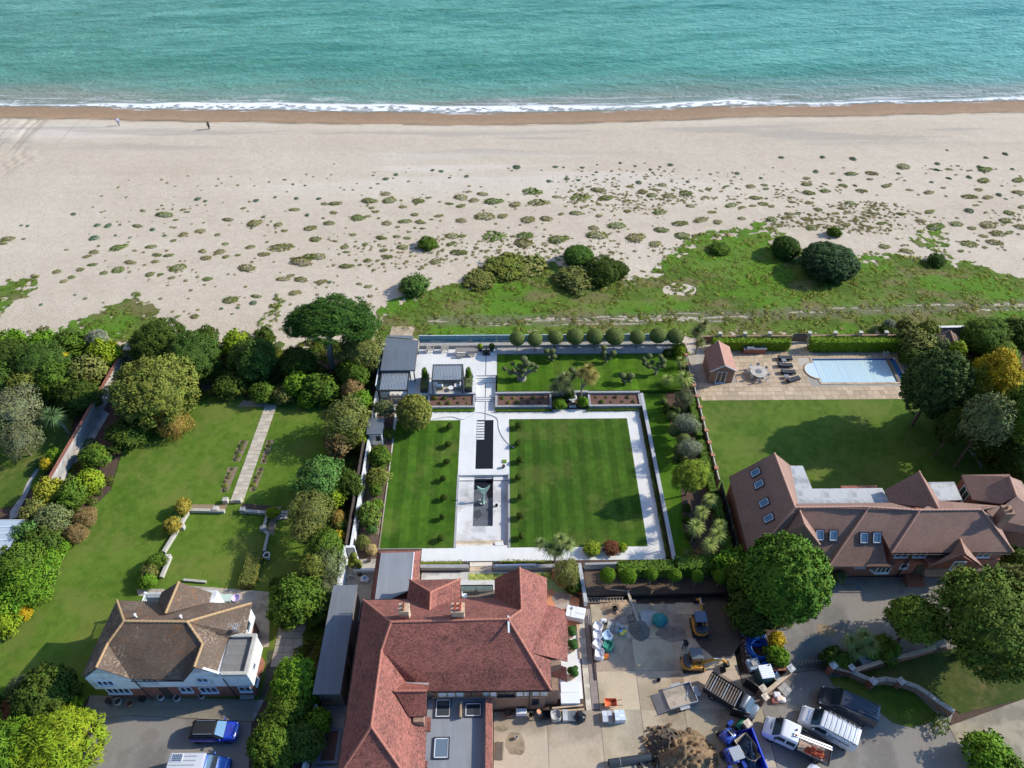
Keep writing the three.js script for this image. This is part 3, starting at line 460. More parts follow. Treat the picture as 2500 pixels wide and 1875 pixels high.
{ // ---- white and brick house on the left ----
  const t = thing('white_gabled_house','white rendered house with lichen-spotted brown tile roof on the left','house');
  const A = [-34.55,8,-31.57],B = [-28.84,8,-31.46],nw = [-37.66,5,-35.24],ne = [-24.63,5,-34.82],K = [-35.8,7,-29.97],G = [-35.98,7,-27.77],le = [-38.16,5,-27.92],e2 = [-33.65,5,-27.62],e3 = [-28.91,5,-27.45],RK = [-27.31,7,-29.84],RG = [-27.44,7,-27.74];
  const gn1 = [-31.12,7.4,-35.81],gn2 = [-31.36,7.4,-32.6];
  roofOf(t,'roof',[[nw,A,K,G,le],[K,G,e2],[A,B,RK,e3,e2,K],[RK,RG,[-28.98,5.3,-27.7],e3],[B,RK,RG,[-26.1,5.25,-27.91],[-25.88,5.25,-31.18],[-24.49,5,-31.69],ne],[nw,A,B,ne]],MAT.oldTile,[[A,B],[A,K],[K,G],[B,RK],[RK,RG],[nw,A],[B,ne]],MAT.lichenRidge);
  roofOf(t,'gable_roof',[[[-33.64,5,-36.06],gn1,gn2,[-33.69,5,-35.22]],[gn1,[-28.76,5,-35.98],[-28.73,5,-34.96],gn2]],MAT.oldTile,[[gn1,gn2]],MAT.lichenRidge);
  part(t,'brick_wall',prism([[-37.3,-34.5],[-37.3,-27.95],[-23.7,-27.95],[-23.7,-31.2],[-25,-31.4],[-25,-34.5]],-0.05,2.6),MAT.brick);
  part(t,'render_wall',prism([[-37.75,-34.8],[-37.75,-27.72],[-33.6,-27.72],[-33.6,-27.85],[-23.35,-27.85],[-23.35,-31.5],[-24.8,-31.5],[-24.8,-34.6]],2.6,4.95),MAT.render);
  part(t,'gable_wall',profile([[-37.7,4.9],[-33.8,4.9],[-35.95,6.85]],0.2),MAT.render).position.z = -27.85;
  part(t,'gable_wall',profile([[-28.9,4.9],[-25.6,4.9],[-25.7,5.15],[-27.45,6.85]],0.2),MAT.render).position.z = -27.95;
  part(t,'wall',bx(-31.8,-28.3,-0.05,4.9,-36.3,-34.6),MAT.render);
  part(t,'parapet',join([bx(-25.75,-23.3,4.9,5.35,-31.6,-31.3),bx(-23.6,-23.3,4.9,5.35,-31.3,-28.05),bx(-25.6,-23.3,4.9,5.35,-28.05,-27.75)]),MAT.paleStone);
  part(t,'flat_roof',bx(-25.85,-23.6,4.9,5.02,-31.3,-28.05),gm(0.33,0.32,0.3,0.95,'grain',0.9,{ bumpMap: rep(TX.grainB,0.6),bumpScale: 0.06 }));
  for (const [X,,h,w,hh,n,z] of [[-36.34,-28.01,3.95,1.4,0.8,3,-27.71],[-36.09,-27.85,1.7,2,1,4,-27.93],[-32.31,-27.65,4.4,1.3,0.7,3,-27.84],[-27.62,-27.88,4.1,0.95,0.75,2,-27.84],[-29.83,-27.89,1.8,1,0.9,2,-27.93],[-27.78,-27.77,1.7,1.5,1,3,-27.93],[-24.4,-27.78,1.8,1,0.9,2,-27.93]]) win(t,X,h,z,0,w,hh,n,1,MAT.upvc);
  win(t,-23.33,3.9,-29.1,Math.PI / 2,0.5,0.7,1,1,MAT.upvc); win(t,-23.68,1.6,-28.8,Math.PI / 2,0.7,1.0,1,1,MAT.upvc); win(t,-24.78,3.9,-33,Math.PI / 2,0.9,1.0,1,1,MAT.upvc);
  part(t,'door',bx(-32.3,-31.5,0,2.05,-27.96,-27.88),MAT.darkTimber);
  for (const g of [gutterBar([-33.6,4.9,-27.45],[-28.9,4.9,-27.4]),gutterBar([-33.5,4.8,-27.6],[-33.5,0,-27.75],0.05),gutterBar([-25.5,4.8,-27.6],[-25.5,0,-27.75],0.05)]) part(t,'gutter',g,MAT.black);
  part(t,'bay_sill',bx(-25.2,-23.9,0.25,0.35,-27.95,-27.6),MAT.paleStone);
  const bal = part(t,'balcony',join([bx(-36.0,-32.3,2.5,2.65,-36.8,-34.85),bx(-36.0,-35.8,-0.05,2.5,-36.8,-36.6),bx(-32.6,-32.3,-0.05,2.5,-36.8,-36.6)]),MAT.felt);
  part(bal,'rail',join([bx(-36,-32.4,3.5,3.56,-36.82,-36.74),bx(-36.02,-35.94,3.5,3.56,-36.8,-34.9),bx(-36.08,-35.9,2.6,3.65,-36.9,-36.72),bx(-34.25,-34.15,2.6,3.6,-36.84,-36.74)]),MAT.white);
  for (let i = 0; i < 24; i++) part(bal,'baluster',bx(-35.85 + i*0.145,-35.77 + i*0.145,2.65,3.5,-36.8,-36.76),MAT.white);
  for (let i = 0; i < 9; i++) part(bal,'baluster',bx(-36.0,-35.96,2.65,3.5,-36.6 + i*0.19,-36.52 + i*0.19),MAT.white);
  for (const [x,z] of [[-33.86,-32.24],[-29.69,-32.07]]) part(t,'flue',join([cyl(0.09,0.09,7.2,7.9,x,z),cyl(0.16,0.05,7.9,8.05,x,z)]),MAT.whitePot);
  // roof aerial
  const [ax,ay,az] = [-24.85,5.2,-31.64]; part(t,'aerial',join([bar([ax,ay,az],[ax,ay + 1.9,az],0.025),bar([ax - 0.7,ay + 1.75,az],[ax + 0.5,ay + 1.75,az],0.02),...[-0.6,-0.4,-0.2,0,0.2,0.4].map((d) => bar([ax + d,ay + 1.75,az - 0.25],[ax + d,ay + 1.75,az + 0.25],0.015)),bx(ax - 0.45,ay ? ax - 0.15 : 0,ay + 0.7,ay + 1,az - 0.2,az + 0.1)]),MAT.galv);
}
{ // ---- brown-roofed brick house on the right ----
  const t = thing('brick_house','sprawling brick house with brown tile roofs and roof windows on the right','house');
  const r0 = [29.39,7.6,-43.5],r1 = [42,7.6,-43.03],r2 = [48.33,7.6,-43.05],wt = [29.15,7.6,-50.65],rm1 = [36.42,7.6,-43.51],rm2 = [36.88,7.6,-43.4],rm3 = [40.02,7.6,-43.34];
  const wl = [25.18,3.2,-50.85],wlb = [25.15,2.84,-40.2],ea = [39.08,4.6,-39.95],eb = [51.55,4.6,-39.9],fl = [32.91,3.1,-39.33],fr = [39.48,3.1,-39.26],mid = [38.17,5.8,-41.71];
  roofOf(t,'west_roof',[[wl,wt,r0,wlb]],MAT.brownTile,[[wt,r0],[r0,wlb]],MAT.pinkRidge);
  part(t,'west_roof_slope',slab([wt,[31.42,5.6,-50.5],[30.68,5.8,-45.04],r0]),MAT.brownTile);
  roofOf(t,'front_roof',[[r0,rm1,[32.75,3.1,-39.73],[29.5,3.1,-39.6],wlb],[rm1,rm2,fl,[32.75,3.1,-39.73]],[rm2,rm3,mid,[38.91,3.3,-39.47],fr,fl],[rm3,r1,ea,mid],[r1,r2,eb,ea]],MAT.brownTile,[[r0,rm1],[rm2,fl],[rm1,r1],[r1,ea],[r1,r2]],MAT.pinkRidge);
  part(t,'sea_slope',join([slab([r0,r1,[40.11,6.5,-44.76],[30.28,6.6,-44.69]]),slab([r1,r2,[51.6,6.4,-44.28],[45.31,6.4,-45.04]])]),MAT.brownTile);
  roofOf(t,'hip_end',[[r2,eb,[51.03,5.4,-42.25],[50.11,6.3,-43]]],MAT.brownTile,[[r2,eb]],MAT.pinkRidge);
  const m1 = [44.07,7.4,-48.17],m2 = [44.16,7.4,-43.28];
  roofOf(t,'middle_gable',[[m1,m2,[41.07,5,-45.78],[41.1,5,-47.54]]],MAT.brownTile,[[m1,m2]],MAT.pinkRidge);
  part(t,'middle_gable_slope',slab([m1,[45.54,5.8,-47.76],[45.69,6,-45.27],m2]),MAT.brownTile);
  part(t,'flat_roof',slab([[31,5,-50.94],[33.07,5,-50.92],[33.28,5,-45.8],[30.95,5,-45.75]],0.18),MAT.lead); part(t,'flat_roof',slab([[33.29,4.7,-47.97],[41.04,4.7,-47.98],[41.17,4.7,-46.01],[33.43,4.7,-46.01]],0.18),MAT.lead); part(t,'flat_roof',slab([[46.31,4.8,-48.65],[49.2,4.8,-48.67],[49.03,4.8,-46.24],[46.43,4.8,-46.14]],0.18),MAT.lead);
  const e1 = [53.57,7.2,-47.49],e2 = [53.08,7.2,-44.96];
  roofOf(t,'east_roof',[[[50.1,5.2,-49.3],e1,e2,[51.74,6.4,-44.57],[49.84,5.2,-45.94]],[[50.1,5.2,-49.3],e1,[54.49,6.4,-48.43]]],MAT.brownTile,[[e1,e2]],MAT.pinkRidge);
  part(t,'east_roof_slope',slab([e1,e2,[57,4.4,-42],[57,4.4,-49]]),MAT.brownTile);
  part(t,'rear_roof',slab([[49.02,7,-43.8],[51.58,6.6,-44.14],[53.08,7.2,-44.96],[58,4.8,-41.5],[51.76,4.6,-42.52],[50.59,5.8,-43.08]]),MAT.brownTile);
  const dp = [29.88,7.38,-43.28],dq = [29.97,7.2,-41.62];
  roofOf(t,'dormer_roof',[[dp,dq,[29.33,5.5,-40.99],[28.51,5.75,-41.81]],[dq,[31.7,5.35,-40.49],[29.33,5.5,-40.99]],[dp,dq,[31.7,5.35,-40.49],[31.53,5.7,-41.76]]],MAT.brownTile,[[dp,dq],[dq,[31.7,5.35,-40.49]]],MAT.pinkRidge);
  const pp = [46.09,5.55,-40.88],pq = [45.87,5.55,-39.14];
  roofOf(t,'porch_roof',[[pp,pq,[42.71,3.6,-38.82],[45.29,4.66,-39.93]],[pp,pq,[48.4,3.6,-38.87],[47.19,4.62,-39.9]]],MAT.brownTile,[[pp,pq]],MAT.pinkRidge);
  part(t,'porch_gable',prism([[43,-40.1],[48.1,-40.1],[48.1,-38.9],[43,-38.9]],2.6,3.6),MAT.brick);
  part(t,'gable_wall',profile([[42.9,3.5],[48.2,3.5],[45.75,5.35]],0.25),MAT.brick).position.z = -39.05;
  part(t,'tile_skirt',join([slab([[42.6,3.3,-38.85],[44.9,3.3,-38.85],[44.9,2.7,-38.35],[42.6,2.7,-38.35]]),slab([[46.5,3.3,-38.85],[48.6,3.3,-38.85],[48.6,2.7,-38.35],[46.5,2.7,-38.35]])]),MAT.brownTile);
  part(t,'wall',prism([[25.45,-50.6],[25.45,-40.4],[33.8,-40.3],[33.8,-40.0],[51,-40.0],[51,-43.2],[57,-43.2],[57,-49.5],[49.5,-49.5],[49.5,-47.5],[41.6,-47.5],[41.6,-49.6],[37.5,-49.6],[37.5,-47],[32.5,-47],[32.5,-50.6]],-0.05,3.0),MAT.brick);
  part(t,'upper_wall',prism([[39.4,-40.1],[50.9,-40.1],[50.9,-45.5],[39.4,-45.5]],3.0,4.55),MAT.brick);
  part(t,'wall',prism([[30.6,-48.6],[30.6,-45],[40.6,-45],[40.6,-46.2],[33.3,-46.2],[32.2,-48.6]],2.9,4.5),MAT.brick);
  part(t,'rear_wall',prism([[50.2,-46.6],[50.2,-49.1],[55,-49.2],[55,-44.5],[51.2,-44.5]],2.9,4.95),MAT.brick);
  const wz = -40.06;
  for (const [x,y,w,h,n] of [[40.4,4.05,1.2,0.75,2],[42.3,4.05,1.2,0.8,2],[48.9,4.0,1.2,0.9,2],[41.4,2.0,0.65,0.7,1],[36.8,2.2,1.0,0.75,2]]) win(t,x,y,y > 3 ? wz : -39.97,0,w,h,n,1,MAT.upvc);
  win(t,45.7,3.85,-38.88,0,1.1,1.3,2,2,MAT.upvc); win(t,47.3,1.6,-39.97,0,1.3,0.9,2,1,MAT.upvc);
  const bay = part(t,'bay_window',prism([[37.95,-39.98],[38.35,-39.45],[39.7,-39.45],[40.1,-39.98]],1.2,1.5),MAT.upvc); win(t,39.0,2.05,-39.5,0,1.3,0.9,3,1,MAT.upvc); part(t,'bay_roof',prism([[37.9,-39.98],[38.3,-39.35],[39.75,-39.35],[40.15,-39.98]],2.6,2.7),MAT.brownTile);
  part(t,'porch_door',bx(42.8,43.9,0,2.1,-40.05,-39.93),MAT.darkTimber); part(t,'door_step',join([bx(41.9,43.9,0,0.18,-39.9,-38.6),bx(42.1,43.7,0.18,0.34,-39.9,-39.1)]),MAT.brick);
  for (const g of [gutterBar([41.3,4.5,-39.9],[41.3,0,-39.9],0.06),gutterBar([33.2,3.05,-39.5],[39.4,3.05,-39.4]),gutterBar([39.0,4.5,-39.75],[51.2,4.5,-39.7])]) part(t,'downpipe',g,MAT.black);
  const Lp = onRoof([wl,wt,r0]),Fp = onRoof([r0,rm1,[32.75,3.1,-39.73]]),Gp = onRoof([rm2,rm3,fl]);
  skylight(t,Lp,27.35,-49.56); skylight(t,Lp,27.36,-48.01); skylight(t,Lp,27.34,-45.64); skylight(t,Lp,27.35,-43.73);
  skylight(t,Fp,32.01,-41.64); skylight(t,Fp,33.41,-41.61); skylight(t,Gp,36.47,-41.3); skylight(t,Gp,37.77,-41.29);
  win(t,50.15,4.0,-47.6,-Math.PI / 2,1.2,1.5,2,1,MAT.upvc);
  chimney(t,50.6,-42.6,4.6,8.2,0.9,1.0,MAT.tanBrick,[[-0.15,-0.15],[0.15,0.2]],MAT.terracotta);
}

// ---------- plants: leaves are real faces, many to a crown ----------
class Leaves {
  constructor() { this.p = []; this.n = []; this.c = []; }
  // a leaf: kite of two faces at c, with axis a and face normal f; s long, w wide; tone k
  leaf(c,a,f,s,w,k,out) {
    const b = a.clone().cross(f).normalize().multiplyScalar(w*0.5),t = a.clone().multiplyScalar(s*0.5),nn = f.clone().lerp(out,0.55).normalize();
    const A = c.clone().sub(t),B = c.clone().add(b),C = c.clone().add(t),D = c.clone().sub(b);
    const gn = B.clone().sub(A).cross(C.clone().sub(A)),ring = gn.dot(nn) >= 0 ? [A,B,C,A,C,D] : [A,C,B,A,D,C];
    for (const q of ring) { this.p.push(q.x,q.y,q.z); this.n.push(nn.x,nn.y,nn.z); this.c.push(k[0],k[1],k[2]); }
  }
  tri(a,b,c,k,out) { const up = b.clone().sub(a).cross(c.clone().sub(a)).dot(out) >= 0; for (const q of up ? [a,b,c] : [a,c,b]) { this.p.push(q.x,q.y,q.z); this.n.push(out.x,out.y,out.z); this.c.push(k[0],k[1],k[2]); } }
  geo() { const g = new THREE.BufferGeometry(); g.setAttribute('position',new THREE.Float32BufferAttribute(this.p,3)); g.setAttribute('normal',new THREE.Float32BufferAttribute(this.n,3)); g.setAttribute('color',new THREE.Float32BufferAttribute(this.c,3)); return g; }
}
const rdir = () => { const z = rr(-1,1),a = rr(0,Math.PI*2),r = Math.sqrt(1 - z*z); return V(r*Math.cos(a),z,r*Math.sin(a)); };
const tone = (v = 0.2) => { const k = 1 + rr(-v,v); return [k*(1 + rr(-0.1,0.12)),k,k*(1 + rr(-0.15,0.1))]; };
function core(L,r,lump,s) { // the dense twiggy inside
  const g = flat(new THREE.IcosahedronGeometry(1,3)),p = g.attributes.position,f = (v) => { const k = r*(1 + lump*(fbm(v.x*2.5 + s,v.y*2.5 + v.z*2.1,3) - 0.5)*2); return v.clone().multiplyScalar(k); };
  for (let i = 0; i < p.count; i += 3) { const a = f(V(p.getX(i),p.getY(i),p.getZ(i))),b = f(V(p.getX(i + 1),p.getY(i + 1),p.getZ(i + 1))),c = f(V(p.getX(i + 2),p.getY(i + 2),p.getZ(i + 2))); L.tri(a,b,c,[0.8,0.8,0.8],b.clone().sub(a).cross(c.clone().sub(a)).normalize()); }
}
// crown of unit radius, y from about -0.8 to 1. clumps of leaves over a lumpy ball
function crown(s,{ clumps = 150,per = 40,leaf = 0.075,cr = 0.2,lump = 0.28,low = -0.75,inner = 0.72,up = 0.25,long = 1.7,var: va = 0.22 } = {}) {
  reseed(s); const L = new Leaves(); core(L,inner,0.22,s);
  for (let i = 0; i < clumps; i++) {
    const y = 1 - (1.0 - low)*((i + 0.5) / clumps) + rr(-0.06,0.06),a = i*2.39996 + rr(-0.3,0.3),r = Math.sqrt(Math.max(0,1 - y*y)),d = V(r*Math.cos(a),y,r*Math.sin(a));
    const rad = (1 - lump + 2*lump*fbm(d.x*1.7 + s*3,d.y*1.7 + d.z*1.9 + 9,3))*rr(0.84,1.0),c = d.clone().multiplyScalar(rad - cr*0.5),k0 = tone(va),q = cr*rr(0.7,1.25);
    for (let j = 0; j < per; j++) {
      const o = rdir().multiplyScalar(q*Math.cbrt(rnd())); if (o.dot(d) < -0.3*q) o.addScaledVector(d,q*0.8);
      const pos = c.clone().add(o),out = o.clone().normalize().lerp(d,0.5).add(V(0,up,0)).normalize(),f = out.clone().lerp(rdir(),0.55).normalize(),ax = rdir().cross(f).normalize();
      const t = tone(0.1); L.leaf(pos,ax,f,leaf*rr(0.8,1.3)*long,leaf*rr(0.8,1.2),[k0[0]*t[0],k0[1]*t[1],k0[2]*t[2]],out);
    }
  }
  return L.geo();
}
// clipped ball: dense, fine, even
function ballGeo(s,n = 5200,leaf = 0.05) {
  reseed(s); const L = new Leaves(); core(L,0.94,0.05,s);
  for (let i = 0; i < n; i++) { const y = 1 - (1.92*(i + 0.5)) / n,a = i*2.39996,r = Math.sqrt(1 - y*y),d = V(r*Math.cos(a),y,r*Math.sin(a)),k = 0.97 + 0.06*(fbm(d.x*3 + s,d.y*3 + d.z*3,2) - 0.5) + rr(-0.03,0.025),f = d.clone().lerp(rdir(),0.6).normalize(); L.leaf(d.clone().multiplyScalar(k),rdir().cross(f).normalize(),f,leaf*rr(1,1.8),leaf*rr(0.7,1.1),tone(0.26),d); }
  return L.geo();
}
// rosette of sword leaves (cabbage palm head), unit radius
function rosette(s,n = 120,w = 0.06) {
  reseed(s); const L = new Leaves();
  for (let i = 0; i < n; i++) {
    const a = i*2.39996,e = lerp(1.45,-0.75,Math.pow((i + 0.5) / n,0.8)) + rr(-0.1,0.1),len = rr(0.8,1.05),k = tone(0.2),d0 = V(Math.cos(a)*Math.cos(e),Math.sin(e),Math.sin(a)*Math.cos(e)),side = V(-Math.sin(a),0,Math.cos(a));
    let p = V(0,0,0),prev = null; const droop = 0.35 + 0.4*rnd();
    for (let j = 0; j <= 3; j++) { const t = j / 3,q = d0.clone().multiplyScalar(len*t).add(V(0,-droop*t*t*len*0.6,0)),h = w*(j === 0 ? 0.6 : 1 - t*0.92),A = q.clone().addScaledVector(side,h),B = q.clone().addScaledVector(side,-h); if (prev) { const nn = side.clone().cross(q.clone().sub(p)).normalize(); if (nn.y < 0) nn.negate(); L.tri(prev[0],A,B,k,nn); L.tri(prev[0],B,prev[1],k,nn); } prev = [A,B]; p = q; }
  }
  return L.geo();
}
// tuft of blades on the ground, unit radius
function tuftGeo(s,n = 70,h = 0.8,w = 0.09) {
  reseed(s); const L = new Leaves();
  for (let i = 0; i < n; i++) { const a = rr(0,6.283),r0 = Math.sqrt(rnd())*0.75,b = V(Math.cos(a)*r0,0,Math.sin(a)*r0),l = h*rr(0.5,1.1)*(1 - 0.45*r0),tip = b.clone().add(V(Math.cos(a + rr(-0.7,0.7))*rr(0.1,0.5),l,Math.sin(a + rr(-0.7,0.7))*rr(0.1,0.5))),sd = rr(0,6.283),o = V(Math.cos(sd)*w,0,Math.sin(sd)*w),k = tone(0.25); L.tri(b.clone().add(o),b.clone().sub(o),tip,k,b.clone().add(V(0,0.8,0)).normalize()); }
  return L.geo();
}
// low scrub mound: dome of small leaves resting on the ground
function moundGeo(s,n = 320,leaf = 0.17,hgt = 0.55) {
  reseed(s); const L = new Leaves();
  for (let i = 0; i < n; i++) { const a = rr(0,6.283),y = Math.pow(rnd(),0.8),r = Math.sqrt(Math.max(0,1 - y*y)),k = (0.62 + 0.7*fbm(Math.cos(a)*1.6 + s*5,Math.sin(a)*1.6 + y,3))*rr(0.75,1),d = V(r*Math.cos(a),y,r*Math.sin(a)),pos = V(d.x*k,Math.max(0.02,d.y*k*hgt),d.z*k),f = d.clone().lerp(rdir(),0.6).normalize(); L.leaf(pos,rdir().cross(f).normalize(),f,leaf*rr(0.8,1.5),leaf*rr(0.7,1.1),tone(0.28),d.clone().add(V(0,0.4,0)).normalize()); }
  return L.geo();
}
// hedge block in metres, centred, standing on y = 0
function hedgeGeo(s,w,h,d,leaf = 0.16,dens = 75,va = 0.22) {
  reseed(s); const L = new Leaves(),B = (x,y,z) => V(x*(w / 2 - 0.12),y*(h - 0.12),z*(d / 2 - 0.12)),K = [0.8,0.8,0.8];
  const q = (a,b,c,e,n) => { L.tri(a,b,c,K,n); L.tri(a,c,e,K,n); };
  q(B(-1,1,-1),B(1,1,-1),B(1,1,1),B(-1,1,1),V(0,1,0)); q(B(-1,0,1),B(1,0,1),B(1,1,1),B(-1,1,1),V(0,0,1)); q(B(-1,0,-1),B(1,0,-1),B(1,1,-1),B(-1,1,-1),V(0,0,-1)); q(B(1,0,-1),B(1,0,1),B(1,1,1),B(1,1,-1),V(1,0,0)); q(B(-1,0,-1),B(-1,0,1),B(-1,1,1),B(-1,1,-1),V(-1,0,0));
  const put = (n,f) => { for (let i = 0; i < n; i++) { const [pos,out] = f(),b = 0.16*(fbm(pos.x*0.9 + s,pos.y*0.9 + pos.z*0.9,3) - 0.5)*2 + rr(-0.1,0.06),nf = out.clone().lerp(rdir(),0.6).normalize(); const k = tone(va),bl = 0.8 + 0.4*fbm(pos.x*0.7 + s,pos.z*0.7 + pos.y,3); L.leaf(pos.clone().addScaledVector(out,b),rdir().cross(nf).normalize(),nf,leaf*rr(0.8,1.5),leaf*rr(0.7,1.1),k.map((c) => c*bl),out.clone().add(V(0,0.25,0)).normalize()); } };
  put(w*d*dens,() => [V(rr(-w / 2,w / 2),h,rr(-d / 2,d / 2)),V(0,1,0)]);
  for (const sg of [-1,1]) { put(w*h*dens*0.8,() => [V(rr(-w / 2,w / 2),rr(0,h),(sg*d) / 2),V(0,0,sg)]); put(d*h*dens*0.8,() => [V((sg*w) / 2,rr(0,h),rr(-d / 2,d / 2)),V(sg,0,0)]); }
  return L.geo();
}
const LIB = {
  broad: [1,2,3].map((s) => crown(s,{ clumps: 190,per: 36,leaf: 0.062,cr: 0.17,lump: 0.22 })),
  big: [61,62].map((s) => crown(s,{ clumps: 330,per: 44,leaf: 0.036,cr: 0.13,lump: 0.26 })),bigLoose: [63].map((s) => crown(s,{ clumps: 260,per: 44,leaf: 0.036,cr: 0.15,lump: 0.36,inner: 0.62 })),
  loose: [4,5,6].map((s) => crown(s,{ clumps: 130,per: 34,leaf: 0.062,cr: 0.21,lump: 0.36,inner: 0.58 })),
  dome: [7,8].map((s) => crown(s,{ clumps: 520,per: 26,leaf: 0.044,cr: 0.1,lump: 0.12,inner: 0.8,low: -0.65 })),
  shrub: [11,12,13,14,19,20].map((s) => crown(s,{ clumps: 80,per: 26,leaf: 0.1,cr: 0.25,lump: 0.42,inner: 0.66,low: -0.5 })),
  feather: [15,16].map((s) => crown(s,{ clumps: 150,per: 34,leaf: 0.04,cr: 0.2,lump: 0.3,inner: 0.62,long: 4.2,up: 0.6,low: -0.6 })),
  willow: [17,18].map((s) => crown(s,{ clumps: 110,per: 36,leaf: 0.034,cr: 0.26,lump: 0.4,inner: 0.5,long: 3.4,up: 0.1 })),
  pine: [21].map((s) => crown(s,{ clumps: 260,per: 34,leaf: 0.038,cr: 0.13,lump: 0.26,inner: 0.7,long: 2.4,low: -0.35,up: 0.5 })),
  ball: [25,26].map((s) => ballGeo(s)),smallBall: [27].map((s) => ballGeo(s,1500,0.09)),
  rose: [31,32,33].map((s) => rosette(s)),mound: [41,42,43,44,45].map((s) => moundGeo(s)),mat: [46,47].map((s) => moundGeo(s,230,0.2,0.28)),tuft: [51,52,53].map((s) => tuftGeo(s)),
};
const leafMats = new Map();
function leafM(r,g,b) { const k = [r,g,b].join(); if (!leafMats.has(k)) leafMats.set(k,new THREE.MeshPhysicalMaterial({ color: new THREE.Color(r*1.62,g*1.5,b*1.4),vertexColors: true,roughness: 0.8,specularIntensity: 0.3,side: THREE.DoubleSide })); return leafMats.get(k); }
const COL = { green: [0.06,0.11,0.012],dark: [0.042,0.072,0.01],deep: [0.042,0.084,0.014],olive: [0.11,0.13,0.034],grey: [0.105,0.122,0.062],silver: [0.17,0.2,0.14],lime: [0.14,0.205,0.012],fresh: [0.08,0.165,0.012],yellow: [0.27,0.24,0.015],gold: [0.3,0.23,0.012],orange: [0.2,0.15,0.035],rust: [0.16,0.12,0.05],jade: [0.06,0.135,0.03],autumn: [0.11,0.135,0.025],clip: [0.105,0.145,0.04],sage: [0.105,0.135,0.055],red: [0.19,0.05,0.03],sea: [0.11,0.18,0.105],straw: [0.36,0.3,0.14],scrub: [0.1,0.125,0.022] };
let plantN = 0;
// tree or shrub: x, z, height of the crown's middle, radius; kind of crown; colour; name, category and label
function plant(x,z,hc,rad,kind,col,name,cat,label,o = {}) {
  const t = thing(name,label,cat,x,o.y ?? 0,z,0,o.group),n = plantN++,kk = rad > 3 && kind === 'broad' ? 'big' : rad > 3 && kind === 'loose' ? 'bigLoose' : kind,v = LIB[kk][n % LIB[kk].length],c = COL[col] ?? col;
  const ry = o.ry ?? Math.min(rad*(o.flat ?? 0.85),Math.max(0.4,(hc - (o.y ?? 0))*1.12)),h = hc - (o.y ?? 0);
  const m = part(t,'crown',v,leafM(...c)); m.position.y = h; const wob = ['ball','smallBall','dome'].includes(kind) ? 0 : 0.18; m.scale.set(rad*(1 + wob*(hash(n,3)*2 - 0.8)),ry*(1 + wob*(hash(n,4) - 0.3)),rad*(1 + wob*(hash(n,5)*2 - 0.8))); m.rotation.y = n*1.7;
  if (!o.noTrunk) { const tr = o.tr ?? clamp(rad*0.06,0.05,0.34),lean = (hash(n,7) - 0.5)*0.2*h; part(t,'trunk',join([bar([0,-0.02,0],[lean*0.5,Math.max(0.2,h*0.55),0],tr,tr*0.75,7),...(h > 1.6 ? [0,1,2].map((k) => bar([lean*0.5,h*0.5,0],[lean + Math.cos(k*2.1 + n)*rad*0.45,h*1.02,Math.sin(k*2.1 + n)*rad*0.45],tr*0.62,tr*0.3,5)) : [bar([0,0,0],[0,h,0],tr*0.7,tr*0.4,5)])]),o.bark ?? MAT.bark); }
  return t;
}
// cabbage palm: heads = [[dx, y, dz, r]...]
function palm(x,z,heads,name,label,o = {}) {
  const t = thing(name,label,o.cat ?? 'palm',x,o.y ?? 0,z),g = [];
  const y0 = Math.min(...heads.map((h) => h[1]))*0.45,st = part(t,'trunk',join([bar([0,-0.02,0],[0,Math.max(0.1,y0),0],o.tr ?? 0.13,(o.tr ?? 0.13)*0.8,8),...heads.map(([dx,y,dz]) => bar([0,Math.max(0.08,y0*0.95),0],[dx,y,dz],(o.tr ?? 0.13)*0.7,(o.tr ?? 0.13)*0.5,7))]),MAT.paleBark);
  heads.forEach(([dx,y,dz,r],i) => { const m = part(t,'leaf_head',LIB.rose[(i + plantN) % 3],leafM(...(o.col ?? [0.19,0.25,0.07]))); m.position.set(dx,y,dz); m.scale.setScalar(r); m.rotation.y = i*1.9; });
  plantN++; return t;
}

// ---------- main garden: paving, ponds, walls, pavilions ----------
const U = 0.78;
struct('white_paving',sheet([[-14.4,-64.35],[-4.1,-64.35],[-4.1,-65.85],[-1.55,-65.85],[-1.55,-64.35],[17.05,-64.35],[17.15,-42.2],[-9.4,-42.2],[-9.4,-43.8],[-14.4,-43.8]],0.0,[COURT,POOL1]),MAT.paving);
struct('upper_terrace',prism([[-16.6,-75.3],[-1.3,-75.3],[-1.3,-69.95],[-4.1,-69.95],[-4.1,-66.6],[-16.6,-66.6]],-0.05,U),MAT.paving);
struct('lower_terrace_floor',sheet(rect(-16.6,-10.2,-66.55,-63.8),0.02),MAT.greyConcrete);
struct('middle_landing',prism(rect(-4.05,-1.45,-69.0,-66.35),-0.05,0.3),MAT.paving);
{ const t = thing('garden_steps','white steps between upper terrace and middle landing','steps'); [[-69.94,-69.6,0.62],[-69.59,-69.3,0.46],[-69.29,-69.01,0.38]].forEach(([a,b,y]) => part(t,'step',bx(-4.08,-1.42,-0.05,y,a,b),MAT.paving)); }
{ const t = thing('garden_steps','white steps between the planters down to the lower paving','steps'); [[-66.34,-66.1,0.2],[-66.09,-65.86,0.1]].forEach(([a,b,y]) => part(t,'step',bx(-4.0,-1.6,-0.05,y,a,b),MAT.paving)); }
solo('water_rill','thin dark water slot running down the terrace to pool','rill',join([bx(-2.83,-2.75,U + 0.002,U + 0.012,-73.8,-69.95),bx(-2.83,-2.75,0.302,0.312,-69,-66.36),bx(-2.83,-2.75,0.002,0.012,-65.85,-62.65)]),MAT.black);
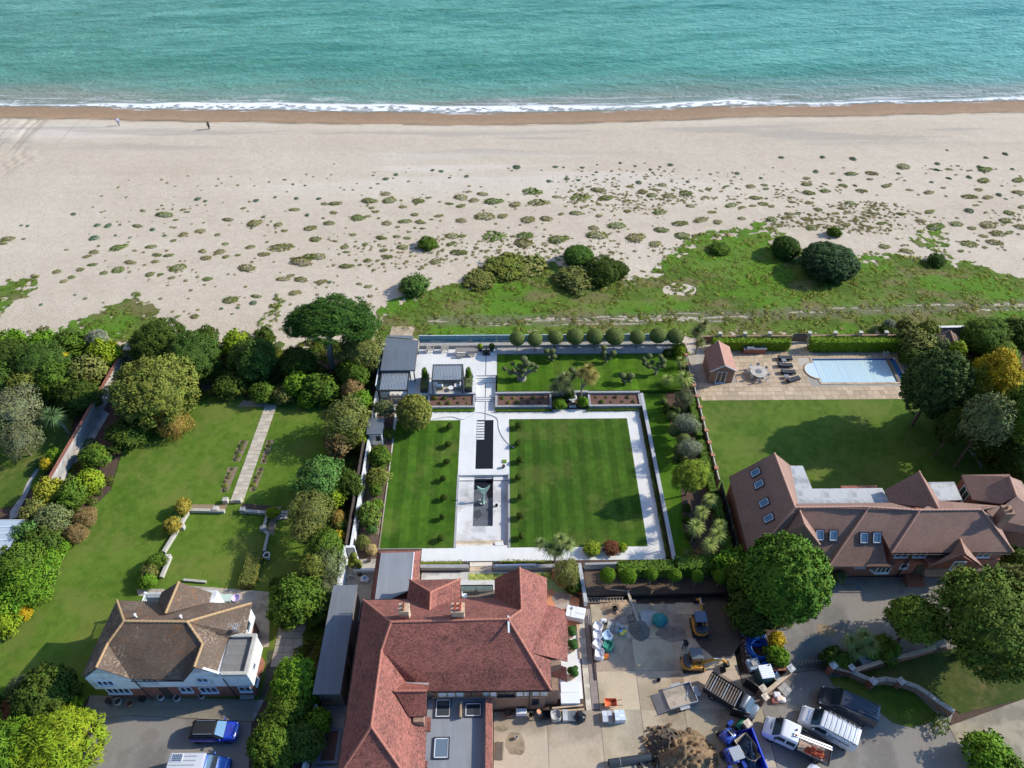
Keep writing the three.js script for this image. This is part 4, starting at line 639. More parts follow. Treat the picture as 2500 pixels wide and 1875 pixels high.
// long dark pool with stepping slabs
{ const t = thing('reflecting_pool','long black reflecting pool with white stepping slabs','pool');
  part(t,'basin',join([bx(-3.83,-1.71,-0.62,-0.5,-62.6,-54.75),bx(-3.9,-3.83,-0.6,-0.01,-62.6,-54.75),bx(-1.71,-1.64,-0.6,-0.01,-62.6,-54.75),bx(-3.83,-1.71,-0.6,-0.01,-62.67,-62.6),bx(-3.83,-1.71,-0.6,-0.01,-54.75,-54.68)]),MAT.black);
  part(t,'water',bx(-3.83,-1.71,-0.5,-0.1,-62.6,-54.75),MAT.water);
  for (let i = 0; i < 7; i++) part(t,'stepping_slab',bx(-3.8,-2.85,-0.12,0.02,-62.35 + i*0.45,-62.06 + i*0.45),MAT.paving); }
// sunken court with the second pond
const CY = -0.45;
{ struct('court_floor',sheet(rect(-5.75,0.1,-53.95,-43.85),CY,[rect(-3.95,-1.68,-53.6,-46.95)]),gm(0.74,0.73,0.71,0.7,'stain',7));
  const t = thing('court_wall','grey stone retaining walls round the sunken white court','wall');
  part(t,'retaining_wall',bx(-5.95,-5.72,CY - 0.1,0.05,-53.95,-43.85),MAT.stone); part(t,'retaining_wall',bx(0.06,0.28,CY - 0.1,0.06,-53.95,-43.85),MAT.stone); part(t,'retaining_wall',bx(-5.72,0.06,CY - 0.1,0.01,-54.1,-53.85),MAT.paving);
  const st = thing('court_steps','sandy steps at the house end of sunken court','steps'); part(st,'step',bx(-5.7,-0.45,CY - 0.1,-0.3,-44.95,-44.5),MAT.sandstone); part(st,'step',bx(-5.7,-0.45,CY - 0.1,-0.15,-44.49,-44.15),gm(0.8,0.7,0.55,0.8,'stain',4)); part(st,'step',bx(-5.7,0.05,CY - 0.1,-0.02,-44.14,-43.8),MAT.paving); part(st,'loose_slab',bx(-1.4,-0.5,-0.02,0.02,-44.6,-44.1),MAT.paving);
  const a = thing('court_ledge','white ledge across the sea end of sunken court','step'); part(a,'ledge',bx(-5.7,-3.97,CY,CY + 0.15,-53.84,-53.3),MAT.paving); part(a,'ledge',bx(-1.66,0.04,CY,CY + 0.15,-53.84,-53.3),MAT.paving); }
{ const t = thing('statue_pond','dark half-drained pond in sunken court around the tail statue','pool');
  part(t,'basin',join([bx(-3.95,-1.68,CY - 0.5,CY - 0.36,-53.6,-46.95),bx(-4.02,-3.95,CY - 0.5,CY - 0.01,-53.6,-46.95),bx(-1.68,-1.61,CY - 0.5,CY - 0.01,-53.6,-46.95),bx(-3.95,-1.68,CY - 0.5,CY - 0.01,-53.67,-53.6),bx(-3.95,-1.68,CY - 0.5,CY - 0.01,-46.95,-46.88)]),gm(0.13,0.14,0.16,0.6,'stain',3));
  const m = part(t,'water',sheet([[-3.94,-53.59],[-1.69,-53.59],[-1.69,-51.2],[-2.3,-51.0],[-2.6,-52.3],[-3.3,-52.5],[-3.94,-52.2]],CY - 0.355),MAT.water);
  part(t,'damp_patch',sheet([[-3.9,-49.2],[-3.2,-49.5],[-2.9,-48.6],[-3.5,-48.1],[-3.9,-48.5]],CY - 0.354),M(0.05,0.055,0.065,0.2)); }
{ // whale-tail statue
  const [x,z] = [-2.96,-50.37],t = thing('tail_statue','pale green whale-tail statue standing in sunken pond','statue',x,CY - 0.36,z);
  const vg = gm(0.36,0.56,0.47,0.6,'stain',1),s = [[0,0,0,0.34],[0.05,0.35,0,0.24],[0.1,0.8,-0.05,0.18],[0.18,1.3,-0.1,0.13],[0.22,1.75,-0.15,0.1]];
  part(t,'stem',join(s.slice(1).map((q,i) => bar(s[i].slice(0,3),q.slice(0,3),s[i][3],q[3],12))),vg);
  const f = new THREE.Shape(); f.moveTo(0,-0.25); f.bezierCurveTo(0.3,0,0.5,0.25,0.72,0.8); f.bezierCurveTo(0.4,0.55,0.2,0.4,0,0.42); f.bezierCurveTo(-0.2,0.4,-0.4,0.55,-0.72,0.8); f.bezierCurveTo(-0.5,0.25,-0.3,0,0,-0.25);
  const fl = part(t,'fluke',new THREE.ExtrudeGeometry(f,{ depth: 0.06,bevelEnabled: true,bevelSize: 0.05,bevelThickness: 0.05,bevelSegments: 3 }),vg); fl.position.set(0.22,1.85,-0.2); fl.rotation.set(-0.5,0.2,0);
  part(t,'wave_base',join([0,1,2,3,4,5].map((i) => bar([Math.cos(i)*0.15,0,Math.sin(i)*0.15],[Math.cos(i)*0.5,0.22 + 0.1*(i % 3),Math.sin(i)*0.42],0.2,0.07,8))),gm(0.5,0.6,0.5,0.7,'grain',0.6)); }
solo('paint_pot','small black pot on white floor beside pond','pot',lathe([[0.02,0],[0.14,0],[0.16,0.3],[0.13,0.3],[0.12,0.05]]),MAT.black).position.set(-1.26,-0.45,-49.66);
// walls of stone along the garden
function wallRun(name,label,cat,pts,h,w,m,cap,capM,y0 = -0.05) { const t = thing(name,label,cat); for (let i = 0; i + 1 < pts.length; i++) { const a = pts[i],b = pts[i + 1],L = Math.hypot(b[0] - a[0],b[1] - a[1]),put = (g,mm,n) => { const o = part(t,n,g,mm); o.position.set((a[0] + b[0]) / 2,0,(a[1] + b[1]) / 2); o.rotation.y = -Math.atan2(b[1] - a[1],b[0] - a[0]); return o; }; put(bx(-L / 2,L / 2,y0,h,-w / 2,w / 2),m,'wall_face'); if (cap) put(bx(-L / 2 - 0.03,L / 2 + 0.03,h,h + 0.08,-w / 2 - cap,w / 2 + cap),capM ?? m,'coping'); } return t; }
wallRun('garden_wall','long low grey stone wall right of the striped lawn','wall',[[17.65,-66.6],[17.9,-41.6]],0.5,0.34,MAT.stone,0.04,gm(0.58,0.6,0.64,0.8,'grain',1));
for (const [x0,x1,l,sh] of [[-10.25,-4.1,'long grey stone planter with young shrubs left of the steps',5],[-1.5,5.85,'long grey stone planter with young shrubs right of the steps',6],[10.6,17.45,'long grey stone planter with young shrubs at far right',5]]) {
  const t = thing('raised_planter',l,'planter'); part(t,'wall_face',bx(x0,x1,-0.05,0.78,-66.85,-66.55),MAT.stone); part(t,'wall_face',bx(x0,x1,-0.05,0.55,-64.65,-64.4),MAT.stone); part(t,'wall_face',bx(x0,x0 + 0.28,-0.05,0.56,-66.54,-64.66),MAT.stone); part(t,'wall_face',bx(x1 - 0.28,x1,-0.05,0.56,-66.54,-64.66),MAT.stone); part(t,'soil',bx(x0 + 0.28,x1 - 0.28,-0.05,0.42,-66.54,-64.66),MAT.mulch); }
reseed(5);
for (const [x0,x1,n,w] of [[-9.6,-4.7,8,'left'],[-0.9,5.2,9,'middle'],[11.2,16.8,8,'right']]) for (let i = 0; i < n; i++) { const x = lerp(x0,x1,(i + 0.5) / n) + rr(-0.15,0.15),z = i % 2 ? -65.2 : -66.0,c = ['green','lime','sage','fresh','olive'][Math.floor(rnd()*5)],m = solo('young_shrub','young shrub planted in red mulch of the ' + w + ' raised planter','shrub',LIB.mound[i % 5],leafM(...COL[c]),'young shrubs in the ' + w + ' planter'); m.position.set(x,0.42,z); const s = rr(0.16,0.36); m.scale.set(s,s*1.7,s); }
wallRun('stone_wall','low pale stone wall under the upper lawn edge behind statue','wall',[[5.9,-66.8],[10.6,-66.8]],0.72,0.3,MAT.stone,0.03);
{ const [x,z] = [8.51,-65.75],t = thing('garden_statue','white sculpted birdbath statue between planters','statue',x,0,z); part(t,'basin',lathe([[0,0.5],[0.2,0.48],[0.55,0.62],[0.62,0.78],[0.52,0.72],[0.15,0.6],[0,0.6]],18),MAT.whitePot); part(t,'pedestal',lathe([[0,0],[0.34,0],[0.3,0.1],[0.15,0.2],[0.13,0.4],[0.22,0.5],[0,0.5]],12),MAT.whitePot); part(t,'figure',join([bar([0.25,0.6,-0.2],[0.3,1.0,-0.25],0.15,0.1,8),bar([0.3,1,-0.25],[0.28,1.25,-0.2],0.12,0.08,8),flat(new THREE.SphereGeometry(0.1,10,8).translate(0.28,1.32,-0.2))]),MAT.greyConcrete); }
solo('stone_slab','pale stone slab in front of white statue','slab',bx(-0.45,0.45,0.02,0.1,-0.22,0.22),MAT.paving).position.set(8.54,0,-64.84);
// seaward wall: stone with a tinted glass screen above
{ const t = thing('seaward_wall','long pale stone wall with blue glass screen facing the beach','wall');
  part(t,'wall_face',bx(-12.1,24.2,-0.05,1.3,-76.2,-75.3),MAT.flint); part(t,'ledge',bx(-1.3,23.5,-0.05,0.95,-75.29,-73.95),MAT.stone);
  for (let i = 0; i < 20; i++) { const x0 = -12.1 + i*1.8; part(t,'glass_panel',bx(x0,x0 + 1.77,1.25,2.25,-76.32,-76.28),P(0.16,0.38,0.46,0.05,{ ior: 1.5,transmission: 0.25,thickness: 0 })); }
  part(t,'glass_rail',bx(-12.1,23.9,2.25,2.31,-76.34,-76.25),M(0.55,0.72,0.74,0.3)); }
// white side wall on the left with the dark fence on it
wallRun('white_side_wall','long white rendered garden wall along the left border','wall',[[-16.85,-66.4],[-16.85,-61.2]],1.6,0.22,MAT.render);
wallRun('white_side_wall','white rendered wall below the grey shed, topped by fence','wall',[[-16.85,-58.3],[-16.85,-42.8]],1.6,0.22,MAT.render);
{ const t = thing('panel_fence','dark brown panel fence standing behind the white side wall','fence'); for (let i = 0; i < 8; i++) part(t,'fence_panel',bx(-17.35,-17.27,0,2.35,-57.6 + i*1.82,-55.86 + i*1.82),MAT.darkTimber); for (let i = 0; i < 9; i++) part(t,'fence_post',bx(-17.38,-17.24,-0.05,2.4,-57.69 + i*1.82,-57.61 + i*1.82),MAT.darkTimber); }
{ const t = thing('glass_screen','teal glass side screen beside the louvred pergola','screen'); for (let i = 0; i < 5; i++) part(t,'glass_panel',bx(-16.87,-16.83,U,2.4,-75.2 + i*1.75,-73.5 + i*1.75),P(0.2,0.42,0.45,0.06,{ ior: 1.5,transmission: 0.3,thickness: 0 })); part(t,'rail',bx(-16.92,-16.8,2.4,2.46,-75.2,-66.5),MAT.white); }
{ const t = thing('storage_shed','small white shed with dark grey roof by the left border','shed'); part(t,'wall',bx(-16.9,-15.3,-0.05,2.2,-60.8,-58.6),MAT.render); part(t,'roof',slab([[-17.12,2.3,-60.95],[-15.1,2.38,-61],[-15.14,2.38,-58.35],[-17.06,2.3,-58.4]],0.14),MAT.slateFlat); win(t,-15.75,1.35,-58.58,0,0.35,0.5,1,1,MAT.anthracite); part(t,'corner_trim',bx(-16.98,-16.84,0,2.15,-58.62,-58.5),MAT.anthracite); }
// pavilion with flat roof
{ const t = thing('garden_pavilion','large flat grey roofed pavilion at the seaward corner of terrace','pavilion'); part(t,'roof',slab([[-16.42,3.05,-75.1],[-11.95,3.05,-74.5],[-11.98,3.05,-68.7],[-16.42,3.05,-68.7]],0.22),MAT.slateFlat); part(t,'upper_roof',slab([[-16.2,3.12,-75.5],[-12.7,3.12,-75.4],[-12.7,3.12,-74.7],[-16.2,3.12,-75.2]],0.1),MAT.felt); part(t,'wall',join([bx(-16.3,-16.15,U,2.82,-74.9,-68.9),bx(-16.15,-12.2,U,2.82,-74.4,-74.25)]),MAT.greyTimber); part(t,'post',bx(-12.2,-12.06,U,2.82,-68.95,-68.82),MAT.anthracite); part(t,'post',bx(-12.2,-12.06,U,2.82,-74.24,-74.1),MAT.anthracite); part(t,'fascia',sqbar([-11.92,2.97,-74.5],[-11.94,2.97,-68.7],0.06,0.2),MAT.greyTimber); }
function pergola(label,x0,x1,z0,z1,h,y,y1) {
  const t = thing('louvred_pergola',label,'pergola'); part(t,'frame',join([bx(x0,x1,h - 0.24,h,z0,z0 + 0.14),bx(x0,x1,h - 0.24,h,z1 - 0.14,z1),bx(x0,x0 + 0.14,h - 0.24,h,z0 + 0.14,z1 - 0.14),bx(x1 - 0.14,x1,h - 0.24,h,z0 + 0.14,z1 - 0.14)]),MAT.anthracite);
  for (const [x,z] of [[x0,z0],[x1 - 0.13,z0],[x0,z1 - 0.13],[x1 - 0.13,z1 - 0.13]]) part(t,'post',bx(x,x + 0.13,y,h - 0.24,z,z + 0.13),MAT.anthracite);
  const n = 19,w = (x1 - x0 - 0.3) / n; for (let i = 0; i < n; i++) { const m = part(t,'louvre',bx(-w*0.46,w*0.46,-0.018,0.018,z0 + 0.15,z1 - 0.15),MAT.louvre); m.position.set(x0 + 0.15 + (i + 0.5)*w,h - 0.07,0); m.rotation.z = -0.5; }
}
pergola('grey louvred pergola joined to the flat pavilion',-16.35,-12.62,-69.02,-65.45,2.65,0.02);
pergola('grey louvred pergola standing alone between two tall planters',-9.65,-5.66,-69.6,-66.6,3.2,U);
// planters each side of the free-standing pergola
for (const [x,l,b] of [[-10.75,'dark planter with upright evergreens left of lone pergola','upright green shrub in the planter left of lone pergola'],[-5.0,'dark planter with upright evergreens right of lone pergola','upright green shrub in the planter right of lone pergola']]) {
  const t = thing('trough_planter',l,'planter'); part(t,'box',bx(x - 0.5,x + 0.5,U,U + 0.55,-69.6,-66.75),MAT.anthracite); part(t,'planting',hedgeGeo(x*7,0.95,0.6,2.75,0.14,50),leafM(...COL.sage)).position.set(x,U + 0.5,-68.15);
  const m = solo('upright_shrub',b,'shrub',LIB.feather[0],leafM(...COL.fresh)); m.position.set(x,U + 1.5,-68.9); m.scale.set(0.42,0.95,0.42); }
// terrace furniture
function benchTable(label,name,cat,x0,x1,z0,z1,y,h,m) { const t = thing(name,label,cat); part(t,'top',bx(x0,x1,y + h - 0.07,y + h,z0,z1),m); for (const [x,z] of [[x0 + 0.08,z0 + 0.08],[x1 - 0.16,z0 + 0.08],[x0 + 0.08,z1 - 0.16],[x1 - 0.16,z1 - 0.16]]) part(t,'leg',bx(x,x + 0.08,y,y + h - 0.07,z,z + 0.08),m); return t; }
const tkw = gm(0.36,0.33,0.3,0.8,'plank',1);
benchTable('long grey dining table on the terrace by stone wall','dining_table','table',-7.0,-4.05,-74.6,-73.85,U,0.75,tkw); benchTable('long grey bench in front of the terrace dining table','bench','bench',-6.9,-5.6,-73.65,-73.3,U,0.45,tkw); benchTable('short grey bench right of the long terrace bench','bench','bench',-5.3,-4.3,-73.8,-73.5,U,0.45,tkw);
benchTable('grey outdoor side table with black tray by stone wall','side_table','table',-11.0,-9.95,-75.1,-74.4,U,0.7,tkw); benchTable('grey outdoor side table second from the pavilion','side_table','table',-9.0,-7.95,-75.1,-74.4,U,0.7,tkw); solo('serving_tray','black tray on the first grey side table','tray',bx(-10.3,-10.05,U + 0.7,U + 0.78,-74.95,-74.7,0.03),MAT.black);
function potted(x,y,z,r,h,pm,pr,col,plab,slab2,kind = 'smallBall') { const t = thing('plant_pot',plab,'pot',x,y,z); part(t,'pot',lathe([[0,0],[r*0.6,0],[r*0.95,h*0.5],[r,h],[r*0.86,h],[r*0.8,h*0.85],[0,h*0.8]],14),pm); part(t,'soil',cyl(r*0.8,r*0.8,h*0.8,h*0.86,0,0,12),MAT.soil); if (slab2) { const m = solo('potted_shrub',slab2,'shrub',LIB[kind][0],leafM(...COL[col])); m.position.set(x,y + h + pr*0.7,z); m.scale.setScalar(pr); } return t; }
potted(-3.59,0.78,-74.81,0.36,0.6,MAT.anthracite,0.36,'lime','dark grey pot left of the terrace fountain','lime shrub in the left dark pot by fountain'); potted(-1.98,0.78,-74.8,0.36,0.6,MAT.anthracite,0.4,'dark','dark grey pot right of the terrace fountain','dark clipped shrub in right pot by fountain');
{ const t = thing('terrace_fountain','square black fountain basin at the head of rill','fountain',-2.76,U,-74.28); part(t,'basin',join([bx(-0.48,0.48,0,0.25,-0.46,-0.38),bx(-0.48,0.48,0,0.25,0.38,0.46),bx(-0.48,-0.4,0,0.25,-0.38,0.38),bx(0.4,0.48,0,0.25,-0.38,0.38)]),MAT.black); part(t,'water',bx(-0.4,0.4,0.02,0.18,-0.38,0.38),MAT.water); part(t,'urn',lathe([[0,0.18],[0.14,0.18],[0.2,0.4],[0.16,0.62],[0.08,0.7],[0.11,0.76],[0.05,0.72],[0,0.5]],14),MAT.anthracite); }
// seats under the free-standing pergola
{ const mk = (x,z,turn,w,l) => { const t = thing('lounge_chair',l,'chair',x,U,z,turn); part(t,'base',bx(-w / 2,w / 2,0.05,0.3,-0.4,0.4,0.03),tkw); part(t,'cushion',bx(-w / 2 + 0.08,w / 2 - 0.08,0.3,0.44,-0.36,0.38,0.05),MAT.white); part(t,'backrest',bx(-w / 2,w / 2,0.3,0.75,-0.48,-0.36,0.04),MAT.white); part(t,'armrest',bx(-w / 2 - 0.06,-w / 2,0.05,0.55,-0.46,0.4,0.03),tkw); part(t,'armrest',bx(w / 2,w / 2 + 0.06,0.05,0.55,-0.46,0.4,0.03),tkw); };
  mk(-8.75,-67.7,Math.PI / 2,0.8,'white-cushioned lounge chair under lone pergola, left side'); mk(-6.5,-67.7,-Math.PI / 2,0.8,'white-cushioned lounge chair under lone pergola, right side'); mk(-7.6,-68.8,0,1.6,'white-cushioned sofa at the back under lone pergola'); }
solo('coffee_table','low round white table under the lone pergola','table',join([cyl(0.35,0.35,U + 0.35,U + 0.4,-7.3,-67.3,18),cyl(0.05,0.05,U,U + 0.35,-7.3,-67.3),cyl(0.2,0.2,U,U + 0.03,-7.3,-67.3)]),MAT.white);
solo('outdoor_rug','pale sandy rug under the lone pergola seats','rug',bx(-9.2,-5.9,U + 0.004,U + 0.02,-68.3,-66.85),gm(0.62,0.54,0.44,0.95,'grain',0.8));
// dining set under the joined pergola
benchTable('dining table set with plates under the joined pergola','dining_table','table',-15.5,-13.6,-67.2,-66.3,0.02,0.75,tkw);
for (let i = 0; i < 6; i++) { const x = -15.15 + (i % 3)*0.62,z = i < 3 ? -67.6 : -65.9,t = thing('dining_chair','wicker dining chair at table under the joined pergola','chair',x,0.02,z,i < 3 ? 0 : Math.PI,'chairs under the joined pergola'); part(t,'seat',bx(-0.22,0.22,0.4,0.46,-0.22,0.22),tkw); part(t,'backrest',bx(-0.22,0.22,0.46,0.9,-0.24,-0.19),tkw); for (const [a,b] of [[-0.2,-0.2],[0.2,-0.2],[-0.2,0.2],[0.2,0.2]]) part(t,'leg',bx(a - 0.02,a + 0.02,0,0.4,b - 0.02,b + 0.02),tkw); }
for (let i = 0; i < 6; i++) solo('dinner_plate','white plate laid on table under the joined pergola','plate',cyl(0.11,0.13,0.772,0.79,-15.15 + (i % 3)*0.62,i < 3 ? -67.0 : -66.5,12),MAT.white,'plates on the pergola table');
wallRun('terrace_step_wall','low pale curved wall below the joined pergola','wall',[[-15.9,-64.6],[-13.2,-64.2]],0.35,0.4,MAT.paving,0.05);
// hose, planters by the pool
solo('garden_hose','pale garden hose curling across paving onto the lawn','hose',tube([[-9.4,0.05,-62.81],[-7.05,0.05,-63.18],[-5.73,0.05,-62.72],[-4.8,0.05,-63.15],[-3.87,0.05,-63.87],[-2.32,0.05,-63.53],[-1.24,0.05,-62.8],[-1,0.05,-61.07],[-0.42,0.06,-59.53],[0.54,0.07,-58.17],[0.88,0.07,-57.87],[0.71,0.07,-58.24]],0.035,120),M(0.5,0.53,0.52,0.6));
potted(-0.44,0,-54.92,0.2,0.4,MAT.anthracite,0,'fresh','small dark tub on paving beside the reflecting pool');
solo('turf_tray','square tray of turf on paving beside the pool','tray',bx(-0.25,0.25,0.004,0.1,-0.25,0.25,0.02),leafM(...COL.fresh).clone()).position.set(-0.32,0,-55.84); scene.children.at(-1).material.vertexColors = false;
// bare soil bed along the white wall
struct('border_soil',sheet([[-16.7,-61.5],[-14.35,-60],[-14.2,-43.9],[-13.95,-42.2],[-16.5,-42.6]],0.012),gm(0.2,0.125,0.085,0.95,'grain',1.6,{ bumpMap: rep(TX.grainB,1),bumpScale: 0.08 }));
solo('timber_edging','rusty edging strip between soil border and left lawn','edging',sqbar([-14.22,0.03,-60],[-14.12,0.03,-43.9],0.06,0.12),MAT.timber);
for (let i = 0; i < 2; i++) solo('timber_plank',i ? 'wooden plank on the soil border, nearer the lawn' : 'wooden plank on the soil border, nearer the wall','plank',bx(-14.62 + i*0.16,-14.52 + i*0.16,0.01,0.06,-48.4,-45.6),MAT.timber);
struct('right_border_soil',sheet([[22.0,-73.5],[24.2,-73.5],[24.3,-41.8],[20.4,-41.8],[19.6,-46],[20.3,-51.5],[21.4,-56],[20.6,-62],[20.9,-66.9]],0.29),MAT.soil);
// walled courtyard left of the garden room
{ const t = thing('courtyard_wall','white walls around small courtyard beside the garden room','wall'); part(t,'wall_face',bx(-17.5,-17.25,-0.05,2.2,-42.9,-37.8),MAT.render); part(t,'wall_face',bx(-17.24,-16.3,-0.05,2.2,-42.9,-42.65),MAT.render); part(t,'planter_wall',bx(-16.4,-14.0,-0.05,0.6,-41.1,-40.8),MAT.whitePot); part(t,'planter_wall',bx(-16.4,-16.15,-0.05,0.6,-42.6,-41.1),MAT.whitePot); }
struct('courtyard_floor',sheet(rect(-17.3,-13.4,-42.6,-35.4),0.015),gm(0.5,0.45,0.38,0.85,'stain',3));
potted(-16.25,0,-41.47,0.55,0.65,gm(0.6,0.55,0.48,0.8,'grain',1),0,'lime','big stone pot in the walled courtyard');
{ const [x,y,z] = [-16.25,0,-41.47],t = thing('cloud_topiary','cloud-clipped topiary in the big courtyard pot','topiary',x,0.55,z); part(t,'stem',bar([0,0,0],[-0.1,1.7,-0.1],0.05),MAT.bark); for (const [dx,dy,dz,r] of [[-0.3,0.45,0.1,0.4],[0.3,0.5,0,0.38],[0,0.85,-0.2,0.34],[-0.25,1.2,-0.2,0.32],[0,1.65,-0.2,0.36],[0.45,0.2,0.2,0.3]]) { const m = part(t,'leaf_ball',LIB.smallBall[0],leafM(0.11,0.14,0.025)); m.position.set(dx,dy,dz); m.scale.setScalar(r); } }
potted(-14.97,0,-42.3,0.22,0.35,MAT.anthracite,0,'lime','small dark bowl beside the courtyard planter wall');
{ const [x,y,z] = [-15.19,0,-40.13],t = thing('rubbish_bundle','blue and white plastic bundle on the courtyard floor','bundle',x,0.015,z); for (const [dx,dz,s,m] of [[0,0,0.4,'upvc'],[0.25,0.1,0.3,'upvc'],[-0.2,0.15,0.25,'lead']]) { const g = new THREE.IcosahedronGeometry(s,2),p = g.attributes.position; for (let i = 0; i < p.count; i++) { const k = 0.8 + 0.4*fbm(p.getX(i)*6 + 3,p.getZ(i)*6 + p.getY(i)*5,2); p.setXYZ(i,p.getX(i)*k,Math.max(0,p.getY(i)*k*0.6 + s*0.35),p.getZ(i)*k); } g.computeVertexNormals(); g.translate(dx,0,dz); part(t,'wrapping',g,MAT[m]); } part(t,'blue_print',bx(-0.15,0.2,0.4,0.42,-0.1,0.15),M(0.1,0.25,0.6,0.5)); }
potted(-16.72,0,-40.26,0.2,0.35,MAT.whitePot,0,'lime','small white pot against the courtyard wall'); potted(-15.79,0,-40.63,0.24,0.3,MAT.black,0,'lime','round black pot on the courtyard floor');
// terrace between house and garden: low walls, coloured paving, play surface
wallRun('low_terrace_wall','low grey wall left of the house garden steps','wall',[[-9.3,-41.25],[-4.2,-41.2]],0.6,0.35,MAT.stone,0.03); wallRun('low_terrace_wall','low grey wall right of the house garden steps','wall',[[-1.6,-41.15],[5.0,-41.15]],0.6,0.35,MAT.stone,0.03); wallRun('site_wall','pale coped wall between house terrace and building site','wall',[[7.6,-41.3],[7.95,-36.8]],0.8,0.3,MAT.render,0.04,MAT.lead);
wallRun('site_wall','grey blockwork retaining wall below the lollipop trees','wall',[[8.2,-41.2],[12.2,-41.3]],0.9,0.25,MAT.block);
{ const t = thing('house_steps','sandy steps from house terrace up to white path','steps'); part(t,'step',bx(-4.1,-1.7,-0.05,0.1,-42.0,-41.5),gm(0.8,0.72,0.6,0.8,'stain',3)); part(t,'step',bx(-4.1,-1.7,-0.05,0.05,-41.49,-40.9),MAT.sandstone); }
for (const [x,l] of [[-4.4,'small green lantern post left of house steps'],[-1.45,'small green lantern post right of house steps']]) { const t = thing('lantern_post',l,'lantern',x,0,-41.6); part(t,'post',cyl(0.06,0.05,0,0.6),MAT.anthracite); part(t,'lamp_head',lathe([[0,0.6],[0.1,0.62],[0.12,0.85],[0.05,0.95],[0,0.96]],10),M(0.06,0.16,0.12,0.4)); }
struct('house_terrace',sheet(rect(-9.2,4.0,-40.9,-36.9),0.01),gm(0.68,0.67,0.64,0.8,'stain',5));
solo('turf_mat','green and yellow matting strip laid by the house terrace','mat',bx(-4.2,5.2,0.012,0.03,-40.7,-39.9),M(1,1,1,0.95,{ map: tex(256,64,(u,v) => mix3([0.2,0.26,0.06],[0.5,0.48,0.1],sm(0.4,0.6,fbm(u*9,v*2,3)))) }));
solo('terrace_awning','rolled white awning bar above the right terrace wall','awning',join([bar([-1.3,0.95,-41.1],[3.0,0.95,-41.15],0.09,0.09,10),bx(-1.2,-1.1,0.6,0.9,-41.2,-41.0),bx(2.8,2.9,0.6,0.9,-41.2,-41.0)]),MAT.upvc);
struct('play_surface',sheet([[3.8,-41],[5.2,-40.8],[6.0,-38.6],[7.4,-37.6],[7.2,-36.2],[3.6,-35.4]],0.016),M(1,1,1,0.9,{ map: (() => { const t = tex(256,256,(u,v) => { const k = vn(u*30,v*30)*0.15 + 0.9; const c = v > 0.52 + 0.06*Math.sin(u*9) ? [0.3,0.42,0.16] : Math.hypot(u - 0.5,(v - 0.25)*0.9) < 0.2 ? [0.42,0.36,0.3] : [0.66,0.27,0.13]; return c.map((q) => q*k); },false,true); t.repeat.set(1 / 4,1 / 6); t.offset.set(-3.6 / 4,-35.3 / 6); return t; })() }));
struct('orange_play_surface',sheet([[3.7,-36.4],[7.3,-36.6],[7.1,-34.2],[5.6,-34.3],[4.4,-34.9],[3.5,-35.4]],0.022),gm(0.68,0.27,0.13,0.9,'stain',3));
solo('worn_circle','worn grey circle on the orange play surface','marking',(() => { const g = new THREE.CircleGeometry(0.95,28); g.rotateX(-Math.PI / 2); g.scale(1,1,0.75); return g; })(),gm(0.45,0.36,0.3,0.9,'stain',1.5)).position.set(5.48,0.03,-37.7);
{ const t = thing('curved_bed','curved raised bed with rusty red metal edge by house','planter'); part(t,'edge',tube([[4.72,0.25,-41.21],[4.78,0.25,-40.15],[5.15,0.25,-39.36],[6.16,0.25,-38.65],[7.63,0.25,-38.06]],0.11,30,6),M(0.35,0.1,0.05,0.7)); part(t,'soil',prism([[4.73,-41.36],[4.8,-40.3],[5.17,-39.51],[6.18,-38.72],[7.54,-38.2],[7.73,-41.47]],0.02,0.3),MAT.mulch); }
solo('sand_pit_bucket','small white bucket on the orange play surface','bucket',lathe([[0,0],[0.13,0],[0.17,0.32],[0.15,0.32],[0.12,0.03]],12),MAT.whitePot).position.set(6.48,0.02,-38.07);

// ---------- trees and shrubs: left boundary and the white house's garden ----------
const tree = (a,kind,col,label,o) => plant(...a,kind,col,o?.n ?? 'broadleaf_tree','tree',label,o);
const bush = (a,kind,col,label,o) => plant(...a,kind,col,o?.n ?? 'garden_shrub','shrub',label,o);
// back-left thicket
bush([-68.32,-75.83,1.6,2.55],'shrub','fresh','bright green bush at the far left end of beach-side thicket');
bush([-63.72,-75.78,1.6,2.68],'shrub','fresh','bright green bush bordering shingle, second from left in thicket');
bush([-59.96,-75.93,1.6,2.43],'shrub','green','green bush bordering shingle, left of the silvery shrub');
bush([-56.59,-76.55,1.7,1.8],'feather','silver','silvery blue upright shrub at the beach edge of thicket');
tree([-65.56,-71.35,3,3.19],'broad','dark','dark green tree at the upper left edge of the photo');
tree([-61.37,-70.42,3,3.04],'broad','deep','dark leafy tree left of the yellow flowers in left thicket');
tree([-58.09,-67.7,2.6,2.75],'broad','green','mid green tree below the yellow flowers in left thicket');
tree([-61.65,-66.92,2.4,2.62],'loose','autumn','browning tree in left thicket above the grey gum tree');
tree([-64.88,-67.94,2.6,2.4],'broad','deep','dark tree at the left photo edge above grey gum tree');
bush([-55.14,-69.78,2.2,2.93],'shrub','olive','olive green bush between left thicket and long grey wall');
bush([-54.02,-72.62,2.2,2.49],'shrub','lime','yellow-green bush by the seaward end of long grey wall');
tree([-54.52,-65.23,2.2,2.6],'broad','dark','dark green bush tree shading the middle of long grey wall');
bush([-59.25,-71.93,2.9,0.74],'shrub','yellow','small cluster of yellow flowers in left thicket');
tree([-60.39,-61.6,3.6,3.18],'willow','grey','grey-green gum tree with pale branches at left edge',{ bark: MAT.paleBark,n: 'gum_tree' });
tree([-58.05,-57.37,2.8,2.1],'willow','grey','lower grey-green gum tree crown above the shaded lawn',{ bark: MAT.paleBark,n: 'gum_tree' });
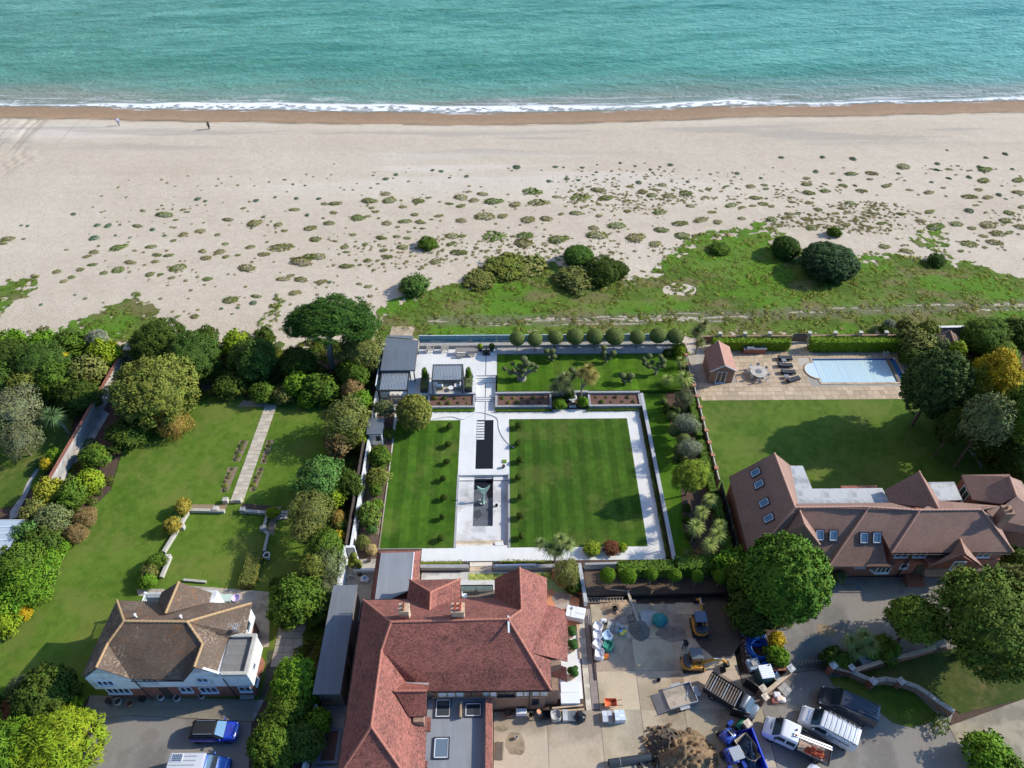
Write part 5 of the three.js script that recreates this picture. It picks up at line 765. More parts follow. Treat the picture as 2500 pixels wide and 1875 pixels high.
palm(-54.98,-60.91,[[-0.9,3.0,-0.3,1.75]],'cabbage_palm','round spiky palm leaning from the long grey wall',{ col: [0.07,0.13,0.05],tr: 0.18 });
bush([-54.86,-55.26,1,0.77],'shrub','yellow','small bright yellow shrub beside left end of grey wall');
bush([-54.3,-56.52,1,1],'shrub','fresh','bright green shrub next to small yellow shrub by wall');
tree([-44.01,-64.33,4.2,5.66],'broad','autumn','large tree turning orange beside long grey garden wall',{ n: 'autumn_tree',flat: 0.78 });
bush([-41.37,-61.15,1.5,2.19],'willow','orange','thin orange-leaved shrub with bare twigs at lawn corner',{ bark: MAT.paleBark });
bush([-46.37,-59.62,1.4,2.5],'shrub','dark','dark shrub in shade under the orange-tinted tree');
bush([-49.54,-56.17,1.2,1.89],'shrub','green','green shrub at foot of the long grey wall near lawn');
tree([-47.04,-74.29,2.8,3.76],'broad','dark','dark clumped tree above the orange-tinted tree by shingle',{ n: 'evergreen_tree' });
tree([-41.56,-71.43,3.2,3.56],'broad','deep','tall dark conifer-like tree right of the orange-tinted tree',{ n: 'evergreen_tree' });
bush([-41.6,-76.82,2,1.67],'shrub','dark','small dark rounded tree poking above thicket onto shingle');
tree([-33.52,-71.44,2.6,3.58],'feather','deep','dark feathery evergreen left of the leaning pine trunk',{ n: 'evergreen_tree' });
bush([-37.16,-75.28,1.8,1.91],'shrub','lime','yellow-green bush on shingle edge left of the pine');
bush([-33.51,-76.58,1.8,1.8],'shrub','dark','dark bush on the shingle edge just left of pine');
bush([-36.53,-67.84,1.2,1.82],'shrub','dark','dark shaded shrub above the stone path left side');
tree([-28.04,-71.5,1.8,2.36],'broad','dark','dark bush beneath the pine crown on trunk left side');
tree([-19.53,-72.46,3.2,3.34],'loose','olive','pale olive tree between the pine and grey pavilion roof');
tree([-20.05,-68.9,2.2,2.07],'broad','green','green tree right of pine trunk by the terrace wall');
bush([-31.53,-66.61,1.2,1.68],'shrub','green','green shrub at the far end of stone slab path');
bush([-29.07,-66.11,1,1.32],'shrub','olive','twiggy olive shrub right of the stone path end');
bush([-27.33,-67.76,1.7,1.81],'shrub','fresh','fresh green shrub in front of leaning pine trunk');
bush([-24.05,-66.74,1.5,2.64],'shrub','green','wide green shrub below the pine trunk foot');
bush([-25.71,-65.41,1,1.31],'shrub','fresh','low green shrub at lawn edge below the pine');
bush([-19.89,-66.33,1.7,1.68],'feather','rust','brown dying shrub against the terrace side wall');
bush([-18.72,-64.54,1.5,1.42],'shrub','fresh','green shrub under brown dying shrub by side wall');
tree([-19.59,-60.04,3,2.82],'willow','olive','rounded olive-leaved tree left of the small grey shed',{ flat: 1 });
bush([-18.28,-58.51,1.3,1.47],'shrub','lime','yellow-green shrub below the rounded olive tree');
bush([-20.49,-57.51,1.3,1.68],'shrub','rust','orange-brown shrub between olive tree and jade-green tree');
tree([-21.25,-50.95,3.2,2.51],'loose','jade','bright jade-green tree standing on the lawn side',{ n: 'fig_tree' });
tree([-18.35,-51.3,2,1.8],'broad','dark','dark bush between jade-green tree and white side wall');
bush([-19.62,-49.53,1.6,1.57],'shrub','lime','yellow-green shrub below the jade-green tree');
tree([-21.21,-46.51,3.6,2.11],'willow','olive','dry-branched olive tree in left garden border',{ bark: MAT.paleBark });
tree([-21.4,-44.42,3.2,1.78],'loose','olive','olive-green tree below the dry-branched tree, left garden');
bush([-18.8,-46.84,1.5,0.92],'feather','orange','orange upright shrub beside the brown fence');
bush([-18.43,-46.07,1.2,0.92],'shrub','autumn','dull brown-green shrub under the orange upright shrub');
bush([-18.42,-44.27,1.4,1],'shrub','gold','golden yellow shrub beside end of the brown fence');
tree([-19.1,-42.24,3,1.85],'loose','green','green bush left of the walled courtyard top corner');
tree([-18.46,-40.14,3,1.81],'willow','sage','grey-green bush left of the walled courtyard');
tree([-19.93,-39.5,3.2,1.7],'loose','autumn','yellowing bush in border right of the shaded lawn');
tree([-18.91,-38.23,1.9,1.61],'willow','grey','grey twiggy bush left of the long grey outbuilding');
tree([-21.17,-36.55,2.2,2.69],'broad','green','big rounded green bush beside the house patio',{ flat: 0.95 });
bush([-23.39,-38.56,1.2,1.24],'shrub','dark','dark shrub between shaded lawn and big rounded bush');
bush([-18.59,-36.03,1.6,1.49],'shrub','dark','dark shrub squeezed against long grey outbuilding');
// border along the far left lawn edge
bush([-48.7,-52.35,1.2,1.83],'shrub','lime','lime-green shrub at the top of left lawn border');
bush([-52.12,-50.51,1.6,1.79],'shrub',[0.19,0.21,0.02],'yellow-topped shrub near the end of grey wall');
bush([-49.5,-50.43,1.5,2.01],'shrub','green','dark green shrub right of the yellow-topped shrub');
bush([-52.79,-48.25,1.4,1.66],'shrub','olive','olive shrub beside the curving grey path');
bush([-50.1,-46.74,1.6,2.15],'loose','sage','grey-green airy shrub in middle of left lawn border');
bush([-47.12,-47.6,1,1.24],'feather','rust','rusty brown shrub spilling on lawn, upper of two');
bush([-47.38,-45.43,1,1.22],'feather','rust','rusty brown shrub spilling on lawn, lower of two');
bush([-52.05,-44.97,1.6,1.81],'shrub','jade','blue-green shrub beside the glass roof');
bush([-50,-43.85,1.5,1.89],'shrub','dark','dark shrub right of the glass roof');
bush([-48.38,-43.86,0.9,1],'shrub','fresh','fresh green plant at lawn edge below rusty shrubs');
tree([-51.12,-40.96,2.2,2.41],'loose','green','broad green tree below the glass roof');
bush([-48.74,-41.98,1.2,1.38],'shrub','fresh','fresh green shrub at the lawn edge beside broad tree');
tree([-49.17,-38.65,1.9,2.18],'loose','fresh','rounded green tree at lawn edge below broad tree');
bush([-48.46,-40.44,1,1.17],'shrub','jade','blue-green low shrub at lawn edge, left border');
bush([-50.6,-36.57,1.4,1.87],'shrub','fresh','bright green shrub at left photo edge beside lawn');
bush([-48.89,-36.06,1,0.84],'shrub','gold','bright yellow shrub at the lower left lawn edge');
bush([-50.23,-34.98,1.2,1.47],'shrub','lime','lime shrub at left photo edge below yellow shrub');
// sunken lawn beds
bush([-36.83,-48.94,0.9,1.05],'shrub',[0.22,0.19,0.03],'golden rounded shrub by bed corner, upper of pair');
bush([-37.14,-46.59,0.9,0.98],'shrub',[0.22,0.19,0.03],'golden rounded shrub by the bed, lower of pair');
bush([-37.26,-48.21,0.5,0.73],'shrub','jade','small blue-green plant between the golden shrubs');
bush([-37.51,-41.99,0.8,0.99],'shrub','green','green shrub in left bed, top of a row of three');
bush([-37.79,-40.77,0.8,0.93],'shrub','olive','green shrub in left bed, middle of a row of three');
bush([-37.62,-39.68,0.8,0.92],'shrub','fresh','green shrub in left bed, nearest the white balcony');
bush([-26.45,-48.21,0.7,0.73],'feather','lime','arching yellow-green plant at corner of sunken lawn');
// front of the white house
bush([-45.44,-28.41,1.4,1.14],'feather','sage','pale feathery shrub at dark corner left of white house');
tree([-42.28,-27.16,2.2,2.56],'broad','dark','dark green tree left of the white house');
bush([-40.07,-26.2,1.5,1.33],'shrub','lime','yellow-green shrub beside the gravel forecourt');
bush([-44.99,-26.33,1.3,1.45],'willow','red','reddish purple shrub at left photo edge');
bush([-45.67,-27.48,1.2,1.24],'shrub','dark','dark shrub between feathery and purple shrubs, lower left');
tree([-39.23,-22.82,2.2,3.51],'feather','lime','bright green feathery conifer bush at bottom left',{ n: 'conifer_bush' });
tree([-42.81,-22.55,2.2,2.86],'feather','fresh','green feathery conifer bush in the bottom left corner',{ n: 'conifer_bush' });
bush([-17.16,-24.95,1.4,1.32],'shrub','fresh','green shrub beside the brick-edged ponds by the house');
tree([-19.71,-28.35,2,2.23],'broad','fresh','bright green bush below the paved side path');
tree([-19.99,-25.71,1.8,2.18],'loose','green','green bush right of the blue car, upper');
tree([-20.71,-22.87,1.8,2.03],'broad','green','green bush at bottom edge beside the driveway');
tree([-18.15,-23.3,1.8,1.71],'broad','deep','dark green bush at bottom edge beside dark pond');
bush([-18.53,-27.59,1.2,1.12],'shrub','fresh','narrow green shrub beside boundary wall below outbuilding');
// ---------- main garden borders ----------
bush([-15.54,-62.92,2,1.28],'shrub','sage','grey-green bush left of the golden ball tree');
tree([-11.51,-61.8,2.4,2.3],'dome',[0.15,0.17,0.035],'golden-green clipped ball tree on the white paving',{ n: 'ball_tree',flat: 1,low: 1 });
bush([-15.28,-55.87,1.3,1.33],'shrub','green','green shrub below the small grey shed');
bush([-14.63,-59.71,0.9,0.8],'shrub','dark','dark plant in bed right of the small grey shed');
bush([-15.04,-55.59,1.2,1.22],'shrub','green','green border shrub by white wall, top of four');
bush([-15.21,-52.48,1.3,1.29],'shrub','autumn','bronze-green border shrub by white wall, second of four');
bush([-15.19,-51.1,1,0.91],'shrub','green','small green shrub between bronze shrub and bare soil');
bush([-15.54,-47.45,1.3,1.34],'shrub',[0.085,0.14,0.022],'bright green border shrub by white wall, third of four');
bush([-14.84,-48.98,0.9,0.74],'shrub','fresh','light green plant above the bright border shrub');
bush([-15.12,-45.9,0.7,0.62],'shrub','jade','small blue-green plant at bottom of wall border');
bush([-15.8,-44.18,0.8,0.91],'feather','olive','straw-green grassy plant at bottom of wall border');
bush([-14.82,-43.36,0.6,0.7],'feather','straw','dry straw-coloured plant beside the courtyard planter');
// right-hand border
palm(23.53,-71.21,[[0,2.0,0,1.05]],'cabbage_palm','spiky palm at top of the right-hand border',{});
palm(23.27,-67.53,[[-0.1,2.6,0.1,1.55]],'cabbage_palm','largest spiky palm in the right-hand border',{});
palm(21.14,-68.06,[[0,1.7,0,1.05]],'cabbage_palm','spiky palm left of the largest border palm',{});
for (const [a,k,c,l] of [[[22.44,-63.88,2.6,1.29],'willow','grey','grey bushy shrub below the largest border palm'],[[20.37,-65.14,0.6,0.43],'smallBall','clip','small clipped ball at edge of right-hand lawn strip'],[[20.56,-64.16,0.6,0.43],'smallBall','dark','dark clipped ball below small ball at lawn strip'],[[20.46,-63.44,0.5,0.43],'smallBall','dark','dark clipped ball touching the medium clipped ball'],[[21.34,-63.92,0.5,0.38],'smallBall','dark','small dark ball second in row of border balls'],[[21.85,-63.46,0.6,0.45],'smallBall','clip','clipped ball next to pale silver ball in border'],[[22.77,-63.49,0.6,0.5],'smallBall','sage','pale silvery clipped ball near the boundary fence'],[[20.85,-62.37,0.8,0.68],'smallBall','clip','medium clipped ball above the large silver shrub'],[[21.34,-60.94,1.6,0.81],'ball','clip','large clipped ball touching silver shrub top'],[[22.04,-59.18,2.8,1.35],'willow','silver','silver-leaved shrub in border, upper of two'],[[20.59,-59.19,1.6,0.82],'ball','clip','dull green clipped ball left of the silver shrub'],[[21.41,-57.53,1.8,0.88],'ball','clip','clipped ball between the two silver shrubs'],[[20.67,-55.87,1.8,0.86],'ball',[0.08,0.11,0.03],'clipped ball left of the lower silver shrub'],[[21.69,-55.39,2.8,1.26],'willow','silver','silver-leaved shrub in border, lower of two'],[[20.43,-55.86,0.5,0.38],'smallBall','sage','small grey clipped ball above lime-green dome'],[[21.22,-55.63,0.6,0.56],'smallBall','olive','small olive ball next to the lime-green dome']]) bush(a,k,c,l,{ flat: 0.95,noTrunk: k !== 'willow',n: k === 'willow' ? 'garden_shrub' : 'clipped_ball' });
bush([20.56,-50.43,4,1.97],'feather',[0.13,0.19,0.02],'large lime-green dome shrub in right-hand border',{ flat: 0.95 });
palm(22.27,-47.43,[[0,3.7,0,1.06]],'cabbage_palm','spiky palm nearest the tall fence in dark border');
palm(21.04,-45.83,[[0,3.7,0,1.00]],'cabbage_palm','spiky palm second down in dark lower border');
palm(20.1,-44,[[0,3.7,0,1.19]],'cabbage_palm','spiky palm leftmost in dark lower border');
palm(22.67,-44.11,[[0,3.7,0,0.96]],'cabbage_palm','spiky palm rightmost in dark lower border');
palm(22.12,-42.87,[[0,3.7,0,1.16]],'cabbage_palm','bright spiky palm overlapping another in lower border');
palm(21.14,-41.8,[[0,3.7,0,1.03]],'cabbage_palm','lowest spiky palm in dark lower border');
bush([19.28,-42.29,0.8,0.54],'smallBall','clip','clipped ball on lawn strip near bottom hedge',{ flat: 0.95,noTrunk: true,n: 'clipped_ball' });
bush([23.46,-42.79,0.8,0.5],'smallBall','sage','grey clipped ball in bottom corner of dark border',{ flat: 0.95,noTrunk: true,n: 'clipped_ball' });
bush([20.46,-48.53,0.4,0.51],'shrub','dark','low dark plant at edge of dark lower border, upper');
bush([20.07,-47.03,0.4,0.5],'shrub','dark','low dark plant at edge of dark lower border, middle');
bush([20.17,-44.84,0.4,0.55],'shrub','dark','low dark plant at edge of dark lower border, lower');
bush([20.93,-42.38,0.4,0.96],'shrub','rust','low brownish plant between clipped ball and bottom hedge');
bush([23.49,-46.93,0.7,0.56],'shrub','sage','grey-green plant between palms in dark lower border');
// border climber along the tall fence
for (const [x,z,w,d,h,l] of [[23.7,-62,1.0,7,1.5,'leafy climber along boundary fence beside silver shrubs'],[23.65,-54,1.0,8,1.5,'leafy climber along boundary fence beside lime dome'],[23.7,-46,1.0,7.5,1.6,'leafy climber along boundary fence by the palms']]) { const m = solo('fence_climber',l,'climber',hedgeGeo(w*31 + z,w,h,d,0.17,24),leafM(...COL.green),'climbers along the boundary fence'); m.position.set(x,0,z); }
bush([23.81,-73.98,1.2,1.15],'shrub','lime','yellow-green shrub at the top corner of right border');
bush([22.25,-73.87,0.8,0.77],'smallBall','dark','dark clipped ball at top corner of upper lawn',{ n: 'clipped_ball',noTrunk: true });
// lollipop trees along the seaward wall and the building site
plant(1.5,-74.55,3.2,1.11,'ball','clip','lollipop_tree','tree','clipped dome tree on thin stems by seaward wall, first from left',{ y: 0.9,flat: 0.84,tr: 0.06,group: 'dome trees along the seaward wall' });
plant(3.88,-74.4,3.2,1.08,'ball','clip','lollipop_tree','tree','clipped dome tree on thin stems by seaward wall, second from left',{ y: 0.9,flat: 0.84,tr: 0.06,group: 'dome trees along the seaward wall' });
plant(6.72,-74.74,3.2,1.11,'ball','clip','lollipop_tree','tree','clipped dome tree on thin stems by seaward wall, third from left',{ y: 0.9,flat: 0.84,tr: 0.06,group: 'dome trees along the seaward wall' });
plant(9.41,-74.87,3.2,1.26,'ball','clip','lollipop_tree','tree','clipped dome tree on thin stems by seaward wall, fourth from left',{ y: 0.9,flat: 0.84,tr: 0.06,group: 'dome trees along the seaward wall' });
plant(12.1,-74.84,3.2,1.24,'ball','clip','lollipop_tree','tree','clipped dome tree on thin stems by seaward wall, fifth from left',{ y: 0.9,flat: 0.84,tr: 0.06,group: 'dome trees along the seaward wall' });
plant(14.8,-74.81,3.2,1.34,'ball','clip','lollipop_tree','tree','clipped dome tree on thin stems by seaward wall, sixth from left',{ y: 0.9,flat: 0.84,tr: 0.06,group: 'dome trees along the seaward wall' });
plant(17.86,-74.7,3.2,1.11,'ball','clip','lollipop_tree','tree','clipped dome tree on thin stems by seaward wall, seventh from left',{ y: 0.9,flat: 0.84,tr: 0.06,group: 'dome trees along the seaward wall' });
plant(20.74,-74.97,3.2,1.21,'ball','clip','lollipop_tree','tree','clipped dome tree on thin stems by seaward wall, eighth from left',{ y: 0.9,flat: 0.84,tr: 0.06,group: 'dome trees along the seaward wall' });
plant(23.09,-74.8,3.2,1.16,'ball','clip','lollipop_tree','tree','clipped dome tree on thin stems by seaward wall, ninth from left',{ y: 0.9,flat: 0.84,tr: 0.06,group: 'dome trees along the seaward wall' });
plant(10.28,-39.16,2.1,0.85,'dome','fresh','lollipop_tree','tree','round-headed lollipop tree behind building site, first from left',{ flat: 1,tr: 0.06,bark: MAT.paleBark,group: 'lollipop trees behind the building site' });
plant(12.39,-39.01,2.1,0.85,'dome','fresh','lollipop_tree','tree','round-headed lollipop tree behind building site, second from left',{ flat: 1,tr: 0.06,bark: MAT.paleBark,group: 'lollipop trees behind the building site' });
plant(14.86,-39.21,2.1,0.67,'dome','fresh','lollipop_tree','tree','round-headed lollipop tree behind building site, third from left',{ flat: 1,tr: 0.06,bark: MAT.paleBark,group: 'lollipop trees behind the building site' });
plant(17.2,-39.06,2.1,0.72,'dome','fresh','lollipop_tree','tree','round-headed lollipop tree behind building site, fourth from left',{ flat: 1,tr: 0.06,bark: MAT.paleBark,group: 'lollipop trees behind the building site' });
plant(19.53,-38.93,2.1,0.66,'dome','fresh','lollipop_tree','tree','round-headed lollipop tree behind building site, fifth from left',{ flat: 1,tr: 0.06,bark: MAT.paleBark,group: 'lollipop trees behind the building site' });
plant(21.91,-38.84,2.1,0.76,'dome','fresh','lollipop_tree','tree','round-headed lollipop tree behind building site, sixth from left',{ flat: 1,tr: 0.06,bark: MAT.paleBark,group: 'lollipop trees behind the building site' });
// low dark domes in two rows on the striped lawns
plant(-7.17,-61.21,0.5,0.44,'shrub','dark','dark_dome_shrub','shrub','small dark dome shrub on left striped lawn, first from the sea',{ flat: 0.95,noTrunk: true,group: 'dark domes on the left striped lawn' });
plant(-7.25,-58.26,0.5,0.43,'shrub','dark','dark_dome_shrub','shrub','small dark dome shrub on left striped lawn, second from the sea',{ flat: 0.95,noTrunk: true,group: 'dark domes on the left striped lawn' });
plant(-7.22,-55.58,0.5,0.42,'shrub','dark','dark_dome_shrub','shrub','small dark dome shrub on left striped lawn, third from the sea',{ flat: 0.95,noTrunk: true,group: 'dark domes on the left striped lawn' });
plant(-7.53,-53,0.5,0.41,'shrub','dark','dark_dome_shrub','shrub','small dark dome shrub on left striped lawn, fourth from the sea',{ flat: 0.95,noTrunk: true,group: 'dark domes on the left striped lawn' });
plant(-7.32,-50.28,0.5,0.41,'shrub','dark','dark_dome_shrub','shrub','small dark dome shrub on left striped lawn, fifth from the sea',{ flat: 0.95,noTrunk: true,group: 'dark domes on the left striped lawn' });
plant(-7.34,-47.6,0.5,0.4,'shrub','dark','dark_dome_shrub','shrub','small dark dome shrub on left striped lawn, sixth from the sea',{ flat: 0.95,noTrunk: true,group: 'dark domes on the left striped lawn' });
plant(-7.33,-44.81,0.5,0.39,'shrub','dark','dark_dome_shrub','shrub','small dark dome shrub on left striped lawn, seventh from the sea',{ flat: 0.95,noTrunk: true,group: 'dark domes on the left striped lawn' });
plant(1.5,-61.19,0.5,0.44,'shrub','dark','dark_dome_shrub','shrub','small dark dome shrub on right striped lawn, first from the sea',{ flat: 0.95,noTrunk: true,group: 'dark domes on the right striped lawn' });
plant(1.4,-58.32,0.5,0.43,'shrub','dark','dark_dome_shrub','shrub','small dark dome shrub on right striped lawn, second from the sea',{ flat: 0.95,noTrunk: true,group: 'dark domes on the right striped lawn' });
plant(1.52,-55.7,0.5,0.42,'shrub','dark','dark_dome_shrub','shrub','small dark dome shrub on right striped lawn, third from the sea',{ flat: 0.95,noTrunk: true,group: 'dark domes on the right striped lawn' });
plant(1.31,-53.05,0.5,0.42,'shrub','dark','dark_dome_shrub','shrub','small dark dome shrub on right striped lawn, fourth from the sea',{ flat: 0.95,noTrunk: true,group: 'dark domes on the right striped lawn' });
plant(1.48,-50.25,0.5,0.41,'shrub','dark','dark_dome_shrub','shrub','small dark dome shrub on right striped lawn, fifth from the sea',{ flat: 0.95,noTrunk: true,group: 'dark domes on the right striped lawn' });
plant(1.43,-47.64,0.5,0.4,'shrub','dark','dark_dome_shrub','shrub','small dark dome shrub on right striped lawn, sixth from the sea',{ flat: 0.95,noTrunk: true,group: 'dark domes on the right striped lawn' });
plant(1.48,-44.96,0.5,0.39,'shrub','dark','dark_dome_shrub','shrub','small dark dome shrub on right striped lawn, seventh from the sea',{ flat: 0.95,noTrunk: true,group: 'dark domes on the right striped lawn' });

// cloud-pruned olives on the upper lawn: stems with small clipped heads
function cloudTree(x,z,y,heads,label,tr = 0.16) {
  const t = thing('cloud_pruned_olive',label,'tree',x,y,z);
  part(t,'trunk',join([bar([0,-0.02,0],[0.05,0.7,0],tr,tr*0.6,8),...heads.map(([dx,hy,dz]) => bar([0.05,0.6,0],[dx,hy,dz],tr*0.4,0.03,6))]),MAT.paleBark);
  heads.forEach(([dx,hy,dz,r],i) => { const m = part(t,'leaf_cloud',LIB.smallBall[0],leafM(...COL.sage)); m.position.set(dx,hy,dz); m.scale.set(r*1.15,r*0.85,r*1.15); m.rotation.y = i; });
}
reseed(77);
cloudTree(2,-69.23,0.78,[[-2.2,1.5,-0.4,0.32],[-1.5,1.3,0.2,0.3],[-1.2,1.9,-0.9,0.28],[-1.0,1.6,0.1,0.32],[-0.3,1.8,-0.6,0.32],[0.2,1.6,-0.1,0.46],[0.3,2.6,-1.1,0.44],[0.7,2.3,-0.5,0.46],[1.4,2.0,-0.6,0.36],[2.0,1.8,-0.4,0.28],[1.8,1.5,0,0.24],[-0.1,1.0,0.2,0.38]],'cloud-pruned olive with swollen gnarled base on the upper lawn',0.7);
cloudTree(6.05,-72.58,0.78,[[-0.6,1.4,-0.5,0.38],[0.2,1.4,-0.5,0.38],[0.4,0.9,0,0.36],[-0.3,0.8,0.1,0.3],[0.1,0.5,0.2,0.34]],'small cloud-pruned olive below third dome tree');
cloudTree(13.55,-72.32,0.78,[[-0.4,2.2,-0.5,0.38],[-0.4,1.6,-0.2,0.34],[-0.2,1.0,0,0.34],[0.9,1.5,-0.2,0.4],[0.4,0.8,0.1,0.3]],'cloud-pruned olive below the fifth and sixth dome trees');
cloudTree(15.65,-68.22,0.78,[[-0.4,1.2,-0.3,0.46],[0.7,1.2,-0.2,0.44],[-0.1,0.7,0.1,0.4],[0.5,0.6,0.1,0.3]],'low cloud-pruned olive in open middle of the upper lawn');
cloudTree(19.95,-69.92,0.78,[[-1.7,2.2,-0.6,0.36],[-1.6,1.7,-0.3,0.34],[-1.0,2.5,-0.9,0.36],[-1.1,1.5,0,0.36],[-0.6,1.8,-0.4,0.3],[0.4,2.6,-0.7,0.34],[0.8,2.1,-0.4,0.4],[0.2,1.6,-0.1,0.36],[0.8,1.5,0,0.34]],'wide cloud-pruned olive near the right end of upper lawn',0.2);
cloudTree(8.85,-69.15,0.78,[[-0.2,1.4,-0.3,0.4],[0.3,1.0,0,0.36],[-0.6,0.7,0.1,0.36],[0.1,0.5,0.2,0.3]],'cloud-pruned olive half hidden behind the two tall palms');
// tall palms at the planters and by the house
palm(7.28,-66.01,[[-0.4,3.4,-0.2,1.2],[0.3,4.0,-0.4,1.1],[0.5,2.8,0.1,1.1],[-1.1,2.4,0,1.1]],'cabbage_palm','multi-headed palm left of the white statue',{ col: [0.14,0.165,0.06] });
palm(9.74,-66.48,[[-0.2,4.4,-0.2,1.1],[0.7,4.8,-0.4,1.2],[0.9,3.6,0,1.2],[1.5,4.0,-0.3,1.0]],'cabbage_palm','yellow-leaved multi-headed palm right of the white statue',{ col: [0.2,0.18,0.05] });
palm(5.07,-42.03,[[-1.6,3.4,-0.2,0.95],[-0.6,3.0,0.2,1.1],[0.4,3.9,-0.3,1.1],[1.2,3.4,0,1.15],[0.2,2.5,0.2,1.0]],'cabbage_palm','palm on forked stems rising above bottom white path',{ col: [0.14,0.19,0.06] });
palm(33.68,-31.24,[[-0.9,2.6,-0.4,1.0],[0.3,3.2,-0.6,1.1],[0.9,2.5,0,1.2],[-0.3,1.8,0.2,1.1]],'cabbage_palm','palm beside the brick house driveway and gate',{ col: [0.13,0.18,0.06] });
palm(26.36,-74.69,[[-0.4,3.6,-0.5,1.3],[0.5,4.6,-0.8,1.3],[0.2,2.4,0.2,1.1]],'cabbage_palm','shaggy palm behind the small pool house',{ col: [0.12,0.14,0.05] });
// planters' shrubs
bush([6.82,-64.79,0.6,0.9],'shrub','fresh','leafy green plants left of the white statue',{ noTrunk: true }); bush([9.88,-64.99,0.7,0.86],'shrub','fresh','leafy green plants right of the white statue',{ noTrunk: true }); bush([8.05,-66.34,0.7,0.97],'shrub','dark','dark-leaved plants behind the white statue',{ noTrunk: true });
bush([6.15,-39.76,1.8,1.45],'willow','olive','bushy olive tree in curved red-edged bed by house',{ flat: 1 });
bush([6.5,-39.11,0.9,0.81],'shrub','rust','brownish plant under the bushy olive by the house',{ noTrunk: true });
bush([6.78,-38.7,0.6,0.81],'shrub','dark','dark low plants at end of the curved bed',{ noTrunk: true });
bush([9.22,-43.27,0.5,1.03],'shrub',[0.16,0.22,0.02],'yellow-green leafy plants on bottom white path',{ noTrunk: true }); bush([11.28,-43.31,0.5,0.85],'shrub',[0.12,0.05,0.025],'dark red leafy plants on bottom white path',{ noTrunk: true }); bush([12.4,-43.53,0.4,0.58],'shrub','lime','lime plants at right end of the path-side bed',{ noTrunk: true });
// hedges
function hedge(pts,h,w,col,label,leaf = 0.16,name = 'hedge') { const [a,b] = pts,L = Math.hypot(b[0] - a[0],b[1] - a[1]),m = solo(name,label,'hedge',hedgeGeo(L*13 + h,L,h,w,leaf),leafM(...(COL[col] ?? col))); m.position.set((a[0] + b[0]) / 2,0,(a[1] + b[1]) / 2); m.rotation.y = -Math.atan2(b[1] - a[1],b[0] - a[0]); return m; }
hedge([[11.6,-40.5],[17.6,-40.6]],1.6,1.3,[0.085,0.16,0.02],'bright hedge behind the lollipop trees, left half'); hedge([[17.7,-40.7],[26,-41.0]],1.9,1.6,[0.07,0.14,0.02],'bright hedge behind the lollipop trees, right half');
hedge([[28.74,-75.73],[39.48,-75.51]],1.7,1.1,[0.12,0.21,0.015],'bright clipped hedge left of the wooden beach gate'); hedge([[42.29,-75.37],[55.01,-75.24]],1.9,1.2,[0.12,0.21,0.015],'bright clipped hedge right of the wooden beach gate');
hedge([[-27.19,-42.99],[-27.24,-39.06]],1.1,1.5,[0.1,0.12,0.028],'sloping clipped hedge beside the shaded lawn',0.13);
hedge([[-10.0,-64.25],[-4.1,-64.2]],0.32,0.5,'fresh','low green edging hedge below left planter',0.1); hedge([[-1.5,-64.1],[6,-64.05]],0.32,0.45,'green','low green edging hedge below middle planter',0.1); hedge([[10.2,-64.05],[17,-64.1]],0.32,0.4,'green','low green edging hedge below right planter',0.1); hedge([[17.25,-63.8],[17.3,-42.3]],0.35,0.4,'dark','low dark ivy strip along the right garden wall',0.1,'ivy_strip');
hedge([[-9.4,-41.94],[-4.96,-41.89]],0.35,0.45,[0.16,0.2,0.03],'low yellow-green flower hedge left of the house steps',0.1); hedge([[-0.81,-41.99],[4.7,-41.93]],0.35,0.4,[0.15,0.18,0.03],'low yellow-green flower hedge right of the house steps',0.1);
// ---------- right side ----------
tree([26.81,-36.28,6.2,4.31],'dome',[0.06,0.13,0.014],'big dense rounded tree between building site and brick house',{ n: 'evergreen_oak',flat: 1.0,tr: 0.3 });
tree([24.23,-38.45,2.2,2.39],'broad','green','green bush left of the big rounded tree by site'); tree([24.35,-35.21,2,2.6],'broad','dark','dark bush below the big rounded tree by site'); bush([23.23,-40.4,1.6,1.87],'shrub','fresh','green bush where the site hedge meets boundary fence');
bush([26.15,-32.43,1.2,0.94],'shrub','gold','yellow-flowered shrub beside the blue pipe coils'); bush([26.05,-30.87,1,0.99],'shrub','fresh','light green shrub below the yellow-flowered shrub');
bush([34.79,-39.54,0.8,0.69],'shrub','sage','small pale shrub against the brick house wall');
tree([38.78,-32.83,4.4,2.35],'broad',[0.085,0.14,0.018],'yellow-green tree beside the brick house driveway'); tree([44.37,-31.17,6.5,5.03],'broad',[0.06,0.1,0.014],'largest dark broadleaf tree at the lower right edge',{ flat: 0.72,tr: 0.35 }); tree([44.45,-34.18,6,2.48],'loose',[0.1,0.14,0.02],'yellowish tree crown beside the largest lower right tree');
tree([48.69,-34.28,6,3],'broad','olive','olive-toned tree at the right edge by brick house');
bush([36.63,-31.35,0.9,1.47],'shrub','green','green shrub behind the brick boundary wall'); bush([35.44,-31.69,0.8,1.2],'shrub','fresh','fresh green shrub left of green shrub behind wall'); bush([31.17,-30.68,1,1.06],'shrub','dark','dark shrub beside the metal drive gate'); bush([32.06,-30.35,0.8,0.92],'shrub','green','rounded green shrub behind the gate pillar');
bush([41.8,-21.63,1.5,1.74],'shrub','fresh','green bush at the bottom right of the lane'); bush([43.05,-20.86,1.2,1.37],'shrub','green','green bush in the bottom right corner');
bush([39.22,-24.59,0.5,1.05],'mat','dark','dark trailing plant at end of curved brick wall',{ noTrunk: true,flat: 0.8 });
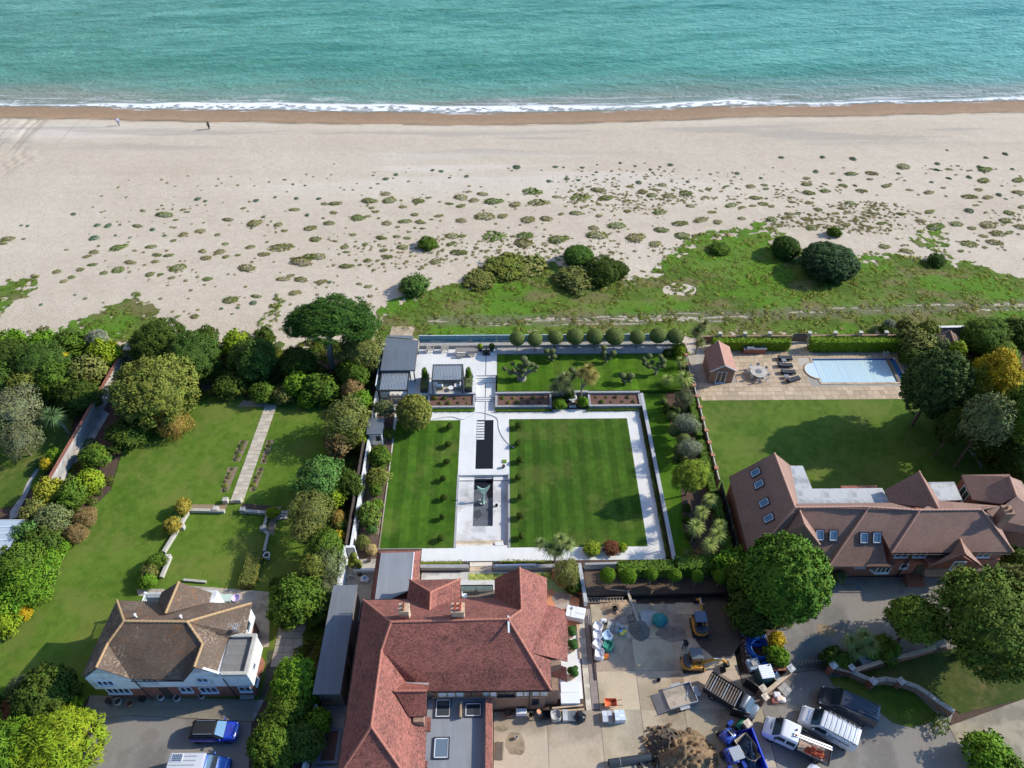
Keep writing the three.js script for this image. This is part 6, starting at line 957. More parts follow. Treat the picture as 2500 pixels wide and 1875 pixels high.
// pool garden trees
tree([51.32,-61.22,7.4,3.9],'dome',[0.05,0.085,0.022],'big dark green dome tree right of swimming pool',{ n: 'evergreen_oak',flat: 1.2 });
tree([57.48,-60.73,8.2,3.16],'feather',[0.25,0.21,0.012],'golden conifer with sweeping yellow branches at right',{ n: 'golden_conifer',flat: 1.3 });
tree([55.42,-59.95,6.5,2.65],'feather',[0.13,0.17,0.025],'green lower skirt of sweeping conifer by dome tree',{ n: 'golden_conifer',flat: 1.4 });
tree([53.64,-54.29,8.5,2.74],'loose','sage','grey-green tree below the golden conifer',{ flat: 1.5 }); tree([57.81,-55.14,8.5,2.34],'loose','green','green tree at right edge below the golden conifer',{ flat: 1.5 }); tree([51.94,-56.05,5.5,2.07],'broad','dark','dark bush at corner of shaded pool lawn',{ flat: 1.3 });
bush([66.98,-71.45,1.7,2.1],'feather',[0.1,0.16,0.02],'clipped green ball bush right of the summerhouse',{ flat: 0.9 }); tree([66.77,-75.62,2,3.29],'broad','green','long green hedge tree right of the summerhouse roof'); tree([71.16,-75.73,2,2.57],'broad','dark','dark green hedge tree at right edge by the bank');
bush([56.61,-74.68,1.7,2.25],'shrub','olive','olive bush at the right end of pool hedge'); bush([59.38,-77.08,1.6,1.77],'shrub','autumn','yellow-brown bush left of the summerhouse by bank'); bush([59.52,-74.57,1.5,1.53],'shrub','sage','grey-green bush in front of the summerhouse'); bush([55.13,-72.19,1.4,1.61],'shrub','dark','dark bush behind the far end of pool'); bush([61.56,-73.35,1.5,1.52],'shrub','lime','yellow-green bush below the summerhouse'); bush([57.75,-72.16,1.4,1.51],'shrub','dark','dark bush between pool end and summerhouse');
bush([54.85,-79.37,0.9,1.06],'feather','silver','silvery white shrub on the grass bank behind hedge'); bush([54.43,-78.32,0.7,1.37],'shrub','dark','dark low bush under the silvery white shrub'); bush([57.21,-79.23,1,1.48],'shrub','olive','olive bush on bank right of silvery white shrub');
tree([59.61,-60.29,7,2.12],'broad','green','green tree behind the golden conifer at right edge'); tree([59.81,-53.64,3,3.84],'broad','dark','dark tree at right edge above brick house');
bush([58.86,-55.95,1.2,2.15],'shrub','dark','dark shrub beside curved pale path at pool garden'); tree([53.39,-40.34,2,1.73],'broad','dark','dark bush at right end of the brick house');
{ // the leaning pine
  const [x,z] = [-23.66,-72.42],[cx,cz,hc,R0] = [-23.03,-73.62,7.6,5.92],t = thing('pine_tree','tall dark pine with leaning bare trunk at the shingle edge','tree',x,0,z);
  const dx = cx - x,dz = cz - z;
  part(t,'trunk',join([bar([0,-0.02,0],[-0.15,2,-0.3],0.5,0.42,9),bar([-0.15,1.95,-0.3],[0.15,4.2,-0.7],0.43,0.34,9),bar([0.15,4.15,-0.7],[dx*0.8,hc,dz*0.9],0.34,0.2,8),...[[-3.4,0.3],[3,0.8],[-1.6,-1.6],[1.5,-2],[-2.6,1.5],[1.2,1.8]].map(([a,b]) => bar([0.15,4.6,-0.8],[dx + a,hc + 0.1,dz + b],0.16,0.07,6))]),MAT.paleBark);
  const m = part(t,'crown',LIB.pine[0],leafM(0.032,0.08,0.012)); m.position.set(dx,hc,dz); m.scale.set(R0,2.3,R0*0.66); const m2 = part(t,'crown',LIB.pine[0],leafM(0.032,0.08,0.012)); m2.position.set(dx + 4.0,hc - 0.9,dz + 0.4); m2.scale.set(R0*0.5,1.3,R0*0.42); m2.rotation.y = 2; const m3 = part(t,'crown',LIB.pine[0],leafM(0.032,0.08,0.012)); m3.position.set(dx - 3.2,hc - 0.7,dz + 0.3); m3.scale.set(R0*0.5,1.3,R0*0.42); m3.rotation.y = 4;
}
// ground cover filling the borders
const COVER = [[[-75,-77.6],[-18,-77.6],[-18,-67.2],[-36,-66.6],[-44,-67],[-75,-72]],[[-19.4,-67],[-17.6,-67],[-17.6,-27],[-20.5,-27]],[[-52,-60],[-46.6,-53],[-51,-44],[-58,-30],[-64,-20],[-70,-20],[-60,-42],[-54,-52]],[[56,-76],[70,-76],[70,-46],[60,-52],[61,-62],[61,-68]],[[23.9,-42],[27,-42.5],[33.5,-39.6],[27.5,-34.5],[24,-36]],[[-46,-26],[-39.6,-28.6],[-41,-21],[-50,-12],[-60,-14],[-56,-22]]];
{ reseed(404); const n = 2100,o = new THREE.InstancedMesh(LIB.mound[0],leafM(0.07,0.11,0.016),n),d = new THREE.Object3D(),c = new THREE.Color(),A = COVER.map((p) => { let s = 0; p.forEach((a,i) => { const b = p[(i + 1) % p.length]; s += a[0]*b[1] - b[0]*a[1]; }); return Math.abs(s / 2); }),T = A.reduce((a,b) => a + b); for (let i = 0; i < n; i++) { let k = 0,q = rnd()*T; while (q > A[k] && k < A.length - 1) q -= A[k++]; const p = COVER[k],xs = p.map((a) => a[0]),zs = p.map((a) => a[1]); let x,z; do { x = rr(Math.min(...xs),Math.max(...xs)); z = rr(Math.min(...zs),Math.max(...zs)); } while (!inside(p,x,z)); const s = rr(0.35,1.0); d.position.set(x,0,z); d.scale.set(s,s*rr(0.6,1.2),s); d.rotation.y = rnd()*6; d.updateMatrix(); o.setMatrixAt(i,d.matrix); const t = rr(0.6,1.35); o.setColorAt(i,c.setRGB(t*rr(0.85,1.3),t,t*rr(0.8,1.1))); } stuff('border_groundcover','mixed low green ground cover filling the garden borders','ground cover',o); }
tree([56.3,-61.5,2.8,3.0],'broad','dark','dark bush at foot of the big dome tree by lawn'); tree([58.2,-56.5,2.8,3.0],'broad','green','green bush under the grey-green tree at lawn edge'); tree([60.5,-51.8,2.6,3.0],'broad','dark','dark bush at lower right corner of pool lawn');

// ---------- vehicles ----------
const font = await new FontLoader().loadAsync('fonts/droid/droid_sans_bold.typeface.json');
function loft(st,n = 5) { // body from stations [x, yBottom, yTop, half width low, half width top]
  const rings = st.map(([x,yb,yt,w,wt]) => { const r = [],h = yt - yb,c = Math.min(0.16,h*0.3,wt*0.4),add = (y,z) => r.push([x,y,z]); add(yb,-w*0.9); add(yb + h*0.12,-w); add(yb + h*0.55,-w); add(yt - c,-wt - (w - wt)*0.12); add(yt - c*0.3,-wt + c*0.3); add(yt,-wt + c); add(yt + 0.02,0); add(yt,wt - c); add(yt - c*0.3,wt - c*0.3); add(yt - c,wt + (w - wt)*0.12); add(yb + h*0.55,w); add(yb + h*0.12,w); add(yb,w*0.9); return r; });
  const m = rings[0].length,pos = rings.flat(2),idx = [];
  for (let i = 0; i + 1 < rings.length; i++) for (let j = 0; j < m; j++) { const a = i*m + j,b = i*m + ((j + 1) % m),c = a + m,d = b + m; idx.push(a,c,b,b,c,d); }
  for (const i of [0,rings.length - 1]) for (let j = 1; j + 1 < m; j++) idx.push(i*m,i*m + j,i*m + j + 1);
  const g = new THREE.BufferGeometry(); g.setAttribute('position',new THREE.Float32BufferAttribute(pos,3)); g.setIndex(idx); g.computeVertexNormals(); g.setAttribute('uv',new THREE.Float32BufferAttribute(new Float32Array(pos.length / 3*2),2)); return g;
}
function plate(pts,th = 0.02) { const v = pts.map((p) => V(...p)),n = v[1].clone().sub(v[0]).cross(v[2].clone().sub(v[0])).normalize().multiplyScalar(th),P2 = [],push = (a,b,c) => P2.push(...a.toArray(),...b.toArray(),...c.toArray()),w = v.map((p) => p.clone().add(n)),k = v.length; for (let i = 1; i + 1 < k; i++) { push(v[0],v[i + 1],v[i]); push(w[0],w[i],w[i + 1]); } for (let i = 0; i < k; i++) { const j = (i + 1) % k; push(v[i],v[j],w[j]); push(v[i],w[j],w[i]); } const g = new THREE.BufferGeometry(); g.setAttribute('position',new THREE.Float32BufferAttribute(P2,3)); g.computeVertexNormals(); g.setAttribute('uv',new THREE.Float32BufferAttribute(new Float32Array(P2.length / 3*2),2)); return g; }
const paint = (r,g,b) => P(r,g,b,0.35,{ clearcoat: 1,clearcoatRoughness: 0.06 });
function wheel(t,x,z,r = 0.33,w = 0.22) { const g = new THREE.TorusGeometry(r - 0.09,0.1,8,20); g.scale(1,1,w / 0.2); const o = part(t,'wheel',g,MAT.rubber); o.position.set(x,r,z); part(o,'rim',lathe([[0,0.06],[0.06,0.07],[r - 0.16,0.03],[r - 0.12,0.08],[r - 0.11,-0.06],[0,-0.06]],14).rotateX(z > 0 ? Math.PI / 2 : -Math.PI / 2),MAT.steel); }
function at2(name,label,cat,rear,front,y = 0.004) { const x = (rear[0] + front[0]) / 2,z = (rear[1] + front[1]) / 2; return thing(name,label,cat,x,y,z,Math.atan2(-(front[1] - rear[1]),front[0] - rear[0])); }
function mirrors(t,x,y,w,m) { for (const s of [-1,1]) part(t,'wing_mirror',bx(x - 0.05,x + 0.07,y,y + 0.17,s*w,s*(w + 0.2),0.04),m); }
function lamps(t,xf,xr,y,w,yr) { for (const s of [-1,1]) { part(t,'headlight',bx(xf - 0.2,xf,y,y + 0.14,s*(w - 0.3),s*w,0.04),M(0.75,0.77,0.8,0.1)); part(t,'tail_light',bx(xr,xr + 0.05,yr,yr + 0.4,s*(w - 0.12),s*w,0.02),M(0.4,0.02,0.02,0.2)); } }
function panelVan(t,m,o = {}) {
  part(t,'body',loft([[-2.5,0.42,1.7,0.9,0.78],[-2.45,0.32,1.93,0.96,0.84],[-1,0.3,1.97,0.98,0.86],[0.65,0.3,1.97,0.98,0.85],[0.85,0.3,1.86,0.98,0.84],[1.55,0.3,1.2,0.98,0.88],[2.1,0.3,1.04,0.96,0.84],[2.38,0.34,0.88,0.88,0.76],[2.5,0.42,0.66,0.74,0.66]]),m);
  part(t,'windscreen',plate([[0.86,1.87,0.76],[1.52,1.245,0.84],[1.52,1.245,-0.84],[0.86,1.87,-0.76]],0.025),MAT.glass);
  for (const s of [-1,1]) { const q = [[0.1,1.25,s*0.985],[1.35,1.2,s*0.985],[0.85,1.72,s*0.915],[0.12,1.74,s*0.915]]; part(t,'side_window',plate(s > 0 ? q : q.reverse(),0.02),MAT.glass); }
  for (const x of [-1.5,1.55]) for (const s of [-1,1]) wheel(t,x,s*0.86); mirrors(t,1.15,1.2,0.98,m); lamps(t,2.36,-2.5,0.72,0.86,1.0);
  part(t,'bumper',bx(2.36,2.52,0.3,0.5,-0.8,0.8,0.06),MAT.black);
}
{ const m = paint(0.74,0.76,0.78),t = at2('white_van','white work van with roof rack bars and Cameron lettering','van',[30.86,-23.01],[26.83,-25.58]); panelVan(t,m);
  for (let i = 0; i < 7; i++) part(t,'rack_bar',bx(-2.2 + i*0.42,-2.155 + i*0.42,2.08,2.11,-0.86,0.86),MAT.lead); part(t,'rack_rail',bx(-2.35,0.55,2.06,2.12,-0.9,-0.85),MAT.anthracite); part(t,'rack_rail',bx(-2.35,0.55,2.06,2.12,0.85,0.9),MAT.anthracite);
  for (let i = 0; i < 8; i++) part(t,'rack_foot',bx(-2.15 + (i % 4)*0.8,-2.09 + (i % 4)*0.8,1.9,2.07,i < 4 ? -0.9 : 0.84,i < 4 ? -0.84 : 0.9),MAT.anthracite);
  const tg = (s) => { const g = new TextGeometry('Cameron',{ font,size: s,depth: 0.012,curveSegments: 3 }); g.computeBoundingBox(); g.translate(-(g.boundingBox.max.x) / 2,0,0); return g; },ink = M(0.04,0.06,0.16,0.5);
  const a = part(t,'lettering',tg(0.3),ink); a.position.set(-1.0,1.28,0.97); a.rotation.x = -0.12; const b = part(t,'lettering',tg(0.3),ink); b.position.set(-1.0,1.28,-0.97); b.rotation.set(-0.12,Math.PI,0); const c = part(t,'lettering',tg(0.2),M(0.02,0.16,0.5,0.5)); c.position.set(1.92,1.125,0); c.rotation.set(-Math.PI / 2,0,Math.PI / 2,'YXZ'); }
{ const m = paint(0.02,0.026,0.045),t = at2('dark_van','black panel van parked in shade beside small lawn','van',[33.12,-25.21],[29.35,-27.15]); panelVan(t,m); for (let i = 0; i < 6; i++) part(t,'roof_rib',bx(-2.3,0.4,1.97,2.01,-0.62 + i*0.25 - 0.04,-0.62 + i*0.25 + 0.04),MAT.anthracite); }
{ // white double-cab tipper
  const m = paint(0.78,0.79,0.8),t = at2('tipper_truck','white double-cab tipper truck with beacons and long rails in bed','truck',[28.05,-22],[23.3,-24.51]);
  part(t,'cab',loft([[0.0,0.5,1.95,0.92,0.82],[0.05,0.45,2.08,0.96,0.86],[1.3,0.4,2.1,0.96,0.86],[1.55,0.4,1.98,0.96,0.84],[2.15,0.38,1.28,0.96,0.88],[2.55,0.38,1.12,0.94,0.84],[2.8,0.42,0.95,0.86,0.76],[2.9,0.5,0.72,0.74,0.64]]),m);
  part(t,'windscreen',plate([[1.58,1.98,0.76],[2.12,1.33,0.84],[2.12,1.33,-0.84],[1.58,1.98,-0.76]],0.03),MAT.glass);
  for (const s of [-1,1]) for (const [a,b,c] of [[1.0,1.95,1.6],[0.12,0.88,0.86]]) { const q = [[a,1.3,s*0.965],[b,1.3,s*0.965],[c,1.8,s*0.91],[a,1.82,s*0.91]]; part(t,'side_window',plate(s > 0 ? q : q.reverse(),0.02),MAT.glass); }
  part(t,'bonnet_vent',bx(2.3,2.36,1.18,1.26,-0.3,0.3),MAT.black);
  const bed = part(t,'tipper_bed',join([bx(-2.9,-0.1,0.75,0.85,-1.0,1.0),bx(-2.9,-0.1,0.85,1.25,-1.0,-0.94),bx(-2.9,-0.1,0.85,1.25,0.94,1.0),bx(-2.95,-2.89,0.75,1.25,-1.0,1.0),bx(-0.16,-0.1,0.85,1.5,-1.0,1.0)]),MAT.anthracite); part(bed,'bed_floor',bx(-2.88,-0.17,0.855,0.87,-0.93,0.93),gm(0.5,0.36,0.27,0.8,'stain',1.2));
  part(t,'chassis',bx(-2.7,2.2,0.45,0.74,-0.4,0.4),MAT.black); for (const x of [-1.9,2.0]) for (const s of [-1,1]) wheel(t,x,s*0.84,0.35,0.24);
  part(t,'beacon',lathe([[0,0],[0.09,0],[0.09,0.14],[0.05,0.2],[0,0.2]]),M(0.7,0.16,0.03,0.3)).position.set(0.3,2.1,-0.25); part(t,'beacon',cyl(0.08,0.08,2.1,2.2,0.35,0.25),MAT.black); mirrors(t,1.8,1.3,0.96,MAT.black); lamps(t,2.78,-2.98,0.78,0.84,0.8); part(t,'bumper',bx(2.76,2.94,0.36,0.58,-0.8,0.8,0.06),MAT.black);
  const load = (n,l,c,g,mm) => { const o = solo(n,l,c,g,mm); o.position.copy(t.position); o.rotation.y = t.rotation.y; return o; };
  load('steel_rail','long silver rail lying diagonally in the truck bed, upper','rail',sqbar([0.5,2.2,-0.35],[-2.9,1.3,0.35],0.12,0.1),MAT.galv); load('steel_rail','long silver rail lying diagonally in the truck bed, lower','rail',sqbar([0.5,2.2,-0.15],[-2.9,1.3,0.58],0.12,0.1),MAT.galv);
  load('safety_netting','orange netting heap in the white truck bed','netting',moundGeo(91,160,0.3,0.3).scale(0.95,0.6,0.5).translate(-1.7,0.87,-0.4),M(0.6,0.13,0.06,0.8)); }
{ // black truck with slatted cover
  const m = MAT.black,t = at2('slatted_truck','black pickup truck with slatted cover over its bed','truck',[18.96,-28.24],[22.23,-25.87]);
  part(t,'bed',join([bx(-2.4,0.9,0.7,0.8,-0.95,0.95),bx(-2.4,0.9,0.8,1.55,-0.95,-0.88),bx(-2.4,0.9,0.8,1.55,0.88,0.95),bx(-2.4,-2.33,0.8,1.5,-0.88,0.88),bx(0.83,0.9,0.8,1.6,-0.88,0.88)]),m);
  for (let i = 0; i < 13; i++) part(t,'cover_slat',bx(-2.32 + i*0.24,-2.2 + i*0.24,1.46,1.5,-0.86,0.86),i % 5 === 2 ? MAT.feltPale : MAT.greyTimber);
  part(t,'cab',loft([[0.95,0.5,1.75,0.86,0.74],[1.0,0.45,1.82,0.9,0.78],[1.5,0.42,1.82,0.9,0.78],[2.0,0.42,1.2,0.9,0.82],[2.4,0.42,1.08,0.88,0.78],[2.55,0.5,0.85,0.78,0.68]]),paint(0.05,0.055,0.06));
  part(t,'windscreen',plate([[1.52,1.83,0.7],[1.98,1.25,0.78],[1.98,1.25,-0.78],[1.52,1.83,-0.7]],0.03),MAT.skyGlass); for (const s of [-1,1]) { const q = [[1.02,1.15,s*0.905],[1.85,1.15,s*0.905],[1.5,1.6,s*0.84],[1.05,1.62,s*0.84]]; part(t,'side_window',plate(s > 0 ? q : q.reverse(),0.02),MAT.glass); }
  part(t,'chassis',bx(-2.3,2.2,0.4,0.69,-0.4,0.4),m); for (const x of [-1.4,1.9]) for (const s of [-1,1]) wheel(t,x,s*0.8,0.36); mirrors(t,1.75,1.2,0.9,m); lamps(t,2.55,-2.44,0.7,0.75,0.8);
  part(t,'side_ladder',join([bar([-2.3,1.6,-0.98],[0.8,1.65,-0.98],0.03),bar([-2.3,1.85,-0.98],[0.8,1.9,-0.98],0.03)]),m); }
{ // grey tipping trailer
  const t = at2('plant_trailer','grey plant trailer with lowered mesh ramp and sand-stained floor','trailer',[13.58,-26.67],[18.22,-27.88]);
  part(t,'bed',join([bx(-1.3,1.45,0.5,0.58,-0.95,0.95),bx(-1.3,1.45,0.58,0.9,-0.95,-0.89),bx(-1.3,1.45,0.58,0.9,0.89,0.95),bx(1.39,1.45,0.58,0.95,-0.89,0.89)]),MAT.galv); part(t,'sand_film',bx(-1.28,1.38,0.585,0.6,-0.88,0.88),gm(0.5,0.42,0.33,0.9,'stain',1.6));
  for (const z of [-0.85,0.85]) part(t,'ramp_side',sqbar([-1.32,0.52,z],[-2.35,0.05,z],0.07,0.07),MAT.galv); for (let i = 0; i < 12; i++) part(t,'ramp_bar',bar([-1.36 - i*0.088,0.5 - i*0.04,-0.85],[-1.36 - i*0.088,0.5 - i*0.04,0.85],0.022),MAT.galv);
  part(t,'mudguard',bx(-0.4,0.55,0.62,0.68,-1.25,-0.96,0.02),MAT.lead); part(t,'mudguard',bx(-0.4,0.55,0.62,0.68,0.96,1.25,0.02),MAT.lead); for (const x of [-0.15,0.3]) for (const s of [-1,1]) wheel(t,x,s*1.1,0.28,0.18);
  part(t,'tool_box',bx(1.5,2.0,0.45,0.8,-0.45,0.45,0.03),MAT.lead); part(t,'drawbar',join([sqbar([1.45,0.45,0.5],[2.5,0.4,0],0.08,0.08),sqbar([1.45,0.45,-0.5],[2.5,0.4,0],0.08,0.08),bar([2.35,0,0.05],[2.35,0.5,0.05],0.04)]),MAT.galv); part(t,'strut',sqbar([0.5,0.62,0.5],[1.2,0.64,-0.6],0.1,0.05),MAT.galv); }
function suv(t,m) {
  part(t,'body',loft([[-2.08,0.45,0.9,0.78,0.7],[-2.0,0.32,1.0,0.86,0.8],[-1,0.28,1.02,0.89,0.82],[1.0,0.28,1.02,0.89,0.82],[1.7,0.3,0.96,0.86,0.76],[2.0,0.34,0.82,0.78,0.66],[2.1,0.42,0.66,0.66,0.55]]),m);
  part(t,'cabin',loft([[-2.0,0.95,1.1,0.8,0.76],[-1.75,0.95,1.5,0.82,0.62],[-1.6,0.95,1.56,0.82,0.64],[0.2,0.95,1.58,0.82,0.64],[0.35,0.95,1.52,0.82,0.64],[1.05,0.95,1.04,0.8,0.74]]),MAT.black);
  part(t,'windscreen',plate([[0.36,1.54,0.58],[1.03,1.06,0.7],[1.03,1.06,-0.7],[0.36,1.54,-0.58]],0.02),MAT.skyGlass);
  for (const s of [-1,1]) for (const [a,b,c,d] of [[-0.6,0.85,0.3,-0.55],[-1.7,-0.7,-0.65,-1.6]]) { const q = [[a,1.06,s*0.815],[b,1.06,s*0.815],[c,1.45,s*0.7],[d,1.45,s*0.7]]; part(t,'side_window',plate(s > 0 ? q : q.reverse(),0.02),MAT.glass); }
  for (const s of [-1,1]) part(t,'roof_rail',join([bar([-1.5,1.62,s*0.58],[0.15,1.62,s*0.58],0.03),bx(-1.5,-1.42,1.5,1.62,s*0.56,s*0.6),bx(0.07,0.15,1.5,1.62,s*0.56,s*0.6)]),MAT.steel);
  for (const x of [-1.3,1.3]) for (const s of [-1,1]) wheel(t,x,s*0.8,0.34); mirrors(t,0.8,1.02,0.84,m); lamps(t,2.0,-2.08,0.68,0.7,0.7);
}
suv(at2('blue_car','shiny blue car with black roof and silver roof rails','car',[-28.54,-24.59],[-24.67,-24.6]),paint(0.005,0.035,0.42));
{ const t = at2('camper_van','blue camper van with silver roof and solar panel','van',[-29.53,-21.44],[-24.46,-21.45]); panelVan(t,paint(0.02,0.11,0.42)); const r = part(t,'roof',loft([[-2.42,1.94,2.1,0.86,0.8],[-2.3,1.94,2.2,0.88,0.82],[0.5,1.94,2.2,0.88,0.82],[0.72,1.94,2.05,0.86,0.8]]),paint(0.55,0.57,0.6)); for (let i = 0; i < 4; i++) part(r,'roof_rib',bx(-2.2,0.0,2.2,2.235,-0.6 + i*0.36,-0.52 + i*0.36),MAT.steel); const s = part(t,'solar_panel',bx(-2.15,-1.15,2.24,2.28,-0.75,-0.1),MAT.white); for (let i = 0; i < 6; i++) for (let j = 0; j < 4; j++) part(s,'solar_cell',bx(-2.09 + i*0.15,-1.96 + i*0.15,2.28,2.29,-0.7 + j*0.145,-0.575 + j*0.145),M(0.05,0.09,0.16,0.2)); }
{ const t = at2('white_hatchback','white car nosing in at the bottom of drive','car',[24.6 + 4.6,-17.6],[25.69,-21.23]); suv(t,paint(0.72,0.76,0.82)); }
// ---------- excavators ----------
function excavator(label,x,z,trackTurn,houseTurn,arm,roofM) {
  const t = thing('mini_excavator',label,'excavator',x,0.01,z,trackTurn),Y = M(0.62,0.27,0.025,0.45);
  for (const s of [-1,1]) { part(t,'track',profile([[-0.95,0.12],[-0.85,0.02],[0.85,0.02],[0.95,0.12],[0.95,0.38],[0.85,0.48],[-0.85,0.48],[-0.95,0.38]],0.34,0.03),MAT.rubber).position.z = s*0.6; }
  part(t,'undercarriage',bx(-0.5,0.5,0.15,0.55,-0.43,0.43),MAT.black); part(t,'blade',bx(1.05,1.15,0.05,0.4,-0.75,0.75),Y);
  const h = part(t,'house',prism([[-1.05,-0.3],[-0.85,-0.62],[-0.4,-0.74],[0.7,-0.74],[0.85,-0.6],[0.85,0.6],[0.7,0.74],[-0.4,0.74],[-0.85,0.62],[-1.05,0.3]],0.58,1.05,0.05),Y); h.rotation.y = houseTurn - trackTurn;
  part(h,'engine_cover',prism([[-1.0,-0.3],[-0.8,-0.6],[-0.3,-0.7],[-0.3,0.7],[-0.8,0.6],[-1.0,0.3]],1.05,1.35,0.06),M(0.06,0.065,0.075,0.5));
  part(h,'cab_frame',join([[-0.28,-0.66],[0.62,-0.66],[-0.28,0.3],[0.62,0.3]].map(([a,b]) => bx(a - 0.04,a + 0.04,1.05,2.3,b - 0.04,b + 0.04))),MAT.anthracite);
  part(h,'cab_roof',bx(-0.42,0.72,2.3,2.42,-0.74,0.4,0.06),roofM); part(h,'cab_glass',join([bx(-0.24,0.6,1.5,2.28,-0.67,-0.65),bx(0.62,0.64,1.2,2.28,-0.6,0.26),bx(-0.24,0.6,1.3,2.28,0.29,0.31)]),MAT.glass); part(h,'seat',bx(-0.2,0.25,1.05,1.5,-0.4,0.1,0.05),MAT.black);
  const [a,b,c,d] = arm; // points in the house's own frame
  part(h,'boom',join([sqbar(a,b,0.2,0.24),sqbar(b,c,0.18,0.22)]),Y); part(h,'stick',sqbar(c,d,0.15,0.18),Y); part(h,'hydraulic_ram',join([bar([a[0] + 0.15,a[1] - 0.1,a[2]],[b[0],b[1] - 0.25,b[2]],0.05),bar([b[0],b[1] + 0.22,b[2]],[c[0],c[1] + 0.2,c[2]],0.05)]),MAT.steel);
  const bk = part(h,'bucket',profile([[0,0],[0.3,-0.05],[0.35,-0.35],[0.15,-0.55],[-0.2,-0.5],[-0.1,-0.42],[0.1,-0.42],[0.22,-0.28],[0.18,-0.08],[0,-0.08]],0.5,0.02),MAT.black); bk.position.set(...d); return t;
}
excavator('yellow excavator with blue-grey canopy facing the timber sheets',19.13,-34.18,Math.PI / 2,Math.PI / 2,[[0.75,0.95,0.25],[1.6,1.9,0.25],[2.4,1.7,0.25],[2.9,0.6,0.25]],M(0.1,0.14,0.22,0.4));
excavator('yellow excavator with arm stretched right across concrete',17.69,-30.45,0.05,0.02,[[0.75,0.95,0.2],[1.8,1.75,0.2],[2.7,1.5,0.15],[3.3,0.62,0.1]],M(0.12,0.13,0.14,0.4));
solo('excavator_bucket','spare black digging bucket on concrete under excavator arm','bucket',profile([[0,0],[0.35,0],[0.5,0.3],[0.4,0.65],[0.3,0.6],[0.38,0.3],[0.28,0.1],[0.05,0.1]],0.6,0.03),MAT.black).position.set(20.4,0.02,-29.98);
// ---------- the building site ----------
{ const zs = [-37.0,-33.25,-30.0,-26.3,-21.2,-11],xs = [8.45,12.25,16.3,22.2]; let k = 0; reseed(3);
  const t = new THREE.Group(); t.name = 'concrete_yard'; t.userData = { kind: 'structure' }; scene.add(t);
  for (let j = 0; j < 5; j++) { const X = j < 3 ? xs : j === 3 ? [-1.42,3.5,8.44,...xs.slice(1,3),23.6] : [-1.42,3.5,8.44,...xs.slice(1,3),23.6]; for (let i = 0; i + 1 < X.length; i++) { const m = gm(0.56 + rr(-0.03,0.03),0.46 + rr(-0.025,0.025),0.33,0.9,'stain',8 + k); m.map.offset.set(rnd(),rnd()); part(t,'concrete_bay',bx(X[i] + 0.025,X[i + 1] - 0.025,-0.2,0.01,zs[j] + 0.025,zs[j + 1] - 0.025),m); k++; } } }
struct('joint_sand',sheet([[-1.42,-26.3],[8.44,-26.3],[8.44,-37],[22.2,-37],[22.2,-26.3],[23.6,-26.3],[23.6,-11],[-1.42,-11]],-0.015),gm(0.5,0.46,0.4,0.95,'grain',1));
struct('site_soil',sheet([[8.2,-41],[24,-41],[24,-38.25],[8.2,-38.05]],0.0),gm(0.2,0.14,0.1,0.95,'grain',1.8,{ bumpMap: rep(TX.grainB,1),bumpScale: 0.1 }));
{ const m = MAT.mud,t = new THREE.Group(); t.name = 'trench'; t.userData = { kind: 'structure' }; scene.add(t); part(t,'trench_floor',sheet(TRENCH,-0.75),m); for (let i = 0; i < TRENCH.length; i++) { const a = TRENCH[i],b = TRENCH[(i + 1) % TRENCH.length]; part(t,'trench_side',plate([[a[0],-0.76,a[1]],[b[0],-0.76,b[1]],[b[0],-0.02,b[1]],[a[0],-0.02,a[1]]],0.03),m); } }
function blob(cx,cz,rx,rz,y,s,m,name) { const p = []; for (let i = 0; i < 26; i++) { const a = (i / 26)*6.283,k = 0.7 + 0.6*fbm(Math.cos(a)*1.3 + s,Math.sin(a)*1.3 + s*2,3); p.push([cx + Math.cos(a)*rx*k,cz + Math.sin(a)*rz*k]); } return struct(name,sheet(p,y),m); }
blob(20.96,-34.35,2.6,3.2,0.014,4,MAT.mud,'wet_mud'); blob(16.37,-33.73,1.6,0.9,0.014,9,gm(0.3,0.25,0.2,0.8,'stain',3),'wet_patch'); blob(16.17,-29.08,0.7,0.6,0.014,12,gm(0.36,0.26,0.18,0.7,'stain',2),'wet_patch'); blob(14.21,-35.47,1.1,0.9,0.014,15,gm(0.45,0.5,0.5,0.85,'stain',2),'spilt_cement'); blob(11.69,-35.59,1.8,0.9,0.014,21,gm(0.36,0.29,0.24,0.9,'stain',2),'sand_spread'); blob(0.44,-23.36,0.9,1.0,0.014,25,gm(0.38,0.29,0.19,0.8,'stain',2),'wet_patch'); blob(-0.66,-24.85,0.6,0.3,0.016,28,gm(0.36,0.29,0.2,0.8,'stain',2),'wet_patch');
struct('gravel_strip',sheet(rect(7.75,8.4,-36.5,-26.4),0.0),gm(0.36,0.29,0.26,0.95,'grain',1.2)); struct('pale_strip',prism([[7.0,-36.6],[7.7,-36.6],[7.7,-26.3],[7.2,-26.3]],-0.05,0.02),gm(0.68,0.6,0.48,0.85,'stain',3)); struct('white_patio',sheet([[3.4,-36.3],[6.98,-36.3],[6.98,-27.4],[3.4,-27.4]],0.014),MAT.paving);
function pile(name,label,cat,x,z,rx,rz,h,m,s) { const g = new THREE.CircleGeometry(1,40,0,6.2832),gg = gridMesh(steps(-1,1,44),steps(-1,1,44),(a,b) => { const r = Math.hypot(a,b); return Math.max(-0.04,h*Math.max(0,1 - r*(0.85 + 0.35*fbm(a*2 + s,b*2,3)))*(0.35 + 1.3*fbm(a*7 + s,b*7 + 2,5)) - 0.02); },(a,b) => [a*rx,b*rz]); gg.scale(rx,1,rz); const o = solo(name,label,cat,gg,m); o.position.set(x,0.012,z); return o; }
